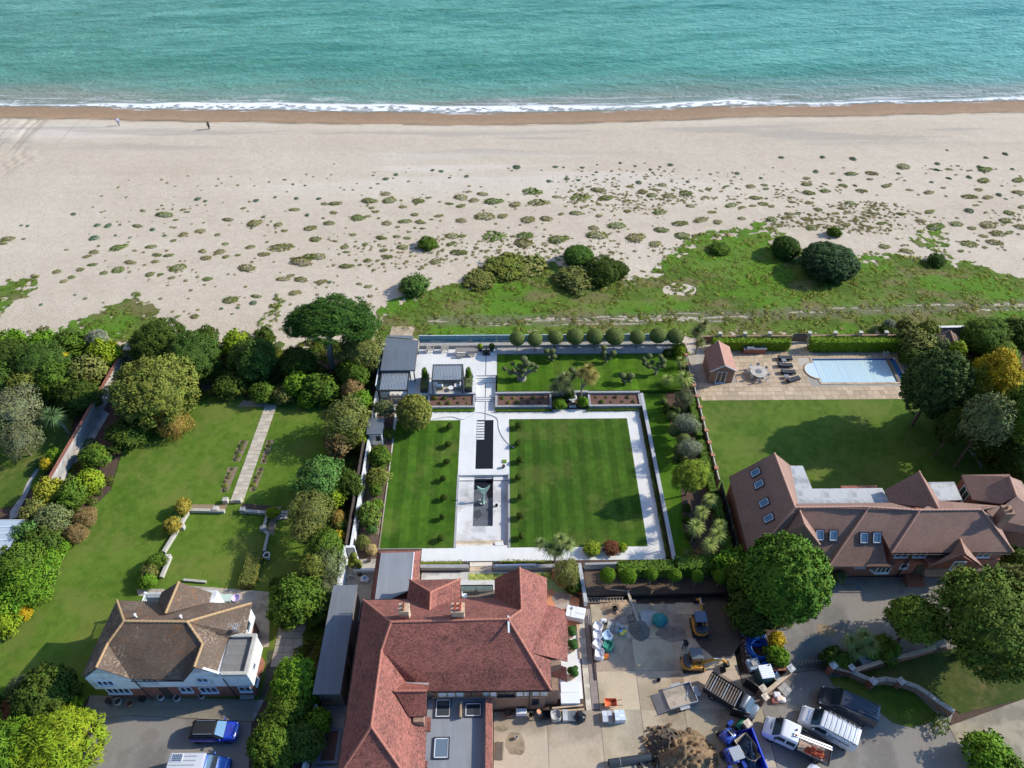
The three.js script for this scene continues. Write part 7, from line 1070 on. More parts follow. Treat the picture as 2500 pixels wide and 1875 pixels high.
pile('spoil_heap','large heap of brown earth at the bottom of site','heap',15.59,-22.16,3.0,2.3,1.9,MAT.spoil,3); pile('spoil_heap','dark earth heap behind the large brown heap','heap',14.16,-23.17,2.0,1.7,1.3,MAT.mud,8); pile('mortar_heap','grey heap of mixed mortar at end of plank','heap',13.15,-34.14,1.1,1.2,0.5,gm(0.2,0.2,0.18,0.9,'grain',1),5); pile('sand_heap','tan sand heap beside the ladder','heap',11.33,-36.48,1.9,1.0,0.5,gm(0.5,0.36,0.24,0.95,'grain',1),6);
{ reseed(71); const n = 420,g = new THREE.IcosahedronGeometry(1,0),o = new THREE.InstancedMesh(g,MAT.spoil,n),d = new THREE.Object3D(),[hx,hz] = [15.59,-22.16]; for (let i = 0; i < n; i++) { const a = rnd()*6.283,r = Math.sqrt(rnd()); d.position.set(hx + Math.cos(a)*r*3.1 - (i % 3 === 0 ? 1 : 0),0.05 + 0.9*(1 - r),hz + Math.sin(a)*r*2.3 - (i % 3 === 0 ? 0.7 : 0)); const s = rr(0.05,0.2); d.scale.set(s,s*0.7,s*1.2); d.rotation.set(rnd()*3,rnd()*3,0); d.updateMatrix(); o.setMatrixAt(i,d.matrix); } stuff('earth_clods','loose clods of earth lying over the spoil heaps','clods',o); }
// bulk bags
function bulkBag(label,x,z,col,fill,s) { const t = thing('bulk_bag',label,'bag',x,0.012,z,s); const g = new THREE.LatheGeometry([[0,0.01],[0.42,0],[0.5,0.15],[0.5,0.55],[0.46,0.8],[0.5,0.88],[0.44,0.84],[0.4,0.68],[0,0.62]].map((p) => new THREE.Vector2(...p)),20),p = g.attributes.position; for (let i = 0; i < p.count; i++) { const a = Math.atan2(p.getZ(i),p.getX(i)),k = 1 + 0.1*Math.cos(4*a) + 0.14*(fbm(Math.cos(a)*2 + s*9,Math.sin(a)*2 + p.getY(i)*3,3) - 0.5); p.setX(i,p.getX(i)*k); p.setZ(i,p.getZ(i)*k); p.setY(i,p.getY(i)*(0.9 + 0.25*fbm(a,s*3,2))); } g.computeVertexNormals(); part(t,'sack',g,col); part(t,'contents',cyl(0.38,0.3,0.5,0.62,0,0,14),fill); part(t,'lifting_loop',tube([[-0.35,0.7,0.2],[-0.2,1.0,0.1],[0,0.75,0.35]],0.02,12,5),col); }
const bagW = M(0.72,0.73,0.78,0.8),bagB = M(0.42,0.56,0.74,0.7),bagG = M(0.02,0.22,0.16,0.7);
bulkBag('white bulk bag with black lining, top of the row of four',8.93,-34.23,bagW,MAT.black,0.2); bulkBag('white bulk bag, second from top in the row of four',8.81,-33.35,bagW,MAT.spoil,0.9); bulkBag('white bulk bag, third from top in the row of four',8.75,-32.43,bagW,MAT.soil,1.5); bulkBag('white bulk bag with dark soil, bottom of the row',8.81,-31.43,bagW,MAT.soil,2.2); bulkBag('closed pale blue bulk bag beside the white bags',9.75,-33.24,bagB,bagB,2.9); bulkBag('green bulk bag beside the white bags',9.72,-32.28,bagG,bagG,3.4);
solo('cement_sack','red and yellow sack beside the green bulk bag','sack',bx(-0.22,0.22,0.012,0.25,-0.25,0.25,0.08),M(0.7,0.16,0.04,0.7)).position.set(9.56,0,-31.42); solo('cement_sack','yellow sack leaning on the red and yellow sack','sack',bx(-0.18,0.18,0.012,0.2,-0.12,0.12,0.07),M(0.75,0.5,0.04,0.7)).position.set(9.42,0,-31.27);
// stacks of blocks
function stack(label,name,cat,x,z,turn,nx,ny,nz,w,h,d,mats,gap = 0.015,pn = 'block') { const t = thing(name,label,cat,x,0.012,z,turn); for (let i = 0; i < nx; i++) for (let j = 0; j < ny; j++) for (let k = 0; k < nz; k++) { if (j === ny - 1 && hash(i*3 + k,nx + ny) < 0.3) continue; part(t,pn,bx((i - nx / 2)*w + gap,(i + 1 - nx / 2)*w - gap,j*h,(j + 1)*h - gap,(k - nz / 2)*d + gap,(k + 1 - nz / 2)*d - gap),mats[(i + j*2 + k) % mats.length]); } return t; }
const bl = [MAT.block,gm(0.36,0.37,0.36,0.9,'grain',1),gm(0.5,0.5,0.47,0.9,'grain',1)];
stack('stack of grey concrete blocks left of the cement bags','block_stack','block stack',10.51,-34.36,-0.3,3,3,2,0.4,0.22,0.5,bl); stack('pallet of grey blocks with blue and yellow sacks','block_stack','block stack',11.47,-34.11,-0.3,2,2,2,0.4,0.22,0.4,bl);
for (const [x,z,c,l] of [[11.21,-33.79,[0.15,0.4,0.6],'blue cement sack on the second block pallet'],[11.56,-33.78,[0.75,0.55,0.05],'yellow cement sack on second block pallet, right'],[11.31,-33.55,[0.7,0.6,0.1],'pale yellow cement sack at foot of second pallet']]) solo('cement_sack',l,'sack',bx(-0.22,0.22,0.45,0.58,-0.16,0.16,0.06),M(...c,0.7)).position.set(x,0.01,z);
{ const [x,y,z] = [15.29,0,-35.12],g = new THREE.IcosahedronGeometry(0.75,4),p = g.attributes.position; for (let i = 0; i < p.count; i++) { const k = 0.82 + 0.5*(fbm(p.getX(i)*4 + 7,p.getZ(i)*4 + p.getY(i)*3,3) - 0.3); p.setXYZ(i,p.getX(i)*k*1.15,Math.max(0,(p.getY(i)*k + 0.2)*0.9),p.getZ(i)*k); } g.computeVertexNormals(); solo('tarpaulin_cover','teal tarpaulin draped over a heap in site middle','tarpaulin',g,M(0.02,0.24,0.22,0.5)).position.set(x,0.012,z); }
{ const t = thing('timber_sheets','pale timber boards laid flat behind first excavator','boards',18.59,-36.4,0).name; const o = scene.children.at(-1); o.position.set(18.59,0.01,-36.39); o.rotation.y = -0.03; for (const [x0,x1] of [[-1.35,-0.95],[-0.93,0.4],[0.42,1.35]]) part(o,'board',bx(x0,x1,0,0.06,-0.65,0.65),MAT.sandstone); }
{ const a = [8.2,0.08,-37.41],b = [11.99,0.08,-37.47],t = thing('aluminium_ladder','long ladder lying beside the soil bank','ladder'); for (const d of [-0.25,0.25]) part(t,'rail',sqbar([a[0],0.08,a[2] + d],[b[0],0.08,b[2] + d],0.07,0.09),MAT.greyTimber); for (let i = 0; i < 12; i++) { const x = lerp(a[0] + 0.15,b[0] - 0.15,i / 11),z = lerp(a[2],b[2],i / 11); part(t,'rung',bar([x,0.09,z - 0.24],[x,0.09,z + 0.24],0.025),MAT.galv); } }
const plankAt = (label,p,q,w,m = MAT.paleTimber,name = 'timber_plank',cat = 'plank') => solo(name,label,cat,sqbar(p,q,w,0.06),m);
plankAt('long pale scaffold plank bridging trench towards mortar heap',[12.47,0.12,-38.46],[13.14,0.12,-35.04],0.26,gm(0.62,0.55,0.45,0.8,'plank',1),'scaffold_plank'); plankAt('short plank lying below first lollipop trees',[10.55,0.05,-38.67],[12.3,0.05,-38.47],0.14); plankAt('long timber edge beside the white patio',[6.96,0.1,-34.82],[7.04,0.1,-31.23],0.2); plankAt('dark timber edge along the gravel strip',[8.21,0.08,-34.72],[8.33,0.08,-29.13],0.12,MAT.darkTimber);
solo('air_brick_row','grey hollow blocks in a row by gravel strip','blocks',join([0,1,2,3].map((i) => join([bx(-0.1,0.1,0.01,0.25,i*0.3,i*0.3 + 0.06),bx(-0.1,-0.06,0.01,0.25,i*0.3 + 0.06,i*0.3 + 0.28),bx(0.06,0.1,0.01,0.25,i*0.3 + 0.06,i*0.3 + 0.28)]))),MAT.block).position.set(8.22,0,-35.82);
solo('black_bucket','black bucket on the sand heap','bucket',lathe([[0,0],[0.2,0],[0.26,0.4],[0.23,0.4],[0.18,0.03]],14),MAT.black).position.set(10.87,0.25,-36.25); solo('mixing_tub','small dark tub lying on concrete near sunlit edge','tub',lathe([[0,0],[0.16,0],[0.2,0.25],[0.18,0.25],[0.14,0.03]],12),MAT.anthracite).position.set(14.28,0.01,-29.01);
{ const [x,,z] = [9.59,0,-35.04],t = thing('cement_pump','small white machine on the sandy corner of site','machine',x,0.012,z); part(t,'frame',bx(-0.3,0.3,0.1,0.3,-0.2,0.2,0.04),MAT.lead); part(t,'tank',new THREE.CapsuleGeometry(0.16,0.3,6,12).rotateZ(1.57).translate(0,0.42,0),MAT.white); part(t,'wheel',new THREE.TorusGeometry(0.1,0.04,6,14).translate(-0.25,0.14,0.24),MAT.rubber); part(t,'wheel',new THREE.TorusGeometry(0.1,0.04,6,14).translate(0.25,0.14,0.24),MAT.rubber); part(t,'foot',bx(-0.3,0.3,0,0.1,-0.2,-0.14),MAT.black); }
{ const t = thing('rebar_bundle','tangle of dark steel bars on the concrete','steel bars'); reseed(8); const [x,,z] = [12.42,0,-35.3]; for (let i = 0; i < 7; i++) part(t,'bar',bar([x + rr(-0.5,0.2),0.03 + i*0.012,z + rr(-0.4,0.5)],[x + rr(-0.1,0.6),0.03 + i*0.012,z + rr(-0.6,0.4)],0.02),MAT.anthracite); }
// white crates beside the house
{ const t = thing('appliance_crate','large white crate beside the red roof, left of two','crate',6.37,-35.84,0); const o = t; o.position.set(6.37,0.02,-35.83); o.rotation.y = -0.25; part(o,'box',bx(-0.5,0.5,0,0.85,-0.62,0.62,0.03),MAT.upvc); part(o,'lid_tape',bx(-0.05,0.05,0.85,0.86,-0.6,0.6),MAT.lead); part(o,'handle',bx(-0.12,0.12,0.85,0.93,-0.4,-0.2,0.03),MAT.feltPale); }
{ const o = thing('appliance_crate','large white crate beside the red roof, right of two','crate'); o.position.set(7.25,0.02,-35.63); o.rotation.y = -0.25; part(o,'box',bx(-0.5,0.5,0,0.85,-0.62,0.62,0.03),MAT.upvc); part(o,'lid_tape',bx(-0.48,0.48,0.85,0.86,0.05,0.12),MAT.lead); }
{ const o = thing('board_stack','stack of bright white boards beside the house, lower','boards'); for (let i = 0; i < 4; i++) part(o,'board',bx(4.85,6.6,0.02 + i*0.16,0.17 + i*0.16,-27.75,-26.75),MAT.white); const q = thing('board_stack','stack of bright white boards beside the house, upper','boards'); for (let i = 0; i < 3; i++) part(q,'board',bx(4.9,6.65,0.02 + i*0.16,0.17 + i*0.16,-28.8,-27.85),MAT.upvc); }
plankAt('stacked timber beam in front of the white boards, upper',[4.0,0.3,-26.45],[6.9,0.3,-26.7],0.16); plankAt('stacked timber beam in front of the white boards, lower',[3.9,0.08,-26.25],[7.0,0.08,-26.4],0.16);
for (const [x,z,l,b] of [[6.21,-32.19,'pot holding upper bonsai pine beside red roof','upper bonsai pine beside the red roof'],[6.09,-29.52,'pot holding lower bonsai pine beside red roof','lower bonsai pine beside the red roof'],[6.16,-33.58,'pot with small shrub beside crates','small shrub nearest the white crates']]) { potted(x,0.02,z,0.4,0.4,MAT.paleTimber,0,'dark',l); const t = thing('bonsai_pine',b,'tree',x,0.36,z); part(t,'trunk',join([bar([0,0,0],[0.15,0.5,0.05],0.06),bar([0.15,0.5,0.05],[-0.05,1,0],0.05)]),MAT.bark); for (const [dx,dy,dz,r] of [[0.2,0.6,0.1,0.35],[-0.2,0.8,-0.1,0.36],[0.05,1.1,0,0.34],[0.25,0.95,-0.25,0.26]]) { const m = part(t,'foliage_pad',LIB.smallBall[0],leafM(0.035,0.09,0.02)); m.position.set(dx,dy,dz); m.scale.set(r,r*0.6,r); } }
// row of materials along the front
{ const z = -25.6; const cm = thing('cement_mixer','black and orange cement mixer in front of the house','cement mixer',2.45,-25.85); cm.position.set(2.45,0.01,-25.79); part(cm,'drum',lathe([[0.02,0],[0.3,0.05],[0.42,0.35],[0.3,0.75],[0.22,0.8],[0.2,0.76],[0.36,0.36],[0.05,0.1]],18).rotateZ(-0.5).translate(-0.1,0.55,0),MAT.anthracite); part(cm,'drum_mouth',cyl(0.18,0.2,0,0.06,0,0,16).rotateZ(-0.5).translate(0.24,1.2,0),M(0.65,0.18,0.05,0.6)); part(cm,'stand',join([bar([-0.4,0,-0.35],[0,0.7,0],0.03),bar([0.4,0,-0.35],[0,0.7,0],0.03),bar([-0.4,0,0.4],[0,0.7,0],0.03),bar([0.4,0,0.4],[0,0.7,0],0.03)]),MAT.black); part(cm,'motor',bx(-0.6,-0.3,0.3,0.65,-0.18,0.18,0.04),MAT.black); }
bulkBag('grey rubble bulk bag in front of white boards',4.28,-25.67,M(0.42,0.4,0.38,0.9),MAT.block,4.1);
solo('black_crate','black open crate between mixer and rubble bag','crate',join([bx(-0.4,0.4,0.012,0.06,-0.35,0.35),bx(-0.4,-0.36,0.06,0.45,-0.35,0.35),bx(0.36,0.4,0.06,0.45,-0.35,0.35),bx(-0.36,0.36,0.06,0.45,-0.35,-0.31),bx(-0.36,0.36,0.06,0.45,0.31,0.35)]),MAT.black).position.set(3.41,0,-25.9);
solo('slate_sheet','grey slate sheets standing by the rubble bag','sheets',bx(-0.22,0.22,0.012,0.5,-0.5,0.5),MAT.lead).position.set(5.16,0,-25.77); stack('pallet of dark grey slabs with timber frame','slab_pallet','slabs',5.78,-25.71,0,2,4,1,0.42,0.12,0.9,[MAT.felt,MAT.slateFlat],0.01,'slab');
{ const g = new THREE.IcosahedronGeometry(0.6,3),p = g.attributes.position; for (let i = 0; i < p.count; i++) { const k = 0.85 + 0.5*(fbm(p.getX(i)*5 + 2,p.getZ(i)*5 + p.getY(i)*4,3) - 0.4); p.setXYZ(i,p.getX(i)*k,Math.max(0,p.getY(i)*k*0.7 + 0.25),p.getZ(i)*k); } g.computeVertexNormals(); solo('bin_bag_heap','glossy black plastic heap beside grey slabs','plastic heap',g,M(0.015,0.016,0.018,0.25)).position.set(6.56,0,-25.64); }
stack('shrink-wrapped pallet of pale bags, left of two','wrapped_pallet','pallet',9.05,-25.6,0,2,3,2,0.48,0.26,0.5,[M(0.5,0.53,0.58,0.5),M(0.36,0.3,0.26,0.6),M(0.62,0.65,0.7,0.5)],0.01,'bag'); stack('shrink-wrapped pallet of white bags, right of two','wrapped_pallet','pallet',10.15,-25.6,0,2,4,3,0.48,0.22,0.34,[M(0.66,0.72,0.8,0.4),M(0.58,0.65,0.75,0.4)],0.01,'bag');
{ const [x,,z] = [9.51,0,-26.81],t = thing('wheelbarrow','orange wheelbarrow beside the wrapped pallets','wheelbarrow',x,0.012,z); part(t,'tray',join([plate([[-0.45,0.3,-0.25],[0.35,0.3,-0.22],[0.35,0.3,0.22],[-0.45,0.3,0.25]],0.02),plate([[-0.62,0.62,-0.36],[0.5,0.62,-0.34],[0.35,0.3,-0.22],[-0.45,0.3,-0.25]],0.02),plate([[-0.62,0.62,0.36],[-0.45,0.3,0.25],[0.35,0.3,0.22],[0.5,0.62,0.34]],0.02),plate([[-0.62,0.62,0.36],[-0.62,0.62,-0.36],[-0.45,0.3,-0.25],[-0.45,0.3,0.25]],0.02),plate([[0.5,0.62,-0.34],[0.5,0.62,0.34],[0.35,0.3,0.22],[0.35,0.3,-0.22]],0.02)]),M(0.7,0.17,0.06,0.6)); part(t,'wheel',new THREE.TorusGeometry(0.15,0.05,8,18).translate(-0.6,0.2,0),MAT.rubber); part(t,'handle',bar([-0.6,0.2,0.1],[1.0,0.55,0.26],0.025),MAT.black); part(t,'handle',bar([-0.6,0.2,-0.1],[1.0,0.55,-0.26],0.025),MAT.black); part(t,'stand',join([bar([0.3,0.32,0.18],[0.35,0,0.2],0.02),bar([0.3,0.32,-0.18],[0.35,0,-0.2],0.02)]),MAT.black); }
{ const t = thing('pallet','slatted wooden pallet lying near the red wall','pallet',-0.88,-22.85); t.position.set(-0.88,0.01,-22.85); t.rotation.y = -0.05; for (const x of [-0.28,0.2]) part(t,'bearer',bx(x,x + 0.08,0,0.1,-0.75,0.75),MAT.greyTimber); for (let i = 0; i < 10; i++) part(t,'slat',bx(-0.36,0.36,0.1,0.13,-0.75 + i*0.155,-0.66 + i*0.155),MAT.greyTimber); }
solo('air_unit','white heat pump box against the house front wall','heat pump',bx(-0.5,0.5,0.05,0.7,-0.25,0.25,0.04),MAT.upvc).position.set(1.13,0,-26.08); potted(-0.04,0.01,-25.98,0.4,0.5,M(0.09,0.035,0.03,0.7),0,'dark','dark round tub against the house front wall'); potted(0.65,0.01,-23.93,0.16,0.35,MAT.whitePot,0,'dark','small white bucket alone on the concrete yard');
// bottom edge: black pipes
{ const t = thing('drain_pipe','fat black drain pipe along the bottom edge','pipe'),a = [8.85,0.35,-21.72],b = [12.45,0.35,-22]; part(t,'pipe_wall',new THREE.CylinderGeometry(0.34,0.34,3.8,22,1,true).rotateZ(Math.PI / 2).rotateY(0.12).translate((a[0] + b[0]) / 2,0.35,(a[2] + b[2]) / 2),MAT.anthracite); part(t,'band',new THREE.TorusGeometry(0.345,0.025,6,22).rotateY(Math.PI / 2 + 0.12).translate((a[0] + b[0]) / 2 - 0.9,0.35,(a[2] + b[2]) / 2 + 0.1),MAT.lead); }
{ const t = thing('pipe_coil','coil of black hose at the bottom edge','coil',12.29,-21.65); t.position.set(12.28,0.01,-21.62); for (let i = 0; i < 5; i++) part(t,'loop',new THREE.TorusGeometry(0.85 - 0.13*(i % 3),0.055,6,36).rotateX(Math.PI / 2).translate((i % 2)*0.06,0.07 + i*0.09,(i % 3)*0.04),MAT.black); }
// blue machines, dumper skip, blue container
function dumper(label,x,z,turn,canopy) { const t = thing('site_dumper',label,'dumper',x,0.012,z,turn),B = paint(0.015,0.05,0.32); part(t,'body',loft([[-0.9,0.4,0.9,0.5,0.42],[-0.7,0.35,1.1,0.6,0.5],[0.2,0.35,1.05,0.6,0.5],[0.5,0.4,0.8,0.5,0.4]]),B); for (const a of [-0.55,0.75]) for (const s of [-1,1]) wheel(t,a,s*0.68,0.36,0.28); part(t,'seat',join([bx(-0.15,0.25,1.0,1.15,-0.22,0.22,0.04),bx(-0.25,-0.13,1.1,1.5,-0.22,0.22,0.04)]),MAT.black); part(t,'steering',join([bar([0.35,0.9,0],[0.25,1.35,0],0.03),new THREE.TorusGeometry(0.17,0.02,6,16).rotateX(1.2).translate(0.24,1.36,0)].map(flat)),MAT.black); part(t,'mudguard',bx(0.45,1.05,0.76,0.84,-0.85,-0.5,0.03),B); part(t,'mudguard',bx(0.45,1.05,0.76,0.84,0.5,0.85,0.03),B); part(t,'front_axle',bx(0.5,1.0,0.3,0.6,-0.5,0.5),MAT.black);
  if (canopy) { part(t,'canopy',bx(-0.5,0.6,2.05,2.15,-0.55,0.55,0.05),M(0.34,0.36,0.39,0.5)); part(t,'canopy_post',join([[-0.4,-0.48],[-0.4,0.48],[0.5,-0.48],[0.5,0.48]].map(([a,b]) => bx(a - 0.03,a + 0.03,0.95,2.06,b - 0.03,b + 0.03))),MAT.black); } else part(t,'roll_bar',tube([[-0.45,0.9,-0.45],[-0.45,1.9,-0.4],[-0.45,1.95,0.4],[-0.45,0.9,0.45]],0.04,24,6),MAT.steel); }
dumper('blue site dumper without canopy beside the gatepost',19.87,-23.82,0.6,false); dumper('blue site dumper with grey canopy at the bottom edge',19.69,-21.82,-1.3,true);
{ const t = thing('dumper_skip','tan metal dumper skip standing on ground','skip',21.27,-22.69); t.position.set(21.18,0.3,-22.6); t.rotation.y = -1.05; const T = gm(0.5,0.4,0.27,0.7,'stain',1.5),o = [[-1.05,0.75,-0.7],[0.75,0.75,-0.7],[1.15,0.8,-0.35],[1.15,0.8,0.35],[0.75,0.75,0.7],[-1.05,0.75,0.7]],b = [[-0.7,-0.28,-0.45],[0.5,-0.28,-0.45],[0.7,-0.2,-0.25],[0.7,-0.2,0.25],[0.5,-0.28,0.45],[-0.7,-0.28,0.45]]; for (let i = 0; i < 6; i++) { const j = (i + 1) % 6; part(t,'side_plate',plate([b[i],b[j],o[j],o[i]],0.03),T); } part(t,'floor_plate',plate(b,0.03),T); part(t,'rim',join(o.map((p,i) => bar(p,o[(i + 1) % 6],0.035))),gm(0.66,0.55,0.4,0.7,'stain',1)); }
{ const t = thing('blue_container','long bright blue open skip container along the drive','container'),B = M(0.012,0.03,0.5,0.4),a = [21.77,1.4,-24.13],b = [22.38,1.4,-20.3],w = -1.5; part(t,'side_panel',plate([[a[0],0.02,a[2]],[b[0],0.02,b[2]],[b[0],1.4,b[2]],[a[0],1.4,a[2]]],0.06),B); part(t,'end_panel',plate([[a[0] + w,0.02,a[2] + 0.1],[a[0],0.02,a[2]],[a[0],1.4,a[2]],[a[0] + w,0.7,a[2] + 0.1]],0.06),B); part(t,'side_panel',plate([[a[0] + w,0.02,a[2]],[b[0] + w,0.02,b[2]],[b[0] + w,0.5,b[2]],[a[0] + w,0.5,a[2]]],0.06),B); part(t,'rim',sqbar([a[0],1.42,a[2]],[b[0],1.42,b[2]],0.1,0.08),M(0.06,0.12,0.7,0.35)); part(t,'floor_panel',plate([[a[0] + w,0.05,a[2]],[a[0],0.05,a[2]],[b[0],0.05,b[2]],[b[0] + w,0.05,b[2]]],0.04),B); pile('tarpaulin_heap','crumpled slate-blue sheeting inside the blue container','sheeting',(a[0] + b[0]) / 2 + w*0.55,(a[2] + b[2]) / 2,0.85,2.2,1.5,M(0.03,0.07,0.13,0.6),11).position.y = 0.1; }
// gate piers, screens, portable toilet, pipe coils
function pier(label,x,z,h,w,m,cap) { const t = thing('gate_pier',label,'pier',x,0,z,0.5); part(t,'shaft',bx(-w / 2,w / 2,-0.02,h,-w / 2,w / 2),m); part(t,'cap',join([bx(-w / 2 - 0.07,w / 2 + 0.07,h,h + 0.1,-w / 2 - 0.07,w / 2 + 0.07),lathe([[0,0.2],[w*0.62,0.1],[w*0.62,0.095]],4).rotateY(0.785).translate(0,h,0)].map(flat)),cap); }
pier('pale stone-capped pier beside the blue container end',21.42,-24.42,1.6,0.5,MAT.tanBrick,gm(0.75,0.62,0.48,0.8,'grain',1)); pier('pale stone-capped pier at site entrance corner',23.61,-26.77,1.6,0.45,MAT.tanBrick,gm(0.75,0.62,0.48,0.8,'grain',1)); pier('wide stone cap pier behind site entrance corner',23.62,-27.57,1.5,0.5,MAT.tanBrick,gm(0.6,0.52,0.4,0.8,'grain',1)); pier('grey stone gate pier left of the drive gate',26.58,-29.27,1.9,0.5,MAT.tanBrick,MAT.lead); pier('grey stone gate pier right of the drive gate',30.8,-29.65,1.6,0.5,MAT.brick,MAT.lead); pier('small stone-capped pier beside right gate pier',32.57,-29.52,1.4,0.4,MAT.brick,MAT.lead); pier('stone-capped pier where the curved wall begins',34.2,-28.24,1.3,0.5,MAT.brick,MAT.lead); pier('stone-capped pier mid way along the curved wall',36.81,-28.22,1.3,0.5,MAT.brick,MAT.lead); pier('low square pier beside the gate wall',25.35,-28.72,1.1,0.5,MAT.tanBrick,gm(0.55,0.5,0.42,0.8,'grain',1));
wallRun('entrance_wall','sloping brick wall between the site entrance piers','wall',[[23.94,-27.37],[26.73,-29.24]],1.1,0.25,MAT.tanBrick,0.05,MAT.sandstone);
const brickTop = gm(0.55,0.36,0.26,0.9,'grain',0.8);
wallRun('boundary_wall','brick wall running from gate to the dark trees','wall',[[31.15,-29.75],[32.62,-29.33],[35.99,-30.32],[39.2,-31.01],[41.6,-31.62]],0.9,0.3,MAT.brick,0.04,MAT.sandstone); wallRun('curved_wall','curved brick wall round the small lawn by drive','wall',[[32.66,-29.26],[34.36,-28.39],[35.62,-28.58],[37.07,-28.31],[38.28,-27.82],[39.12,-27.08],[39.76,-26.36],[40.75,-25.5]],0.95,0.3,MAT.tanBrick,0.05,MAT.flint);
{ const t = thing('drive_gate','dark metal gate closed across brick house drive','gate'),a = [26.94,0.1,-30.15],b = [31.03,0.1,-30.21]; for (const h of [0.15,0.6,1.1,1.35]) part(t,'gate_rail',bar([a[0],h,a[2]],[b[0],h,b[2]],0.035),MAT.anthracite); for (let i = 0; i <= 12; i++) { const x = lerp(a[0],b[0],i / 12),z = lerp(a[2],b[2],i / 12); part(t,'gate_bar',bar([x,0.1,z],[x,1.35 + 0.18*Math.sin((i / 12)*3.14),z],0.022),MAT.anthracite); } }
{ const t = thing('portable_toilet','dark green portable toilet with ribbed white roof','portable toilet',24.19,-29.08); t.position.set(24.09,0.01,-28.9); t.rotation.y = 0.12; const G = M(0.01,0.07,0.075,0.5); part(t,'cabin',bx(-0.58,0.58,0,2.1,-0.58,0.58,0.04),G); part(t,'door',bx(-0.4,0.4,0.1,1.9,0.58,0.62),M(0.012,0.09,0.095,0.5)); const r = part(t,'roof',bx(-0.64,0.64,2.1,2.2,-0.64,0.64,0.05),MAT.upvc); for (let i = 0; i < 6; i++) part(r,'roof_rib',bx(-0.6,0.6,2.2,2.24,-0.5 + i*0.2,-0.43 + i*0.2),MAT.white); part(t,'roof_vent',cyl(0.06,0.06,2.2,2.32,0.45,-0.5),MAT.black); }
for (const [p,q,l] of [[[22.3,0,-28.53],[23.62,0,-27.45],'black solid screen beside the portable toilet'],[[20.41,0,-25.8],[21.89,0,-25.31],'black solid screen in front of black truck cab']]) { const t = thing('site_screen',l,'screen'); part(t,'panel',plate([[p[0],0,p[2]],[q[0],0,q[2]],[q[0],1.5,q[2]],[p[0],1.5,p[2]]],0.05),MAT.black); part(t,'top_rail',sqbar([p[0],1.52,p[2]],[q[0],1.52,q[2]],0.07,0.06),MAT.greyTimber); }
{ const [x,,z] = [21.02,0,-24.64],t = thing('garden_chute','dark green plastic chute leaning by the gatepost','chute',x,0.02,z,0.7); part(t,'trough',new THREE.CylinderGeometry(0.28,0.34,1.6,16,1,true,0,Math.PI).rotateZ(1.2).translate(0,0.6,0),M(0.01,0.12,0.07,0.5)); part(t,'lip',new THREE.TorusGeometry(0.3,0.03,6,14,Math.PI).translate(0.7,0.3,0),M(0.01,0.12,0.07,0.5)); }
for (const [x,z,r,l,n] of [[24.6,-33.09,0.85,'coil of blue water pipe, upper of three',5],[24.56,-31.99,1.1,'largest coil of blue water pipe, middle of three',6],[24.94,-29.76,0.8,'coil of blue water pipe behind portable toilet',5]]) { const t = thing('blue_pipe_coil',l,'pipe coil',x,0.01,z); for (let i = 0; i < n; i++) part(t,'loop',new THREE.TorusGeometry(r - 0.12*(i % 3),0.07,7,40).rotateX(Math.PI / 2 + 0.06*(i % 2)).translate(0.05*(i % 2),0.1 + i*0.1,0.06*(i % 3)),M(0.01,0.12,0.5,0.4)); }
{ const t = thing('wrapped_cage','pale blue wrapped crate beside the portable toilet','crate'); t.position.set(23.63,0.01,-30.29); t.rotation.y = 0.2; part(t,'crate',bx(-0.55,0.55,0,0.7,-0.5,0.5,0.05),M(0.3,0.38,0.48,0.5)); for (let i = 0; i < 4; i++) part(t,'strap',bx(-0.57,0.57,0.1 + i*0.17,0.16 + i*0.17,-0.52,0.52),M(0.48,0.55,0.62,0.5)); part(t,'load',bx(-0.3,0.3,0.7,0.85,-0.3,0.25,0.05),M(0.36,0.33,0.32,0.7)); }
{ reseed(61); const t = thing('rubble_row','line of broken stones beside the trench','rubble'); for (let i = 0; i < 60; i++) { const k = rnd(),g = new THREE.IcosahedronGeometry(rr(0.07,0.16),0); g.scale(1,0.6,1.3); const m = part(t,'stone',g,MAT.block); m.position.set(lerp(23.55,23.75,k) + rr(-0.35,0.35),0.05,lerp(-34.2,-31.0,k) + rr(-0.2,0.2)); m.rotation.set(rnd()*3,rnd()*3,0); } }
{ const [x,,z] = [25.22,0,-27.16],t = thing('sack_heap','orange and white sacks heaped beside entrance','sacks',x,0.01,z); for (const [dx,dy,dz,c] of [[0,0.2,0,[0.7,0.38,0.28]],[0.35,0.22,0.15,[0.75,0.72,0.75]],[-0.3,0.2,0.2,[0.65,0.25,0.18]],[0.1,0.42,0.1,[0.78,0.62,0.5]],[-0.1,0.45,-0.25,[0.72,0.7,0.72]]]) part(t,'sack',bx(dx - 0.34,dx + 0.34,dy - 0.19,dy + 0.15,dz - 0.26,dz + 0.26,0.13),M(...c,0.7)); part(t,'pallet_base',bx(-0.7,0.75,0,0.05,-0.5,0.55),MAT.greyTimber); }
stack('grey paving slabs stacked behind the orange sacks','slab_pallet','slabs',26.08,-27.98,0.6,2,3,2,0.5,0.16,0.5,[MAT.greyConcrete,MAT.block],0.01,'slab');
plankAt('red metal bar leaning beside the blue pipe coils',[23,0.1,-32.6],[23.61,0.5,-33.14],0.08,M(0.4,0.12,0.08,0.6),'red_bar','bar');
solo('wall_bench_slab','pale tiled bench top behind brick boundary wall','bench',join([bx(-1.2,1.2,0.6,0.72,-0.55,0.55),bx(-1.1,-0.9,0,0.6,-0.4,0.4),bx(0.9,1.1,0,0.6,-0.4,0.4)]),MAT.lead).position.set(35.05,0,-30.94); scene.children.at(-1).rotation.y = 0.3;
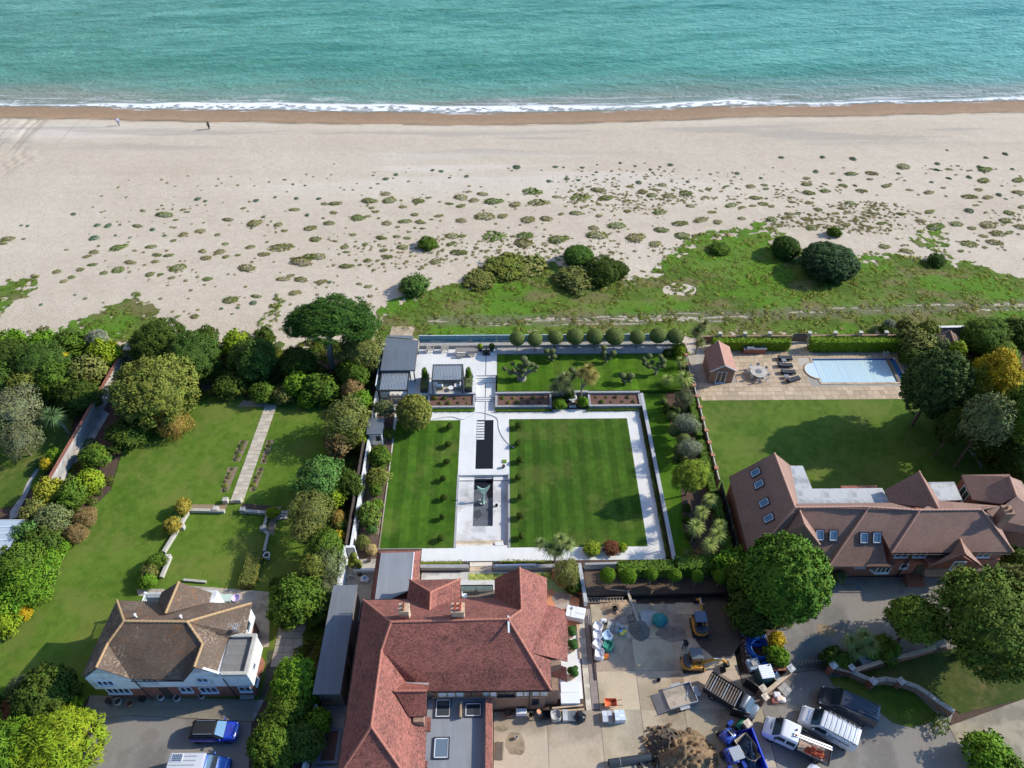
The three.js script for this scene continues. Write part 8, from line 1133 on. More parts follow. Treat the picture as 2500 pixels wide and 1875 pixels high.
wallRun('lane_wall','low brick wall below shrubs beside the drive gate','wall',[[25.27,-29.77],[26.88,-29.81]],0.6,0.3,MAT.brick,0.04);
solo('manhole_cover','square dark drain cover on brick house drive','drain cover',bx(-0.35,0.35,0.004,0.02,-0.3,0.3),MAT.felt).position.set(36.7,0,-38.58); solo('manhole_cover','small dark drain cover near brick house porch','drain cover',bx(-0.2,0.2,0.004,0.02,-0.2,0.2),MAT.felt).position.set(41.16,0,-38.09);
blob(31.97,-33.95,0.95,0.75,0.008,31,gm(0.34,0.26,0.16,0.95,'grain',1),'sandy_stain');

// ---------- pool terrace of the brick house ----------
{ const t = new THREE.Group(); t.name = 'pool_terrace'; t.userData = { kind: 'structure' }; scene.add(t); reseed(17); const tones = [0,1,2,3].map((i) => gm(0.6 + 0.05*(i - 1.5),0.46 + 0.04*(i - 1.5),0.31 + 0.03*(i - 1.5),0.85,'grain',1.4 + i*0.3));
  part(t,'mortar_bed',sheet([[25.2,-76.2],[62,-76.2],[62,-66.4],[25.2,-66.4]],0.0,[rect(42.2,53.7,-73.45,-68.8)]),MAT.concrete);
  const put = (x0,x1,z0,z1) => part(t,'paving_slab',bx(x0 + 0.015,x1 - 0.015,0.0,0.035,z0 + 0.015,z1 - 0.015),tones[Math.floor(rnd()*4)]);
  for (let z = -76.1; z < -66.5; z += 0.8) { let x = 30.9 - (z < -69.6 ? 0 : 5.4); const end = z > -74.0 && z < -68.7 ? 40.6 : 57; while (x < end - 0.3) { const w = Math.min([0.6,0.9,1.2,0.8][Math.floor(rnd()*4)],end - x); put(x,x + w,z,z + 0.8); x += w; } } }
{ const t = thing('swimming_pool','rectangular pool with pale blue slatted cover and rounded step end','pool'),b = M(0.03,0.16,0.5,0.5),x0 = 42.3,x1 = 53.6,z0 = -73.35,z1 = -68.9,cz = -71.15;
  part(t,'lining',join([bx(x0,x1,-0.6,-0.5,z0,z1),bx(x0 - 0.08,x0,-0.6,0.0,z0,z1),bx(x1,x1 + 0.08,-0.6,0,z0,z1),bx(x0,x1,-0.6,0,z0 - 0.08,z0),bx(x0,x1,-0.6,0,z1,z1 + 0.08)]),b);
  part(t,'water',bx(x0,x1,-0.5,-0.16,z0,z1),P(0.05,0.2,0.42,0.05,{ ior: 1.33 }));
  for (let i = 0; i < 23; i++) part(t,'cover_slat',bx(x0 + 0.04 + i*0.44,x0 + 0.465 + i*0.44,-0.12,-0.08 - 0.012*hash(i,4),z0 + 0.12,z1 - 0.06),M(0.48 + 0.05*hash(i,9),0.63 + 0.05*hash(i,9),0.69,0.35));
  part(t,'roller_beam',bx(52.5,52.95,-0.1,0.05,z0,z1),MAT.greyTimber);
  part(t,'step_bay',(() => { const q = new THREE.Shape(); q.absarc(0,0,1.5,Math.PI / 2,Math.PI*1.5,false); q.lineTo(0,1.5); const g = new THREE.ExtrudeGeometry(q,{ depth: 0.05,bevelEnabled: false }); g.rotateX(-Math.PI / 2); g.translate(x0 - 0.08,0,cz); return g; })(),M(0.56,0.68,0.72,0.4));
  part(t,'coping',join([bx(x0 - 0.3,x1 + 0.3,0,0.06,z0 - 0.38,z0 - 0.08),bx(x0 - 0.3,x1 + 0.3,0,0.06,z1 + 0.08,z1 + 0.38),bx(x0 - 0.38,x0 - 0.08,0,0.06,z0 - 0.08,cz - 1.5),bx(x0 - 0.38,x0 - 0.08,0,0.06,cz + 1.5,z1 + 0.08),bx(x1 + 0.08,x1 + 0.36,0,0.06,z0 - 0.08,z1 + 0.08)]),MAT.sandstone);
  part(t,'bay_coping',tube(Array.from({ length: 13 },(_,i) => { const a = Math.PI / 2 + (i / 12)*Math.PI; return [x0 - 0.08 + Math.cos(a)*1.62,0.01,cz + Math.sin(a)*1.62]; }),0.13,30,6),MAT.sandstone); }
{ const t = thing('pool_house','small brick pool house with pink tiled gable roof','outbuilding'),a = [28.43,3.9,-73.07],b = [28.3,3.9,-68.23],l = [26.73,2.3,-72.84],lb = [26.74,2.3,-68.69],r = [30.38,2.3,-73.59],rb = [30.32,2.3,-68.79];
  part(t,'wall',prism([[lb[0] + 0.2,l[2] + 0.2],[rb[0] - 0.2,l[2] + 0.2],[rb[0] - 0.2,lb[2] - 0.25],[lb[0] + 0.2,lb[2] - 0.25]],-0.05,2.3),MAT.tanBrick); part(t,'gable_wall',profile([[lb[0] + 0.2,2.25],[rb[0] - 0.2,2.25],[b[0],3.7]],0.2),MAT.tanBrick).position.z = lb[2] - 0.36;
  roofOf(t,'roof',[[a,b,lb,l]],MAT.pinkTile,[[a,b]],MAT.pinkRidge); roofOf(t,'roof',[[a,b,rb,r]],MAT.pinkTile); part(t,'bargeboard',sqbar(b,lb,0.06,0.16),MAT.white); part(t,'bargeboard',sqbar(b,rb,0.06,0.16),MAT.white);
  win(t,(lb[0] + rb[0]) / 2 - 0.05,1.1,lb[2] - 0.22,0,1.15,1.9,2,1,MAT.upvc,'french_door'); }
{ const t = thing('outdoor_kitchen','brick barbecue counter with steel grill against the hedge','counter'); part(t,'base',bx(33.0,36.0,0,0.85,-75.15,-74.5),MAT.brick); part(t,'worktop',bx(32.9,36.1,0.85,0.92,-75.2,-74.45),MAT.felt); part(t,'grill',bx(33.3,34.3,0.92,1.1,-75.1,-74.55,0.04),MAT.steel); part(t,'tap',tube([[35.5,0.92,-75],[35.5,1.2,-75],[35.5,1.22,-74.8]],0.03,14,6),MAT.steel); }
{ const [x,,z] = [33.94,0,-70.3],t = thing('round_table','round pale outdoor table with grey centre disc','table',x,0.035,z); part(t,'top',cyl(1.12,1.12,0.68,0.74,0,0,36),gm(0.66,0.61,0.53,0.7,'plank',1)); part(t,'centre_disc',cyl(0.42,0.42,0.74,0.78,0,0,28),MAT.felt); part(t,'pedestal',join([cyl(0.35,0.2,0,0.68,0,0,14),cyl(0.6,0.5,0,0.06,0,0,18)]),MAT.greyTimber);
  for (let i = 0; i < 8; i++) { const a = (i / 8)*6.283 + 0.2,c = thing('garden_chair','pale slim chair drawn up around the round pool-side table','chair',x + Math.cos(a)*1.3,0.035,z + Math.sin(a)*1.3,-a + Math.PI / 2,'chairs around the round table'); part(c,'seat',bx(-0.22,0.22,0.42,0.46,-0.22,0.22),MAT.lead); part(c,'backrest',bx(-0.2,0.2,0.5,0.9,0.2,0.24),MAT.lead); for (const [p,q] of [[-0.2,-0.2],[0.2,-0.2],[-0.2,0.2],[0.2,0.2]]) part(c,'leg',bx(p - 0.02,p + 0.02,0,0.42,q - 0.02,q + 0.02),MAT.lead); } }
function lounger(label,x,z,turn) { const t = thing('sun_lounger',label,'sun lounger',x,0.035,z,turn); part(t,'frame',bx(-0.98,0.98,0.18,0.3,-0.34,0.34,0.03),MAT.black); part(t,'mattress',bx(-0.95,0.35,0.3,0.4,-0.32,0.32,0.04),M(0.03,0.035,0.045,0.8)); const h = part(t,'head_rest',bx(0,0.65,0,0.1,-0.32,0.32,0.04),M(0.03,0.035,0.045,0.8)); h.position.set(0.36,0.31,0); h.rotation.z = 0.18; for (const a of [-0.85,0.85]) for (const b of [-0.28,0.28]) part(t,'leg',bx(a - 0.04,a + 0.04,0,0.18,b - 0.04,b + 0.04),MAT.black); }
lounger('black sun lounger nearest the hedge by the pool',38.47,-73.41,3.1); lounger('black sun lounger second from the hedge by pool',38.11,-71.97,3.1); lounger('black sun lounger third from the hedge by pool',38.15,-70.65,3.1); lounger('black sun lounger set at an angle by the pool',38.46,-69.26,3.5);
for (const [x,z,l] of [[38.11,-72.85,'small square table between first two loungers'],[37.62,-69.76,'small square table between last two loungers']]) benchTable(l,'side_table','table',x - 0.3,x + 0.3,z - 0.28,z + 0.28,0.035,0.4,M(0.2,0.22,0.26,0.6));
lounger('grey sun lounger in shade beyond the pool end',55.15,-71.9,1.9);
wallRun('beach_wall','low wall with white pier caps behind the pool hedge','wall',[[27.3,-77.1],[40.2,-77.1]],1.05,0.25,MAT.tanBrick,0.02,MAT.tanBrick); wallRun('beach_wall','low wall with white caps right of the beach gate','wall',[[42.2,-77.1],[56.5,-77.1]],1.05,0.25,MAT.tanBrick,0.02,MAT.tanBrick);
[30,33.5,37,42.6,46.2,49.8,53.4].forEach((x,i) => solo('wall_pier_cap',['first','second','third','fourth','fifth','sixth','seventh'][i] + ' white pier cap from left on the beach wall','pier cap',join([bx(x - 0.2,x + 0.2,0,1.62,-77.3,-76.9),bx(x - 0.26,x + 0.26,1.62,1.72,-77.36,-76.84)]),MAT.paleStone));
{ const t = thing('beach_gate','brown wooden double gate in the pool hedge','gate'); for (let i = 0; i < 10; i++) part(t,'gate_board',bx(40.3 + i*0.185,40.47 + i*0.185,0.1,1.5 + 0.15*Math.sin((i + 0.5) / 10*Math.PI),-76.98,-76.92),MAT.greyTimber); for (const y of [0.35,1.25]) part(t,'gate_rail',bx(40.28,42.16,y,y + 0.1,-76.91,-76.86),MAT.greyTimber); }
{ const [x,,z] = [52.47,0,-74.1],t = thing('pool_ladder','steel ladder rails at the far pool edge','ladder'); for (const d of [-0.25,0.25]) part(t,'rail',tube([[x + d,0,z],[x + d,0.75,z],[x + d,0.8,z + 0.3],[x + d,0.1,z + 0.5]],0.03,24,6),MAT.white); }
{ const t = thing('summerhouse','small summerhouse with mossy hipped tile roof at right','outbuilding'),a = [61.01,3.2,-75.53],l = [58.24,1.9,-74.6],b = [61.52,1.9,-73.66],r = [62.41,1.9,-74.4],k = [62.93,1.9,-75.93],e = [59.05,1.9,-75.81]; roofOf(t,'roof',[[a,e,l,b],[a,b,r],[a,r,k],[a,k,e]],MAT.oldTile,[[a,b],[a,e]],MAT.pinkRidge); part(t,'wall',prism([[e[0] + 0.3,e[2] + 0.3],[r[0] - 0.3,e[2] + 0.3],[r[0] - 0.3,b[2] - 0.3],[l[0] + 0.3,b[2] - 0.3]],-0.05,1.9),MAT.brick); }
wallRun('bank_wall','grey wall with white coping behind the summerhouse','wall',[[60.73,-78.21],[65.73,-78.32]],1.5,0.3,MAT.stone,0.05,MAT.render);
struct('curved_path',sheet([[56.42,-58.28],[56.78,-55.67],[56.82,-54.3],[57.37,-54.61],[57.33,-56.52],[57.1,-58.27]],0.03),gm(0.5,0.45,0.38,0.9,'stain',3));
// brick pier fence between the gardens
{ const t = thing('boundary_wall','wavy-topped wall with brick pier caps between the gardens','wall'),p0 = [24.45,-76.8],p1 = [24.62,-51.5]; for (let i = 0; i < 13; i++) { const a = i / 13,b = (i + 1) / 13,z0 = lerp(p0[1],p1[1],a),z1 = lerp(p0[1],p1[1],b),x = lerp(p0[0],p1[0],a); part(t,'wall_bay',bx(x - 0.1,x + 0.12,-0.05,1.4,z0 + 0.2,z1 - 0.2),MAT.tanBrick); part(t,'coping',tube([[x,1.45,z0 + 0.2],[x,1.36,(z0 + z1) / 2],[x,1.45,z1 - 0.2]],0.1,10,5),MAT.paleStone); part(t,'pier',bx(x - 0.17,x + 0.17,-0.05,1.5,z0 - 0.19,z0 + 0.19),MAT.tanBrick); part(t,'pier_cap',bx(x - 0.24,x + 0.24,1.5,1.6,z0 - 0.24,z0 + 0.24),MAT.terracotta); } }
{ const t = thing('wire_fence','black screen fence between lower border and brick house','fence'); for (let i = 0; i < 5; i++) part(t,'fence_panel',bx(24.72,24.76,0,1.7,-51.2 + i*2,-49.25 + i*2),MAT.anthracite); for (let i = 0; i < 6; i++) part(t,'fence_post',bx(24.7,24.79,-0.05,1.8,-51.28 + i*2,-51.21 + i*2),MAT.lead); }
// ---------- left garden: stone path, beds, sunken lawn ----------
{ const t = new THREE.Group(); t.name = 'stone_path'; t.userData = { kind: 'structure' }; scene.add(t); reseed(23); const tn = [0,1,2].map((i) => gm(0.6 + 0.06*i,0.53 + 0.05*i,0.42 + 0.04*i,0.9,'grain',1.2 + 0.2*i)),a = [-30.63,-65.58],b = [-31.28,-50.09],n = 26,ux = b[0] - a[0],uz = b[1] - a[1];
  for (let i = 0; i < n; i++) { const k = i / n,cx = a[0] + ux*k,cz = a[1] + uz*k,d = Math.abs(uz) / n,s = rr(0.35,0.65)*1.5; part(t,'path_slab',bx(cx - 0.75,cx - 0.75 + s - 0.02,0.0,0.05,cz,cz + d - 0.03),tn[i % 3]); part(t,'path_slab',bx(cx - 0.75 + s,cx + 0.75,0.0,0.05,cz + rr(-0.05,0.05),cz + d - 0.03),tn[(i + 1) % 3]); } }
struct('back_path',sheet([[-35,-65.29],[-34.44,-66.45],[-31.18,-65.91],[-31.12,-65.09]],0.026),MAT.gravel);
for (const [q,l] of [[[[-33.19,-59.47],[-32.04,-59.46],[-32.37,-56.17],[-33.34,-56.25]],'left'],[[[-29.83,-59.59],[-28.97,-59.58],[-29.15,-55.78],[-29.85,-55.93]],'right'],[[[-33.55,-55.33],[-32.34,-55.36],[-32.64,-51.61],[-33.56,-51.62]],'lower left'],[[[-29.91,-55.23],[-29.14,-55.22],[-29.43,-51.71],[-30.18,-51.72]],'lower right']]) { struct('flower_bed',sheet(q,0.028),gm(0.3,0.22,0.15,0.95,'grain',1.4)); const cx = q.reduce((s,p) => s + p[0],0) / 4,cz = q.reduce((s,p) => s + p[1],0) / 4; reseed(cx*10 | 0); for (let i = 0; i < 6; i++) { const m = solo('bedding_plant','small bedding plant in the ' + l + ' flower bed by stone path','plant',LIB.mound[i % 5],leafM(...COL[['sage','green','olive','grey','lime'][i % 5]]),'plants in the ' + l + ' bed'); m.position.set(lerp(q[0][0],q[3][0],(i + 0.5) / 6) + rr(0.2,0.6),0.03,lerp(q[0][1],q[3][1],(i + 0.5) / 6)); m.scale.setScalar(rr(0.2,0.4)); } }
// sunken lawn's stone-edged beds
const lowW = (l,pts,h = 0.4,w = 0.3) => wallRun('bed_wall',l,'wall',pts,h,w,MAT.paleStone,0.02);
struct('bed_soil',sheet([[-36.35,-49.95],[-32.18,-49.84],[-32.24,-48.88],[-36.09,-49.05]],0.028),gm(0.34,0.25,0.15,0.95,'grain',1.4)); struct('bed_soil',sheet([[-30.73,-50.02],[-26.38,-49.59],[-27.33,-48.58],[-30.13,-48.86]],0.028),MAT.soil); struct('bed_soil',sheet([[-26.89,-49.47],[-25.96,-49.58],[-26.05,-45.61],[-26.88,-46.1]],0.03),gm(0.3,0.25,0.19,0.95,'grain',1.4));
lowW('low stone wall along top left of sunken lawn',[[-36.05,-48.92],[-32.21,-48.76]]); lowW('low stone wall along top right of sunken lawn',[[-30.33,-48.8],[-27.3,-48.48]]); lowW('low stone wall down the right side of sunken lawn',[[-27.22,-48.33],[-27.24,-46.35],[-26.57,-45.62],[-26.5,-43.5]],0.3,0.25); lowW('low stone wall down left side of sunken lawn, upper',[[-36.17,-49.31],[-37.37,-43.5]]); lowW('low stone wall down left side of sunken lawn, lower',[[-36.49,-42.91],[-36.65,-40.45]],0.35); lowW('low stone kerb along the bottom of sunken lawn',[[-34.25,-40.16],[-31.84,-39.91]],0.2,0.2);
for (const [x,z,l] of [[-32.44,-50.23,'stone block pillar left of sunken lawn steps, top'],[-30.94,-50.28,'stone block pillar right of sunken lawn steps, top'],[-33.23,-49.02,'stone block pillar left of sunken lawn steps, bottom'],[-30.11,-48.86,'stone block pillar right of sunken lawn steps, bottom'],[-27.26,-46.35,'stone block pillar on right wall of sunken lawn'],[-36.38,-46.69,'stone block pillar beside the golden shrubs'],[-36.7,-42.8,'stone block pillar on the lower left wall']]) solo('stone_pillar',l,'pillar',bx(x - 0.3,x + 0.3,0,0.62,z - 0.28,z + 0.28,0.04),MAT.paleStone);
{ const t = thing('sunken_steps','three worn stone steps down to the sunken lawn','steps'); [0,1,2].forEach((i) => part(t,'step',bx(-26.45 + 0.05*i,-24.9,0.02,0.3 - i*0.09,-48.75 + i*0.33,-48.44 + i*0.33),MAT.greyConcrete)); }
{ const [x,,z] = [-25.97,0.02,-42.73],t = thing('bird_bath','white rimmed bird bath on the shaded lawn','bird bath',x,0.02,z); part(t,'bowl',lathe([[0,0.62],[0.28,0.66],[0.4,0.78],[0.36,0.8],[0.25,0.71],[0,0.68]],20),MAT.whitePot); part(t,'stem',lathe([[0,0],[0.2,0],[0.18,0.06],[0.07,0.15],[0.07,0.55],[0.14,0.63],[0,0.63]],12),MAT.whitePot); part(t,'water',cyl(0.27,0.27,0.7,0.72,0,0,16),MAT.water); }
struct('house_patio',sheet([[-38.94,-39.21],[-36.05,-39.23],[-35.6,-38.43],[-33.54,-39.58],[-27.07,-38.98],[-24.89,-38.74],[-23.68,-32.8],[-25,-32.62],[-25.69,-35.55],[-26.69,-37.39],[-38.49,-38.46]],0.03),gm(0.5,0.44,0.35,0.9,'stain',3)); struct('side_path',sheet([[-23.77,-32.42],[-22.7,-32.6],[-22.5,-31.66],[-22.68,-28.68],[-23.43,-25.88],[-23.72,-26.04],[-23.36,-29.39]],0.02),MAT.greyConcrete);
{ reseed(29); const t = new THREE.Group(); t.name = 'patio_slabs'; t.userData = { kind: 'structure' }; scene.add(t); for (let j = 0; j < 9; j++) for (let i = 0; i < 3; i++) part(t,'patio_slab',bx(-23.1 + i*0.9,-22.24 + i*0.9,0.0,0.05 + 0.004*(i % 2),-37.2 + j*0.72,-36.52 + j*0.72),gm(0.44 + rr(-0.04,0.04),0.4,0.33,0.9,'grain',1.3)); }
solo('garden_table','pale green table on patio behind white house','table',join([bx(-0.75,0.75,0.68,0.73,-0.4,0.4),...[[-0.65,-0.32],[0.65,-0.32],[-0.65,0.32],[0.65,0.32]].map(([a,b]) => bx(a - 0.03,a + 0.03,0.03,0.68,b - 0.03,b + 0.03))]),M(0.5,0.62,0.55,0.6)).position.set(-29.23,0.3,-37.76).setY(0); solo('lilac_cushion','lilac plastic paddling tub beside pale green table','tub',lathe([[0,0.02],[0.4,0],[0.46,0.3],[0.4,0.32],[0.34,0.08],[0,0.07]],18),M(0.6,0.5,0.78,0.5)).position.set(-28.21,0.03,-37.97);
for (const [x,z,l,r,m] of [[-37.4,-27.53,'dark tub leftmost in front of white house',0.28,'anthracite'],[-36.5,-27.44,'buff stone tub second from left by white house',0.36,'paleStone'],[-35.31,-27.26,'terracotta tub third from left by white house',0.3,'terracotta'],[-34.29,-27.67,'black round tub below the white house downpipe',0.3,'black'],[-32.61,-27.83,'white ring pot left of the white house door',0.32,'whitePot'],[-31.06,-27.72,'white ring pot right of the white house door',0.32,'whitePot'],[-28.82,-27.92,'white pot under the right ground-floor window',0.3,'whitePot']]) potted(x,0.013,z,r,0.5,MAT[m],0,'dark',l);
// long grey wall and greenhouse at the far left
{ const p = [-51.99,-73.88],q = [-52.7,-51.51],dx = q[0] - p[0],dz = q[1] - p[1],w = wallRun('long_wall','long rendered grey wall with red coping on the left','wall',[p,[p[0] + dx*0.5,p[1] + dz*0.5],q],2.15,0.3,gm(0.5,0.47,0.44,0.9,'stain',4),0.05,MAT.brick); solo('wall_end_cap','square pale pier at the seaward end of grey wall','pier',join([bx(p[0] - 0.1,p[0] + 1.2,-0.05,2.0,p[1] - 1.4,p[1] - 0.2),bx(p[0] - 0.2,p[0] + 1.3,2.0,2.12,p[1] - 1.5,p[1] - 0.1)]),MAT.paleStone); }
struct('wall_path',sheet([[-52.43,-65.15],[-51.11,-64.17],[-51.52,-56.02],[-52.87,-56.31]],0.026),MAT.greyConcrete);
{ const t = thing('glasshouse','glass-roofed lean-to with white bars at left edge','greenhouse'),a = [-55.18,2.7,-46.17],b = [-52.51,2.7,-46.14],c = [-52.54,2.5,-41.23],d = [-55.83,2.5,-41.27],z = [a[0] - 5,2.7,a[2]]; part(t,'roof_glass',slab([z,b,c,[c[0] - 6,2.5,c[2]]],0.05),P(0.42,0.5,0.56,0.08,{ ior: 1.5 })); for (let i = 0; i < 7; i++) { const k = i / 6; part(t,'glazing_bar',sqbar([lerp(b[0],c[0],k) - 5.5,lerp(2.72,2.53,k),lerp(b[2],c[2],k)],[lerp(b[0],c[0],k),lerp(2.72,2.53,k),lerp(b[2],c[2],k)],0.08,0.06),MAT.white); } part(t,'side_wall',plate([[b[0] - 0.05,0,b[2]],[c[0] - 0.05,0,c[2]],[c[0] - 0.05,2.45,c[2]],[b[0] - 0.05,2.6,b[2]]],0.1),MAT.brick); part(t,'gutter',sqbar([b[0],2.66,b[2]],[c[0],2.47,c[2]],0.12,0.1),MAT.anthracite); }
// side passage below the outbuilding
wallRun('boundary_wall','pale boundary wall running below the long outbuilding','wall',[[-17.7,-26.6],[-18.0,-13]],1.4,0.25,MAT.render); struct('side_passage',sheet(rect(-17.5,-14.0,-27.0,-12),0.0),MAT.greyConcrete);
for (const [z0,z1,l,m] of [[-24.9,-21.9,'brick-edged planted bed in the side passage',MAT.mulch],[-21.6,-19,'dark square pond at foot of the side passage',MAT.water]]) { const t = thing('edged_bed',l,'bed'); part(t,'edging',join([bx(-17,-16.75,0,0.3,z0,z1),bx(-15.5,-15.25,0,0.3,z0,z1),bx(-16.75,-15.5,0,0.3,z0,z0 + 0.22),bx(-16.75,-15.5,0,0.3,z1 - 0.22,z1)]),gm(0.22,0.26,0.32,0.8,'grain',1)); part(t,'infill',bx(-16.75,-15.5,0.01,0.2,z0 + 0.22,z1 - 0.22),m); }
solo('water_tank','dark grey water tank beside the long outbuilding','tank',bx(-19.3,-17.95,0,1.5,-29.4,-27.2,0.15),MAT.slateFlat);

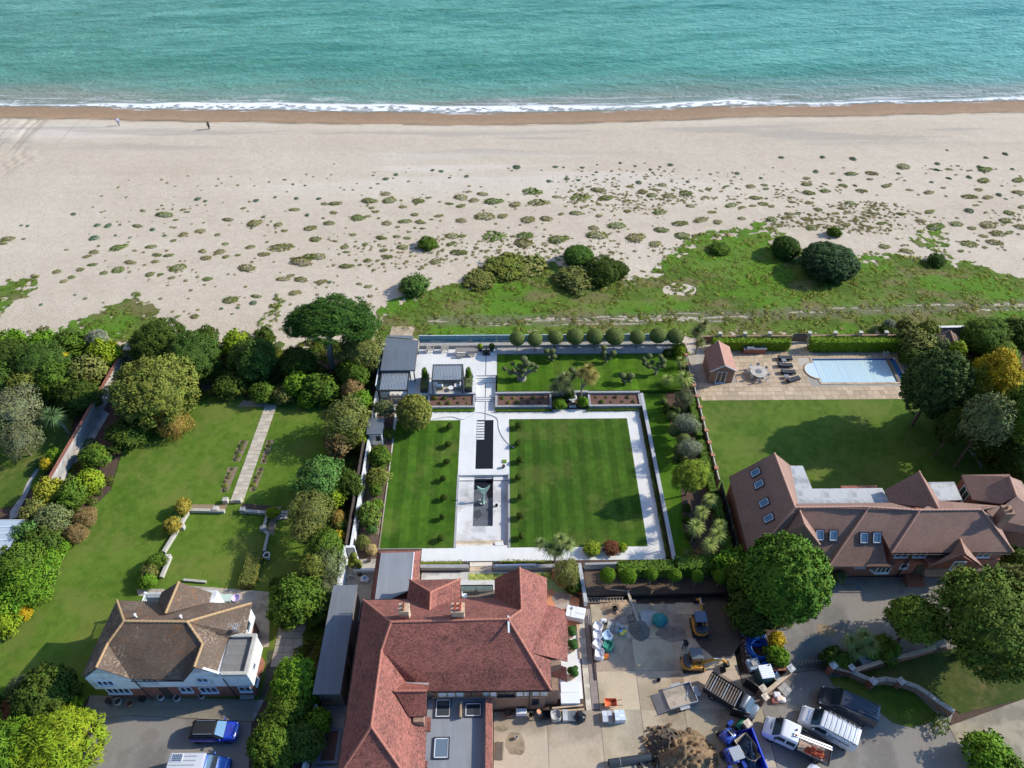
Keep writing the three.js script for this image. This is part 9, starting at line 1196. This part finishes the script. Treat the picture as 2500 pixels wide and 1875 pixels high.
// ---------- plants on the shingle ----------
const KALE = [-52.7,-122.3,0.3,-45.5,-119.8,0.3,-38.6,-120.2,0.4,-36.3,-119.8,0.4,-54.4,-115.3,0.7,-52.9,-114.6,0.5,-74.5,-110.7,0.6,-44,-114.7,0.7,-40.9,-115.8,0.5,-37,-115.3,0.6,-33,-115.2,0.6,-81.9,-107.3,0.4,-80.8,-107.2,0.5,-69.1,-107.3,0.7,-67.2,-107.1,0.8,-65.3,-107.4,0.4,-79.7,-103.3,0.4,-68.1,-103.4,1,-59.3,-105.9,0.7,-56.7,-104.1,0.5,-62.3,-103.6,0.4,-64.9,-104.2,0.4,-65.2,-88.4,0.3,-63.3,-87.5,0.4,-60.2,-86.5,0.3,-69.3,-86.1,0.4,-37.8,-86.2,0.7,-42.2,-84.9,0.4,-39.8,-85.1,0.4,-40.3,-83.7,0.3,-34.1,-110,0.6,-41.5,-109.5,0.5,-32.3,-127.4,0.3,-20.2,-123.5,0.6,-20.6,-122.2,0.3,-21.9,-121.9,0.7,-13.5,-125,0.6,-11.9,-124.6,0.6,-10.2,-122.2,0.4,-7.1,-122.7,0.6,2.2,-125.9,0.9,9.5,-126,0.6,11,-125.8,0.4,6.8,-124.8,0.3,14.5,-125.6,0.5,17,-124,0.4,8,-120.8,0.6,11.3,-121.5,0.6,13.5,-121.1,0.5,17.4,-126.7,0.3,-4.4,-119,0.3,-27.2,-91.1,0.5,21.8,-127.3,0.5,24.5,-126.1,0.4,26.5,-127.2,0.3,27.2,-124.8,0.5,29.1,-125.8,0.4,31.2,-126.5,0.7,43.1,-123.3,0.6,24.4,-120.2,0.7,30.5,-120.5,0.4,33.4,-120.4,0.5,43.4,-121.2,0.3,47.1,-121.6,0.5,57.9,-123.8,0.7,49.7,-115.6,0.4,52.9,-129.1,0.6,60.8,-129.1,0.7,66.4,-128.4,0.8,73,-122.9,0.5,81.7,-126.4,0.7,85.8,-131.6,0.4,80.6,-124.1,0.7,92,-128.6,0.6,96.4,-130,0.7,89.1,-125.1,0.7,86.3,-123.7,0.4,85.5,-121.4,0.7,81.6,-121,0.6,94.9,-124.2,0.5,88.1,-115.2,0.8,88.6,-113.8,0.4,80.4,-110.1,1,61.4,-120.7,0.5,63.5,-118.7,0.5,77.9,-119.8,0.5],SCRUB = [-62.9,-111.6,0.6,-60.4,-112,0.4,-58.8,-110.2,1.4,-56,-111.8,0.5,-55.1,-111.1,0.5,-62.2,-106.9,0.8,-56.3,-108.7,0.5,-55.8,-106.4,0.4,-53.7,-104.3,0.9,-54.8,-102.6,0.6,-47.4,-108.6,1,-42.6,-107.5,1.5,-36.7,-111.6,0.8,-31.8,-113.5,0.7,-32.8,-106,1.2,-31.4,-102.6,1.1,-63.1,-100.6,1.3,-57.9,-100.7,0.9,-66.6,-99.4,0.8,-67.2,-98.2,0.8,-71.3,-100.1,0.4,-59.8,-96.6,0.9,-61,-94.5,1,-62.9,-93.8,0.7,-66.9,-94.7,0.7,-65.5,-96,0.8,-67.5,-92.8,0.6,-68.3,-91.7,0.6,-70.4,-94.2,0.7,-56.1,-98.5,0.9,-54.2,-98.3,0.8,-55.9,-96.8,0.6,-51.8,-94.9,1.2,-51.9,-92.4,0.6,-53.9,-93.4,0.6,-55.5,-93.3,0.8,-46.3,-92.1,0.8,-49.1,-99.3,0.7,-46.3,-99.2,0.9,-48,-97.6,1,-44.9,-97.9,0.6,-43.1,-98.3,0.5,-46,-101.4,0.6,-41.7,-100.5,0.8,-38.9,-98.5,1.1,-40.8,-94.7,1.4,-36.6,-100.4,2.2,-30.3,-97.7,1.2,-32.7,-96.5,1.7,-41.3,-86.9,1.3,-37.7,-87.7,0.8,-32.1,-88.5,1,-34.6,-91.9,0.9,-31.8,-91.8,1,-28.4,-91.2,1,-45.6,-83.1,0.7,-48.1,-83.2,0.5,-51.2,-105.3,0.8,-48,-104.2,0.6,-37,-105.2,0.6,-82.2,-103.2,1,-82.7,-102.1,0.9,-38.5,-107,0.8,-57.9,-112,0.3,-45.6,-112.2,0.6,-29.8,-113.5,1.1,-24,-114.3,1.6,-20.5,-114.3,1.3,-21.4,-116.7,0.9,-15.3,-114.2,1.2,-13.6,-115.3,0.7,-17.9,-112.4,0.7,-8,-115.3,1.3,-5.6,-114.3,1,-9.8,-113.3,0.8,-7.7,-112.5,1,-2.1,-113.9,1.5,-4.1,-116.4,0.9,-6.6,-117.3,0.6,4.9,-117.3,2.1,1.8,-112.8,1.2,5.9,-113.5,2,9.1,-115.3,0.8,13.3,-115,1.9,13.6,-117.7,0.7,16.8,-117.5,1.2,18,-114.9,1.3,12.1,-110,1.2,9.6,-109.8,0.6,3.9,-108.1,1.4,7,-108.3,1.2,-0.5,-109.3,1,-3.7,-109.1,1.5,-7.6,-108,1,-11.4,-109.5,0.8,-12.6,-108.4,0.5,-14.5,-107.6,0.9,-17.2,-107.8,1,-20.2,-107.3,0.9,-22.4,-110.9,0.7,-23.3,-112.1,0.6,-25.3,-109,1.2,-23.7,-109.4,0.7,-30,-107.4,0.9,-29.7,-110.7,0.7,-15.6,-109.9,0.7,-14,-105.7,0.6,-16.1,-104.7,0.4,-18.1,-103.3,0.6,-16.3,-102.9,0.6,-23,-101.1,0.6,-25.8,-99,0.6,-26.3,-100.3,0.8,-22.1,-96.6,0.8,-19,-97.7,1,-19.8,-99.4,0.7,-25.2,-95.2,1.2,-16.9,-100.2,0.9,-11.3,-96.2,0.9,-7.5,-98.6,1.5,-8.9,-101.1,0.8,-7.2,-103.4,0.7,-9,-103.3,1,-1.9,-103.2,2,3.3,-103.3,1.6,3,-101,1.7,8.7,-102.2,1.7,15.1,-103.2,1.6,8,-99,0.7,-1.1,-99.2,0.6,-20.5,-87.6,0.5,-20.9,-85.5,0.8,-21.2,-89.9,0.6,-22.6,-90.6,0.5,-33.5,-92.8,0.6,-31.4,-97.7,1.2,-20.6,-103,1,-25.4,-103.9,0.6,-11.6,-114,0.4,-18.2,-106.2,0.5,17,-114.4,0.7,24.7,-117,1,26.1,-115.6,1,29,-115.5,1,32.4,-116.4,1.3,36.7,-117.7,0.7,35.6,-115.1,0.6,40.1,-118.6,0.6,44.4,-118.6,0.9,47.1,-119,0.7,47.1,-117.7,0.6,44.4,-114.7,1.1,39.5,-112.2,1.1,41.3,-111.6,0.7,45.3,-112.7,0.9,46.6,-111.9,0.7,43.3,-112.1,0.7,32.3,-112.1,0.8,26.6,-110.2,1.1,21.1,-110.7,0.7,21.3,-114,0.7,16.1,-109.2,0.7,28.5,-119.2,0.8,22.5,-118.9,0.6,35.8,-110.1,0.7,41.2,-113.2,0.6,36.1,-107.1,0.9,40.4,-108.1,0.7,33.3,-107.7,1.3,29.7,-106.7,1.5,26.2,-104.7,1.2,21.6,-102.5,1.7,18.7,-106.1,1.3,14.8,-105.5,0.9,31.5,-103,0.7,29.4,-102.9,1.3,24.5,-100.7,1.1,45.5,-107.7,1,47.7,-108.2,0.6,50.5,-109.6,0.7,54.9,-119.1,1,54.3,-116.2,1.2,51.6,-105.1,1,46.3,-105.7,0.5,21.5,-93.4,0.5,51.4,-107.8,0.7,50.6,-113.3,0.7,74.8,-125.2,1.3,64.1,-122.8,1.2,68.1,-122.9,1.3,60.8,-123,0.5,55.5,-121.4,0.7,61.3,-118.7,0.9,57.4,-116.8,1,64.1,-116.8,1.1,69.2,-118.5,0.9,67,-120.9,0.7,72.8,-117,0.6,75.8,-116.1,1.1,82.6,-114.6,1.4,87.7,-120.1,1.3,89.7,-124.1,1.4,91.9,-115.9,1.1,85.6,-114.3,1,85.3,-117,0.8,83.7,-112.9,0.4,83.5,-122.3,0.4,60.6,-112.8,0.8,54.3,-110.8,0.7,56.9,-109.5,0.6,58.4,-111,0.7,59.8,-107.3,0.7,61.3,-107,0.5,61.4,-107.9,0.5,63.8,-106.4,0.8,68.3,-109.2,0.8,73.4,-109.8,1,76.4,-106,1,70.7,-107.1,0.9,72.7,-105.3,1.6,78.6,-104.8,0.8,79.4,-102.5,0.7,81.7,-105.6,1.3,82.1,-103.2,1.3,84.3,-103.5,0.8,85.3,-106.9,1.1,87,-109.4,1.1,90.2,-111.1,0.9,75.9,-100.2,1.8,80.4,-100.5,1.3,73.8,-98.2,0.6,61.8,-99.6,0.9,64.9,-98.2,1,78.1,-99.2,0.5,87.1,-105.1,1.1,57.8,-106,0.8,53.5,-113,0.8,48.9,-109.4,0.7,64.9,-99.9,0.4,63.4,-109.5,0.7,94.1,-120.2,1.1,79.2,-117.8,0.5,83,-124.2,0.6]; // x, z, radius
const triples = (a) => Array.from({ length: a.length / 3 },(_,i) => a.slice(3*i,3*i + 3));
const zone = (x,z) => (z < -112 ? 'high on the open shingle nearest the sea' : x < -30 ? 'on the left part of the shingle' : x < 8 ? 'on the shingle above the garden terrace' : x < 45 ? 'on the middle right shingle' : 'on the far right shingle');
const zoneG = (x,z) => (z < -112 ? 'seaward' : x < -30 ? 'left' : x < 8 ? 'terrace side' : x < 45 ? 'middle right' : 'far right');
reseed(101);
triples(KALE).forEach(([x,z,r],i) => { const m = solo('sea_kale',(r > 0.95 ? 'large' : r > 0.6 ? 'medium' : 'small') + ' blue-green sea kale clump ' + zone(x,z),'sea kale',LIB.mat[i % 2],leafM(...COL.sea),'sea kale clumps, ' + zoneG(x,z)); m.position.set(x,beachY(x,z) - 0.02,z); m.scale.set(r*rr(0.85,1.1),r*0.9,r*rr(0.7,0.95)); m.rotation.y = i; });
triples(SCRUB).forEach(([x,z,r],i) => { const c = [[0.125,0.155,0.035],[0.11,0.145,0.03],[0.145,0.16,0.05],[0.1,0.155,0.03],[0.17,0.17,0.06]][Math.floor(rnd()*5)],wide = r > 1.7,m = solo('beach_scrub',(r > 1.7 ? 'wide spreading' : r > 1.05 ? 'rounded' : 'small') + ' green scrub clump ' + zone(x,z),'scrub',(wide ? LIB.mat : LIB.mound)[i % (wide ? 2 : 5)],leafM(...(COL[c] ?? c)),'scrub clumps, ' + zoneG(x,z)); m.position.set(x,beachY(x,z) - 0.03,z); m.scale.set(r*rr(1.0,1.35),r*(wide ? 0.4 : 0.5),r*rr(0.55,0.9)); m.rotation.y = (i*1.3) % 0.8 - 0.4; });
const tint = (g,n,name,label,cat,m,put,vary = 0.25) => { const o = new THREE.InstancedMesh(g,m,n),d = new THREE.Object3D(),c = new THREE.Color(); for (let i = 0; i < n; i++) { const [x,y,z,s,h] = put(i); d.position.set(x,y,z); d.scale.set(s,h ?? s,s); d.rotation.y = rnd()*6.28; d.updateMatrix(); o.setMatrixAt(i,d.matrix); const k = 1 + rr(-vary,vary); o.setColorAt(i,c.setRGB(k,k*rr(0.95,1.05),k)); } return stuff(name,label,cat,o); };
{ const spots = []; reseed(202); while (spots.length < 3600) { const x = rr(-72,110),z = rr(-126,-79),f = sm(0.5,0.66,fbm(x*0.05 + 3,z*0.12,3))*sm(-130,-104,z)*sm(-70,10,x + 1.2*(z + 100)); if (rnd() < 0.02 + f*(0.25 + 0.75*sm(-20,45,x)) && x > -50 - (z + 80)*-0.9 && !inGreen(x,z,0)) spots.push([x,z]); }
  tint(LIB.mat[0],3600,'shingle_sprigs','tiny dry sprigs scattered over the vegetated shingle','sprigs',leafM(0.18,0.18,0.07),(i) => { const [x,z] = spots[i],s = rr(0.1,0.42); return [x,beachY(x,z) - 0.02,z,s,s*0.6]; }); }
{ const spots = []; reseed(303); while (spots.length < 9000) { const x = rr(-78,93),z = rr(-110,-77.5); if (inGreen(x,z,0.6) && rnd() < 0.35 + 0.65*sm(0.4,0.6,fbm(x*0.3,z*0.4,3))) spots.push([x,z]); }
  tint(LIB.tuft[0],4500,'bank_grass','rough green grass tufts covering the bank','grass',leafM(0.13,0.21,0.03),(i) => { const [x,z] = spots[i],s = rr(0.18,0.42); return [x,beachY(x,z) + 0.02,z,s,s*0.5]; });
  tint(LIB.tuft[1],900,'dry_grass','dry straw-coloured grass tufts among the bank grass','grass',leafM(0.2,0.21,0.06),(i) => { const [x,z] = spots[6000 + i],s = rr(0.25,0.6); return [x,beachY(x,z) + 0.02,z,s,s*0.6]; }); }
// bigger bushes on bank and beach
const bb = (a,kind,col,label,o = {}) => plant(...a,kind,col,'beach_bush','bush',label,{ y: -0.05,noTrunk: true,flat: 0.85,...o });
bb([-12.73,-100.57,0.7,1.59],'shrub','green','round green bush alone on shingle above the pavilion'); bb([-13.86,-88.94,1.1,2.24],'shrub',[0.06,0.12,0.025],'large round bush at the left end of grass bank'); bb([11.54,-96,1.3,2.46],'dome',[0.06,0.125,0.02],'bright rounded bush at top of the bramble thicket'); bb([15.14,-92.14,1.4,3.21],'broad','dark','dark bush in middle of the bramble thicket'); bb([10.74,-90.97,0.9,2.96],'shrub','olive','olive bush at lower left of bramble thicket'); bb([17.24,-92.52,1.1,1.9],'broad','dark','dark bush at right end of bramble thicket'); bb([0.04,-94.14,0.6,3.49],'shrub','scrub','low bramble mound left of thicket, upper'); bb([-4.09,-91.27,0.5,2.52],'shrub','olive','low olive bramble mound at left tip of bank'); bb([3.78,-94.63,0.5,3.04],'mat',[0.14,0.15,0.045],'low dry mound between brambles and dark bushes',{ flat: 0.4 });
bb([34.58,-98.97,0.6,1.62],'shrub','green','small dark green bush on open grass bank'); bb([44.84,-97.73,1.5,2.31],'dome','deep','rounded dark bush left of the biggest beach bush'); bb([50.26,-93.12,2.1,4.45],'dome',[0.035,0.07,0.025],'biggest dark dome bush on the grass bank'); bb([54.62,-103.12,0.7,1.11],'shrub','green','small bush on shingle above biggest dome bush'); bb([68.35,-95.08,0.8,1.48],'shrub','deep','dark bush on grass bank at far right');
// concrete slabs at the terrace's beach gate
{ const t = thing('concrete_ramp','cracked concrete slab path onto bank behind pavilion','path'); part(t,'slab',prism([[-16.5,-81.19],[-13.11,-81.09],[-13.52,-78.54],[-16.69,-78.61]],-0.05,0.12),MAT.sandstone); part(t,'slab',prism([[-16.47,-82.89],[-12.79,-82.74],[-13.08,-81.3],[-16.45,-81.39]],-0.05,0.12),MAT.sandstone); }
// ---------- people ----------
function sdf(bones,cell) { // tapered capsules joined smoothly, meshed by marching cubes
  let lo = V(9,9,9),hi = V(-9,-9,-9); for (const [a,b,ra,rb] of bones) for (const [p,r] of [[a,ra],[b,rb]]) { lo.min(V(p[0] - r - 0.06,p[1] - r - 0.06,p[2] - r - 0.06)); hi.max(V(p[0] + r + 0.06,p[1] + r + 0.06,p[2] + r + 0.06)); }
  const size = Math.max(hi.x - lo.x,hi.y - lo.y,hi.z - lo.z),n = Math.round(size / cell),mc = new MarchingCubes(n,new THREE.MeshBasicMaterial(),false,false,60000),c = lo.clone().add(hi).multiplyScalar(0.5),h = size / 2,pt = V(0,0,0);
  mc.isolation = 0; for (let z = 0; z < n; z++) for (let y = 0; y < n; y++) for (let x = 0; x < n; x++) { pt.set(c.x + ((x - n / 2) / (n / 2))*h,c.y + ((y - n / 2) / (n / 2))*h,c.z + ((z - n / 2) / (n / 2))*h); let d = 9; for (const [a,b,ra,rb] of bones) { const ax = b[0] - a[0],ay = b[1] - a[1],az = b[2] - a[2],px = pt.x - a[0],py = pt.y - a[1],pz = pt.z - a[2],t = clamp((px*ax + py*ay + pz*az) / (ax*ax + ay*ay + az*az + 1e-9),0,1),e = Math.hypot(px - ax*t,py - ay*t,pz - az*t) - lerp(ra,rb,t),k = 0.035,q = Math.max(k - Math.abs(d - e),0) / k; d = Math.min(d,e) - q*q*k*0.25; } mc.field[x + y*n + z*n*n] = -d; }
  mc.update(); const g = new THREE.BufferGeometry(),m = mc.count*3; g.setAttribute('position',new THREE.BufferAttribute(mc.positionArray.slice(0,m),3)); g.scale(h,h,h); g.translate(c.x,c.y,c.z); g.setAttribute('uv',new THREE.BufferAttribute(new Float32Array(m / 3*2),2)); g.computeVertexNormals(); return g;
}
function person(label,x,y,z,turn,o) {
  const t = thing('person',label,'person',x,y,z,turn),st = o.stride ?? 0.12,lean = o.lean ?? 0.03,sw = o.swing ?? 0.1,J = (s) => ({ hip: [0.02,0.92,s*0.1],knee: [0.03 + s*st*0.6,0.5,s*0.11],ank: [s*st,0.09,s*0.11],toe: [s*st + 0.17,0.04,s*0.13],sh: [lean*1.2,1.42,s*0.19],el: [lean - s*sw*0.7,1.14,s*0.26],wr: [lean + 0.08 - s*sw*1.6,0.9,s*0.25] });
  const legs = [],arms = [],hands = [],feet = []; for (const s of [-1,1]) { const j = J(s); legs.push([j.hip,j.knee,0.095,0.062],[j.knee,j.ank,0.06,0.04]); feet.push([j.ank,j.toe,0.045,0.035]); arms.push([j.sh,j.el,0.058,0.045],[j.el,j.wr,0.044,0.032]); const w = j.wr,p = [w[0] + 0.02,w[1] - 0.09,w[2]]; hands.push([w,p,0.03,0.038]); for (let f = 0; f < 4; f++) { const fx = p[0] - 0.03 + f*0.02,l = [0.06,0.075,0.07,0.055][f]; hands.push([[fx,p[1],p[2]],[fx + 0.01,p[1] - l*0.6,p[2] - s*0.01],0.011,0.01],[[fx + 0.01,p[1] - l*0.6,p[2] - s*0.01],[fx + 0.015,p[1] - l,p[2] - s*0.03],0.01,0.008]); } hands.push([[p[0] + 0.03,p[1] + 0.04,p[2]],[p[0] + 0.06,p[1] - 0.01,p[2] - s*0.02],0.013,0.01]); }
  const hx = lean + 0.03,head = [[[hx - 0.01,1.62,0],[hx,1.57,0],0.098,0.085],[[hx + 0.02,1.53,0],[hx + 0.04,1.51,0],0.06,0.045],[[lean,1.42,0],[hx,1.55,0],0.055,0.05],[[hx + 0.09,1.59,0],[hx + 0.105,1.56,0],0.014,0.018],[[hx - 0.01,1.59,0.09],[hx - 0.01,1.56,0.09],0.02,0.015],[[hx - 0.01,1.59,-0.09],[hx - 0.01,1.56,-0.09],0.02,0.015]];
  const torso = [[[0.02,0.95,0],[lean,1.3,0],0.13,0.14],[[lean,1.33,-0.1],[lean,1.33,0.1],0.12,0.12],[[0.02,0.94,-0.07],[0.02,0.94,0.07],0.11,0.11],[[lean,1.4,-0.16],[lean,1.4,0.16],0.07,0.07]],skin = M(0.5,0.3,0.21,0.6),fat = (b,k) => b.map(([a,c,r,q]) => [a,c,r + k,q + k]);
  part(t,'body',sdf([...torso,...legs,...feet,...arms,...hands,...head],0.018),skin);
  part(t,'top',sdf([...fat(torso,0.022),...fat(arms,0.018)],0.024),M(...o.top,0.85)); part(t,'trousers',sdf([...fat(legs,0.02),...fat(torso.slice(2,3),0.026)],0.024),M(...o.legs,0.85)); part(t,'shoes',sdf(fat(feet,0.014),0.018),M(...o.shoes,0.7)); part(t,'hair',sdf([[[hx - 0.025,1.65,0],[hx - 0.045,1.6,0],0.092,0.085]],0.018),M(...o.hair,0.8));
  part(t,'eyes',join([flat(new THREE.SphereGeometry(0.012,8,6).translate(hx + 0.085,1.61,0.035)),flat(new THREE.SphereGeometry(0.012,8,6).translate(hx + 0.085,1.61,-0.035))]),MAT.black); part(t,'mouth',bx(hx + 0.078,hx + 0.09,1.525,1.533,-0.022,0.022),M(0.35,0.12,0.1,0.6));
  if (o.coat) part(t,'coat_skirt',lathe([[0.16,1.02],[0.2,0.8],[0.24,0.5],[0.22,0.5],[0.18,0.8]],16),M(...o.top,0.85));
}
{ const [x,z] = [-59.59,-141.54]; person('person in long dark coat walking along the upper beach',x,beachY(x,z) - 0.01,z,Math.PI,{ top: [0.018,0.018,0.016],legs: [0.05,0.045,0.03],shoes: [0.3,0.26,0.12],hair: [0.03,0.02,0.015],coat: true,stride: 0.14 }); }
{ const [x,z] = [-78.5,-143.57]; person('person in lilac top and dark trousers near the wet shingle',x,beachY(x,z) - 0.01,z,2.6,{ top: [0.42,0.4,0.55],legs: [0.08,0.09,0.16],shoes: [0.1,0.1,0.1],hair: [0.08,0.05,0.03],stride: 0.2,swing: 0.2 }); }
{ const [x,z] = [17.24,-32.16]; person('workman in dark hooded top and blue jeans on site',x,0.011,z,0.9,{ top: [0.02,0.022,0.028],legs: [0.12,0.19,0.3],shoes: [0.1,0.07,0.05],hair: [0.02,0.015,0.012],lean: 0.1 }); }

renderer.render(scene,camera);
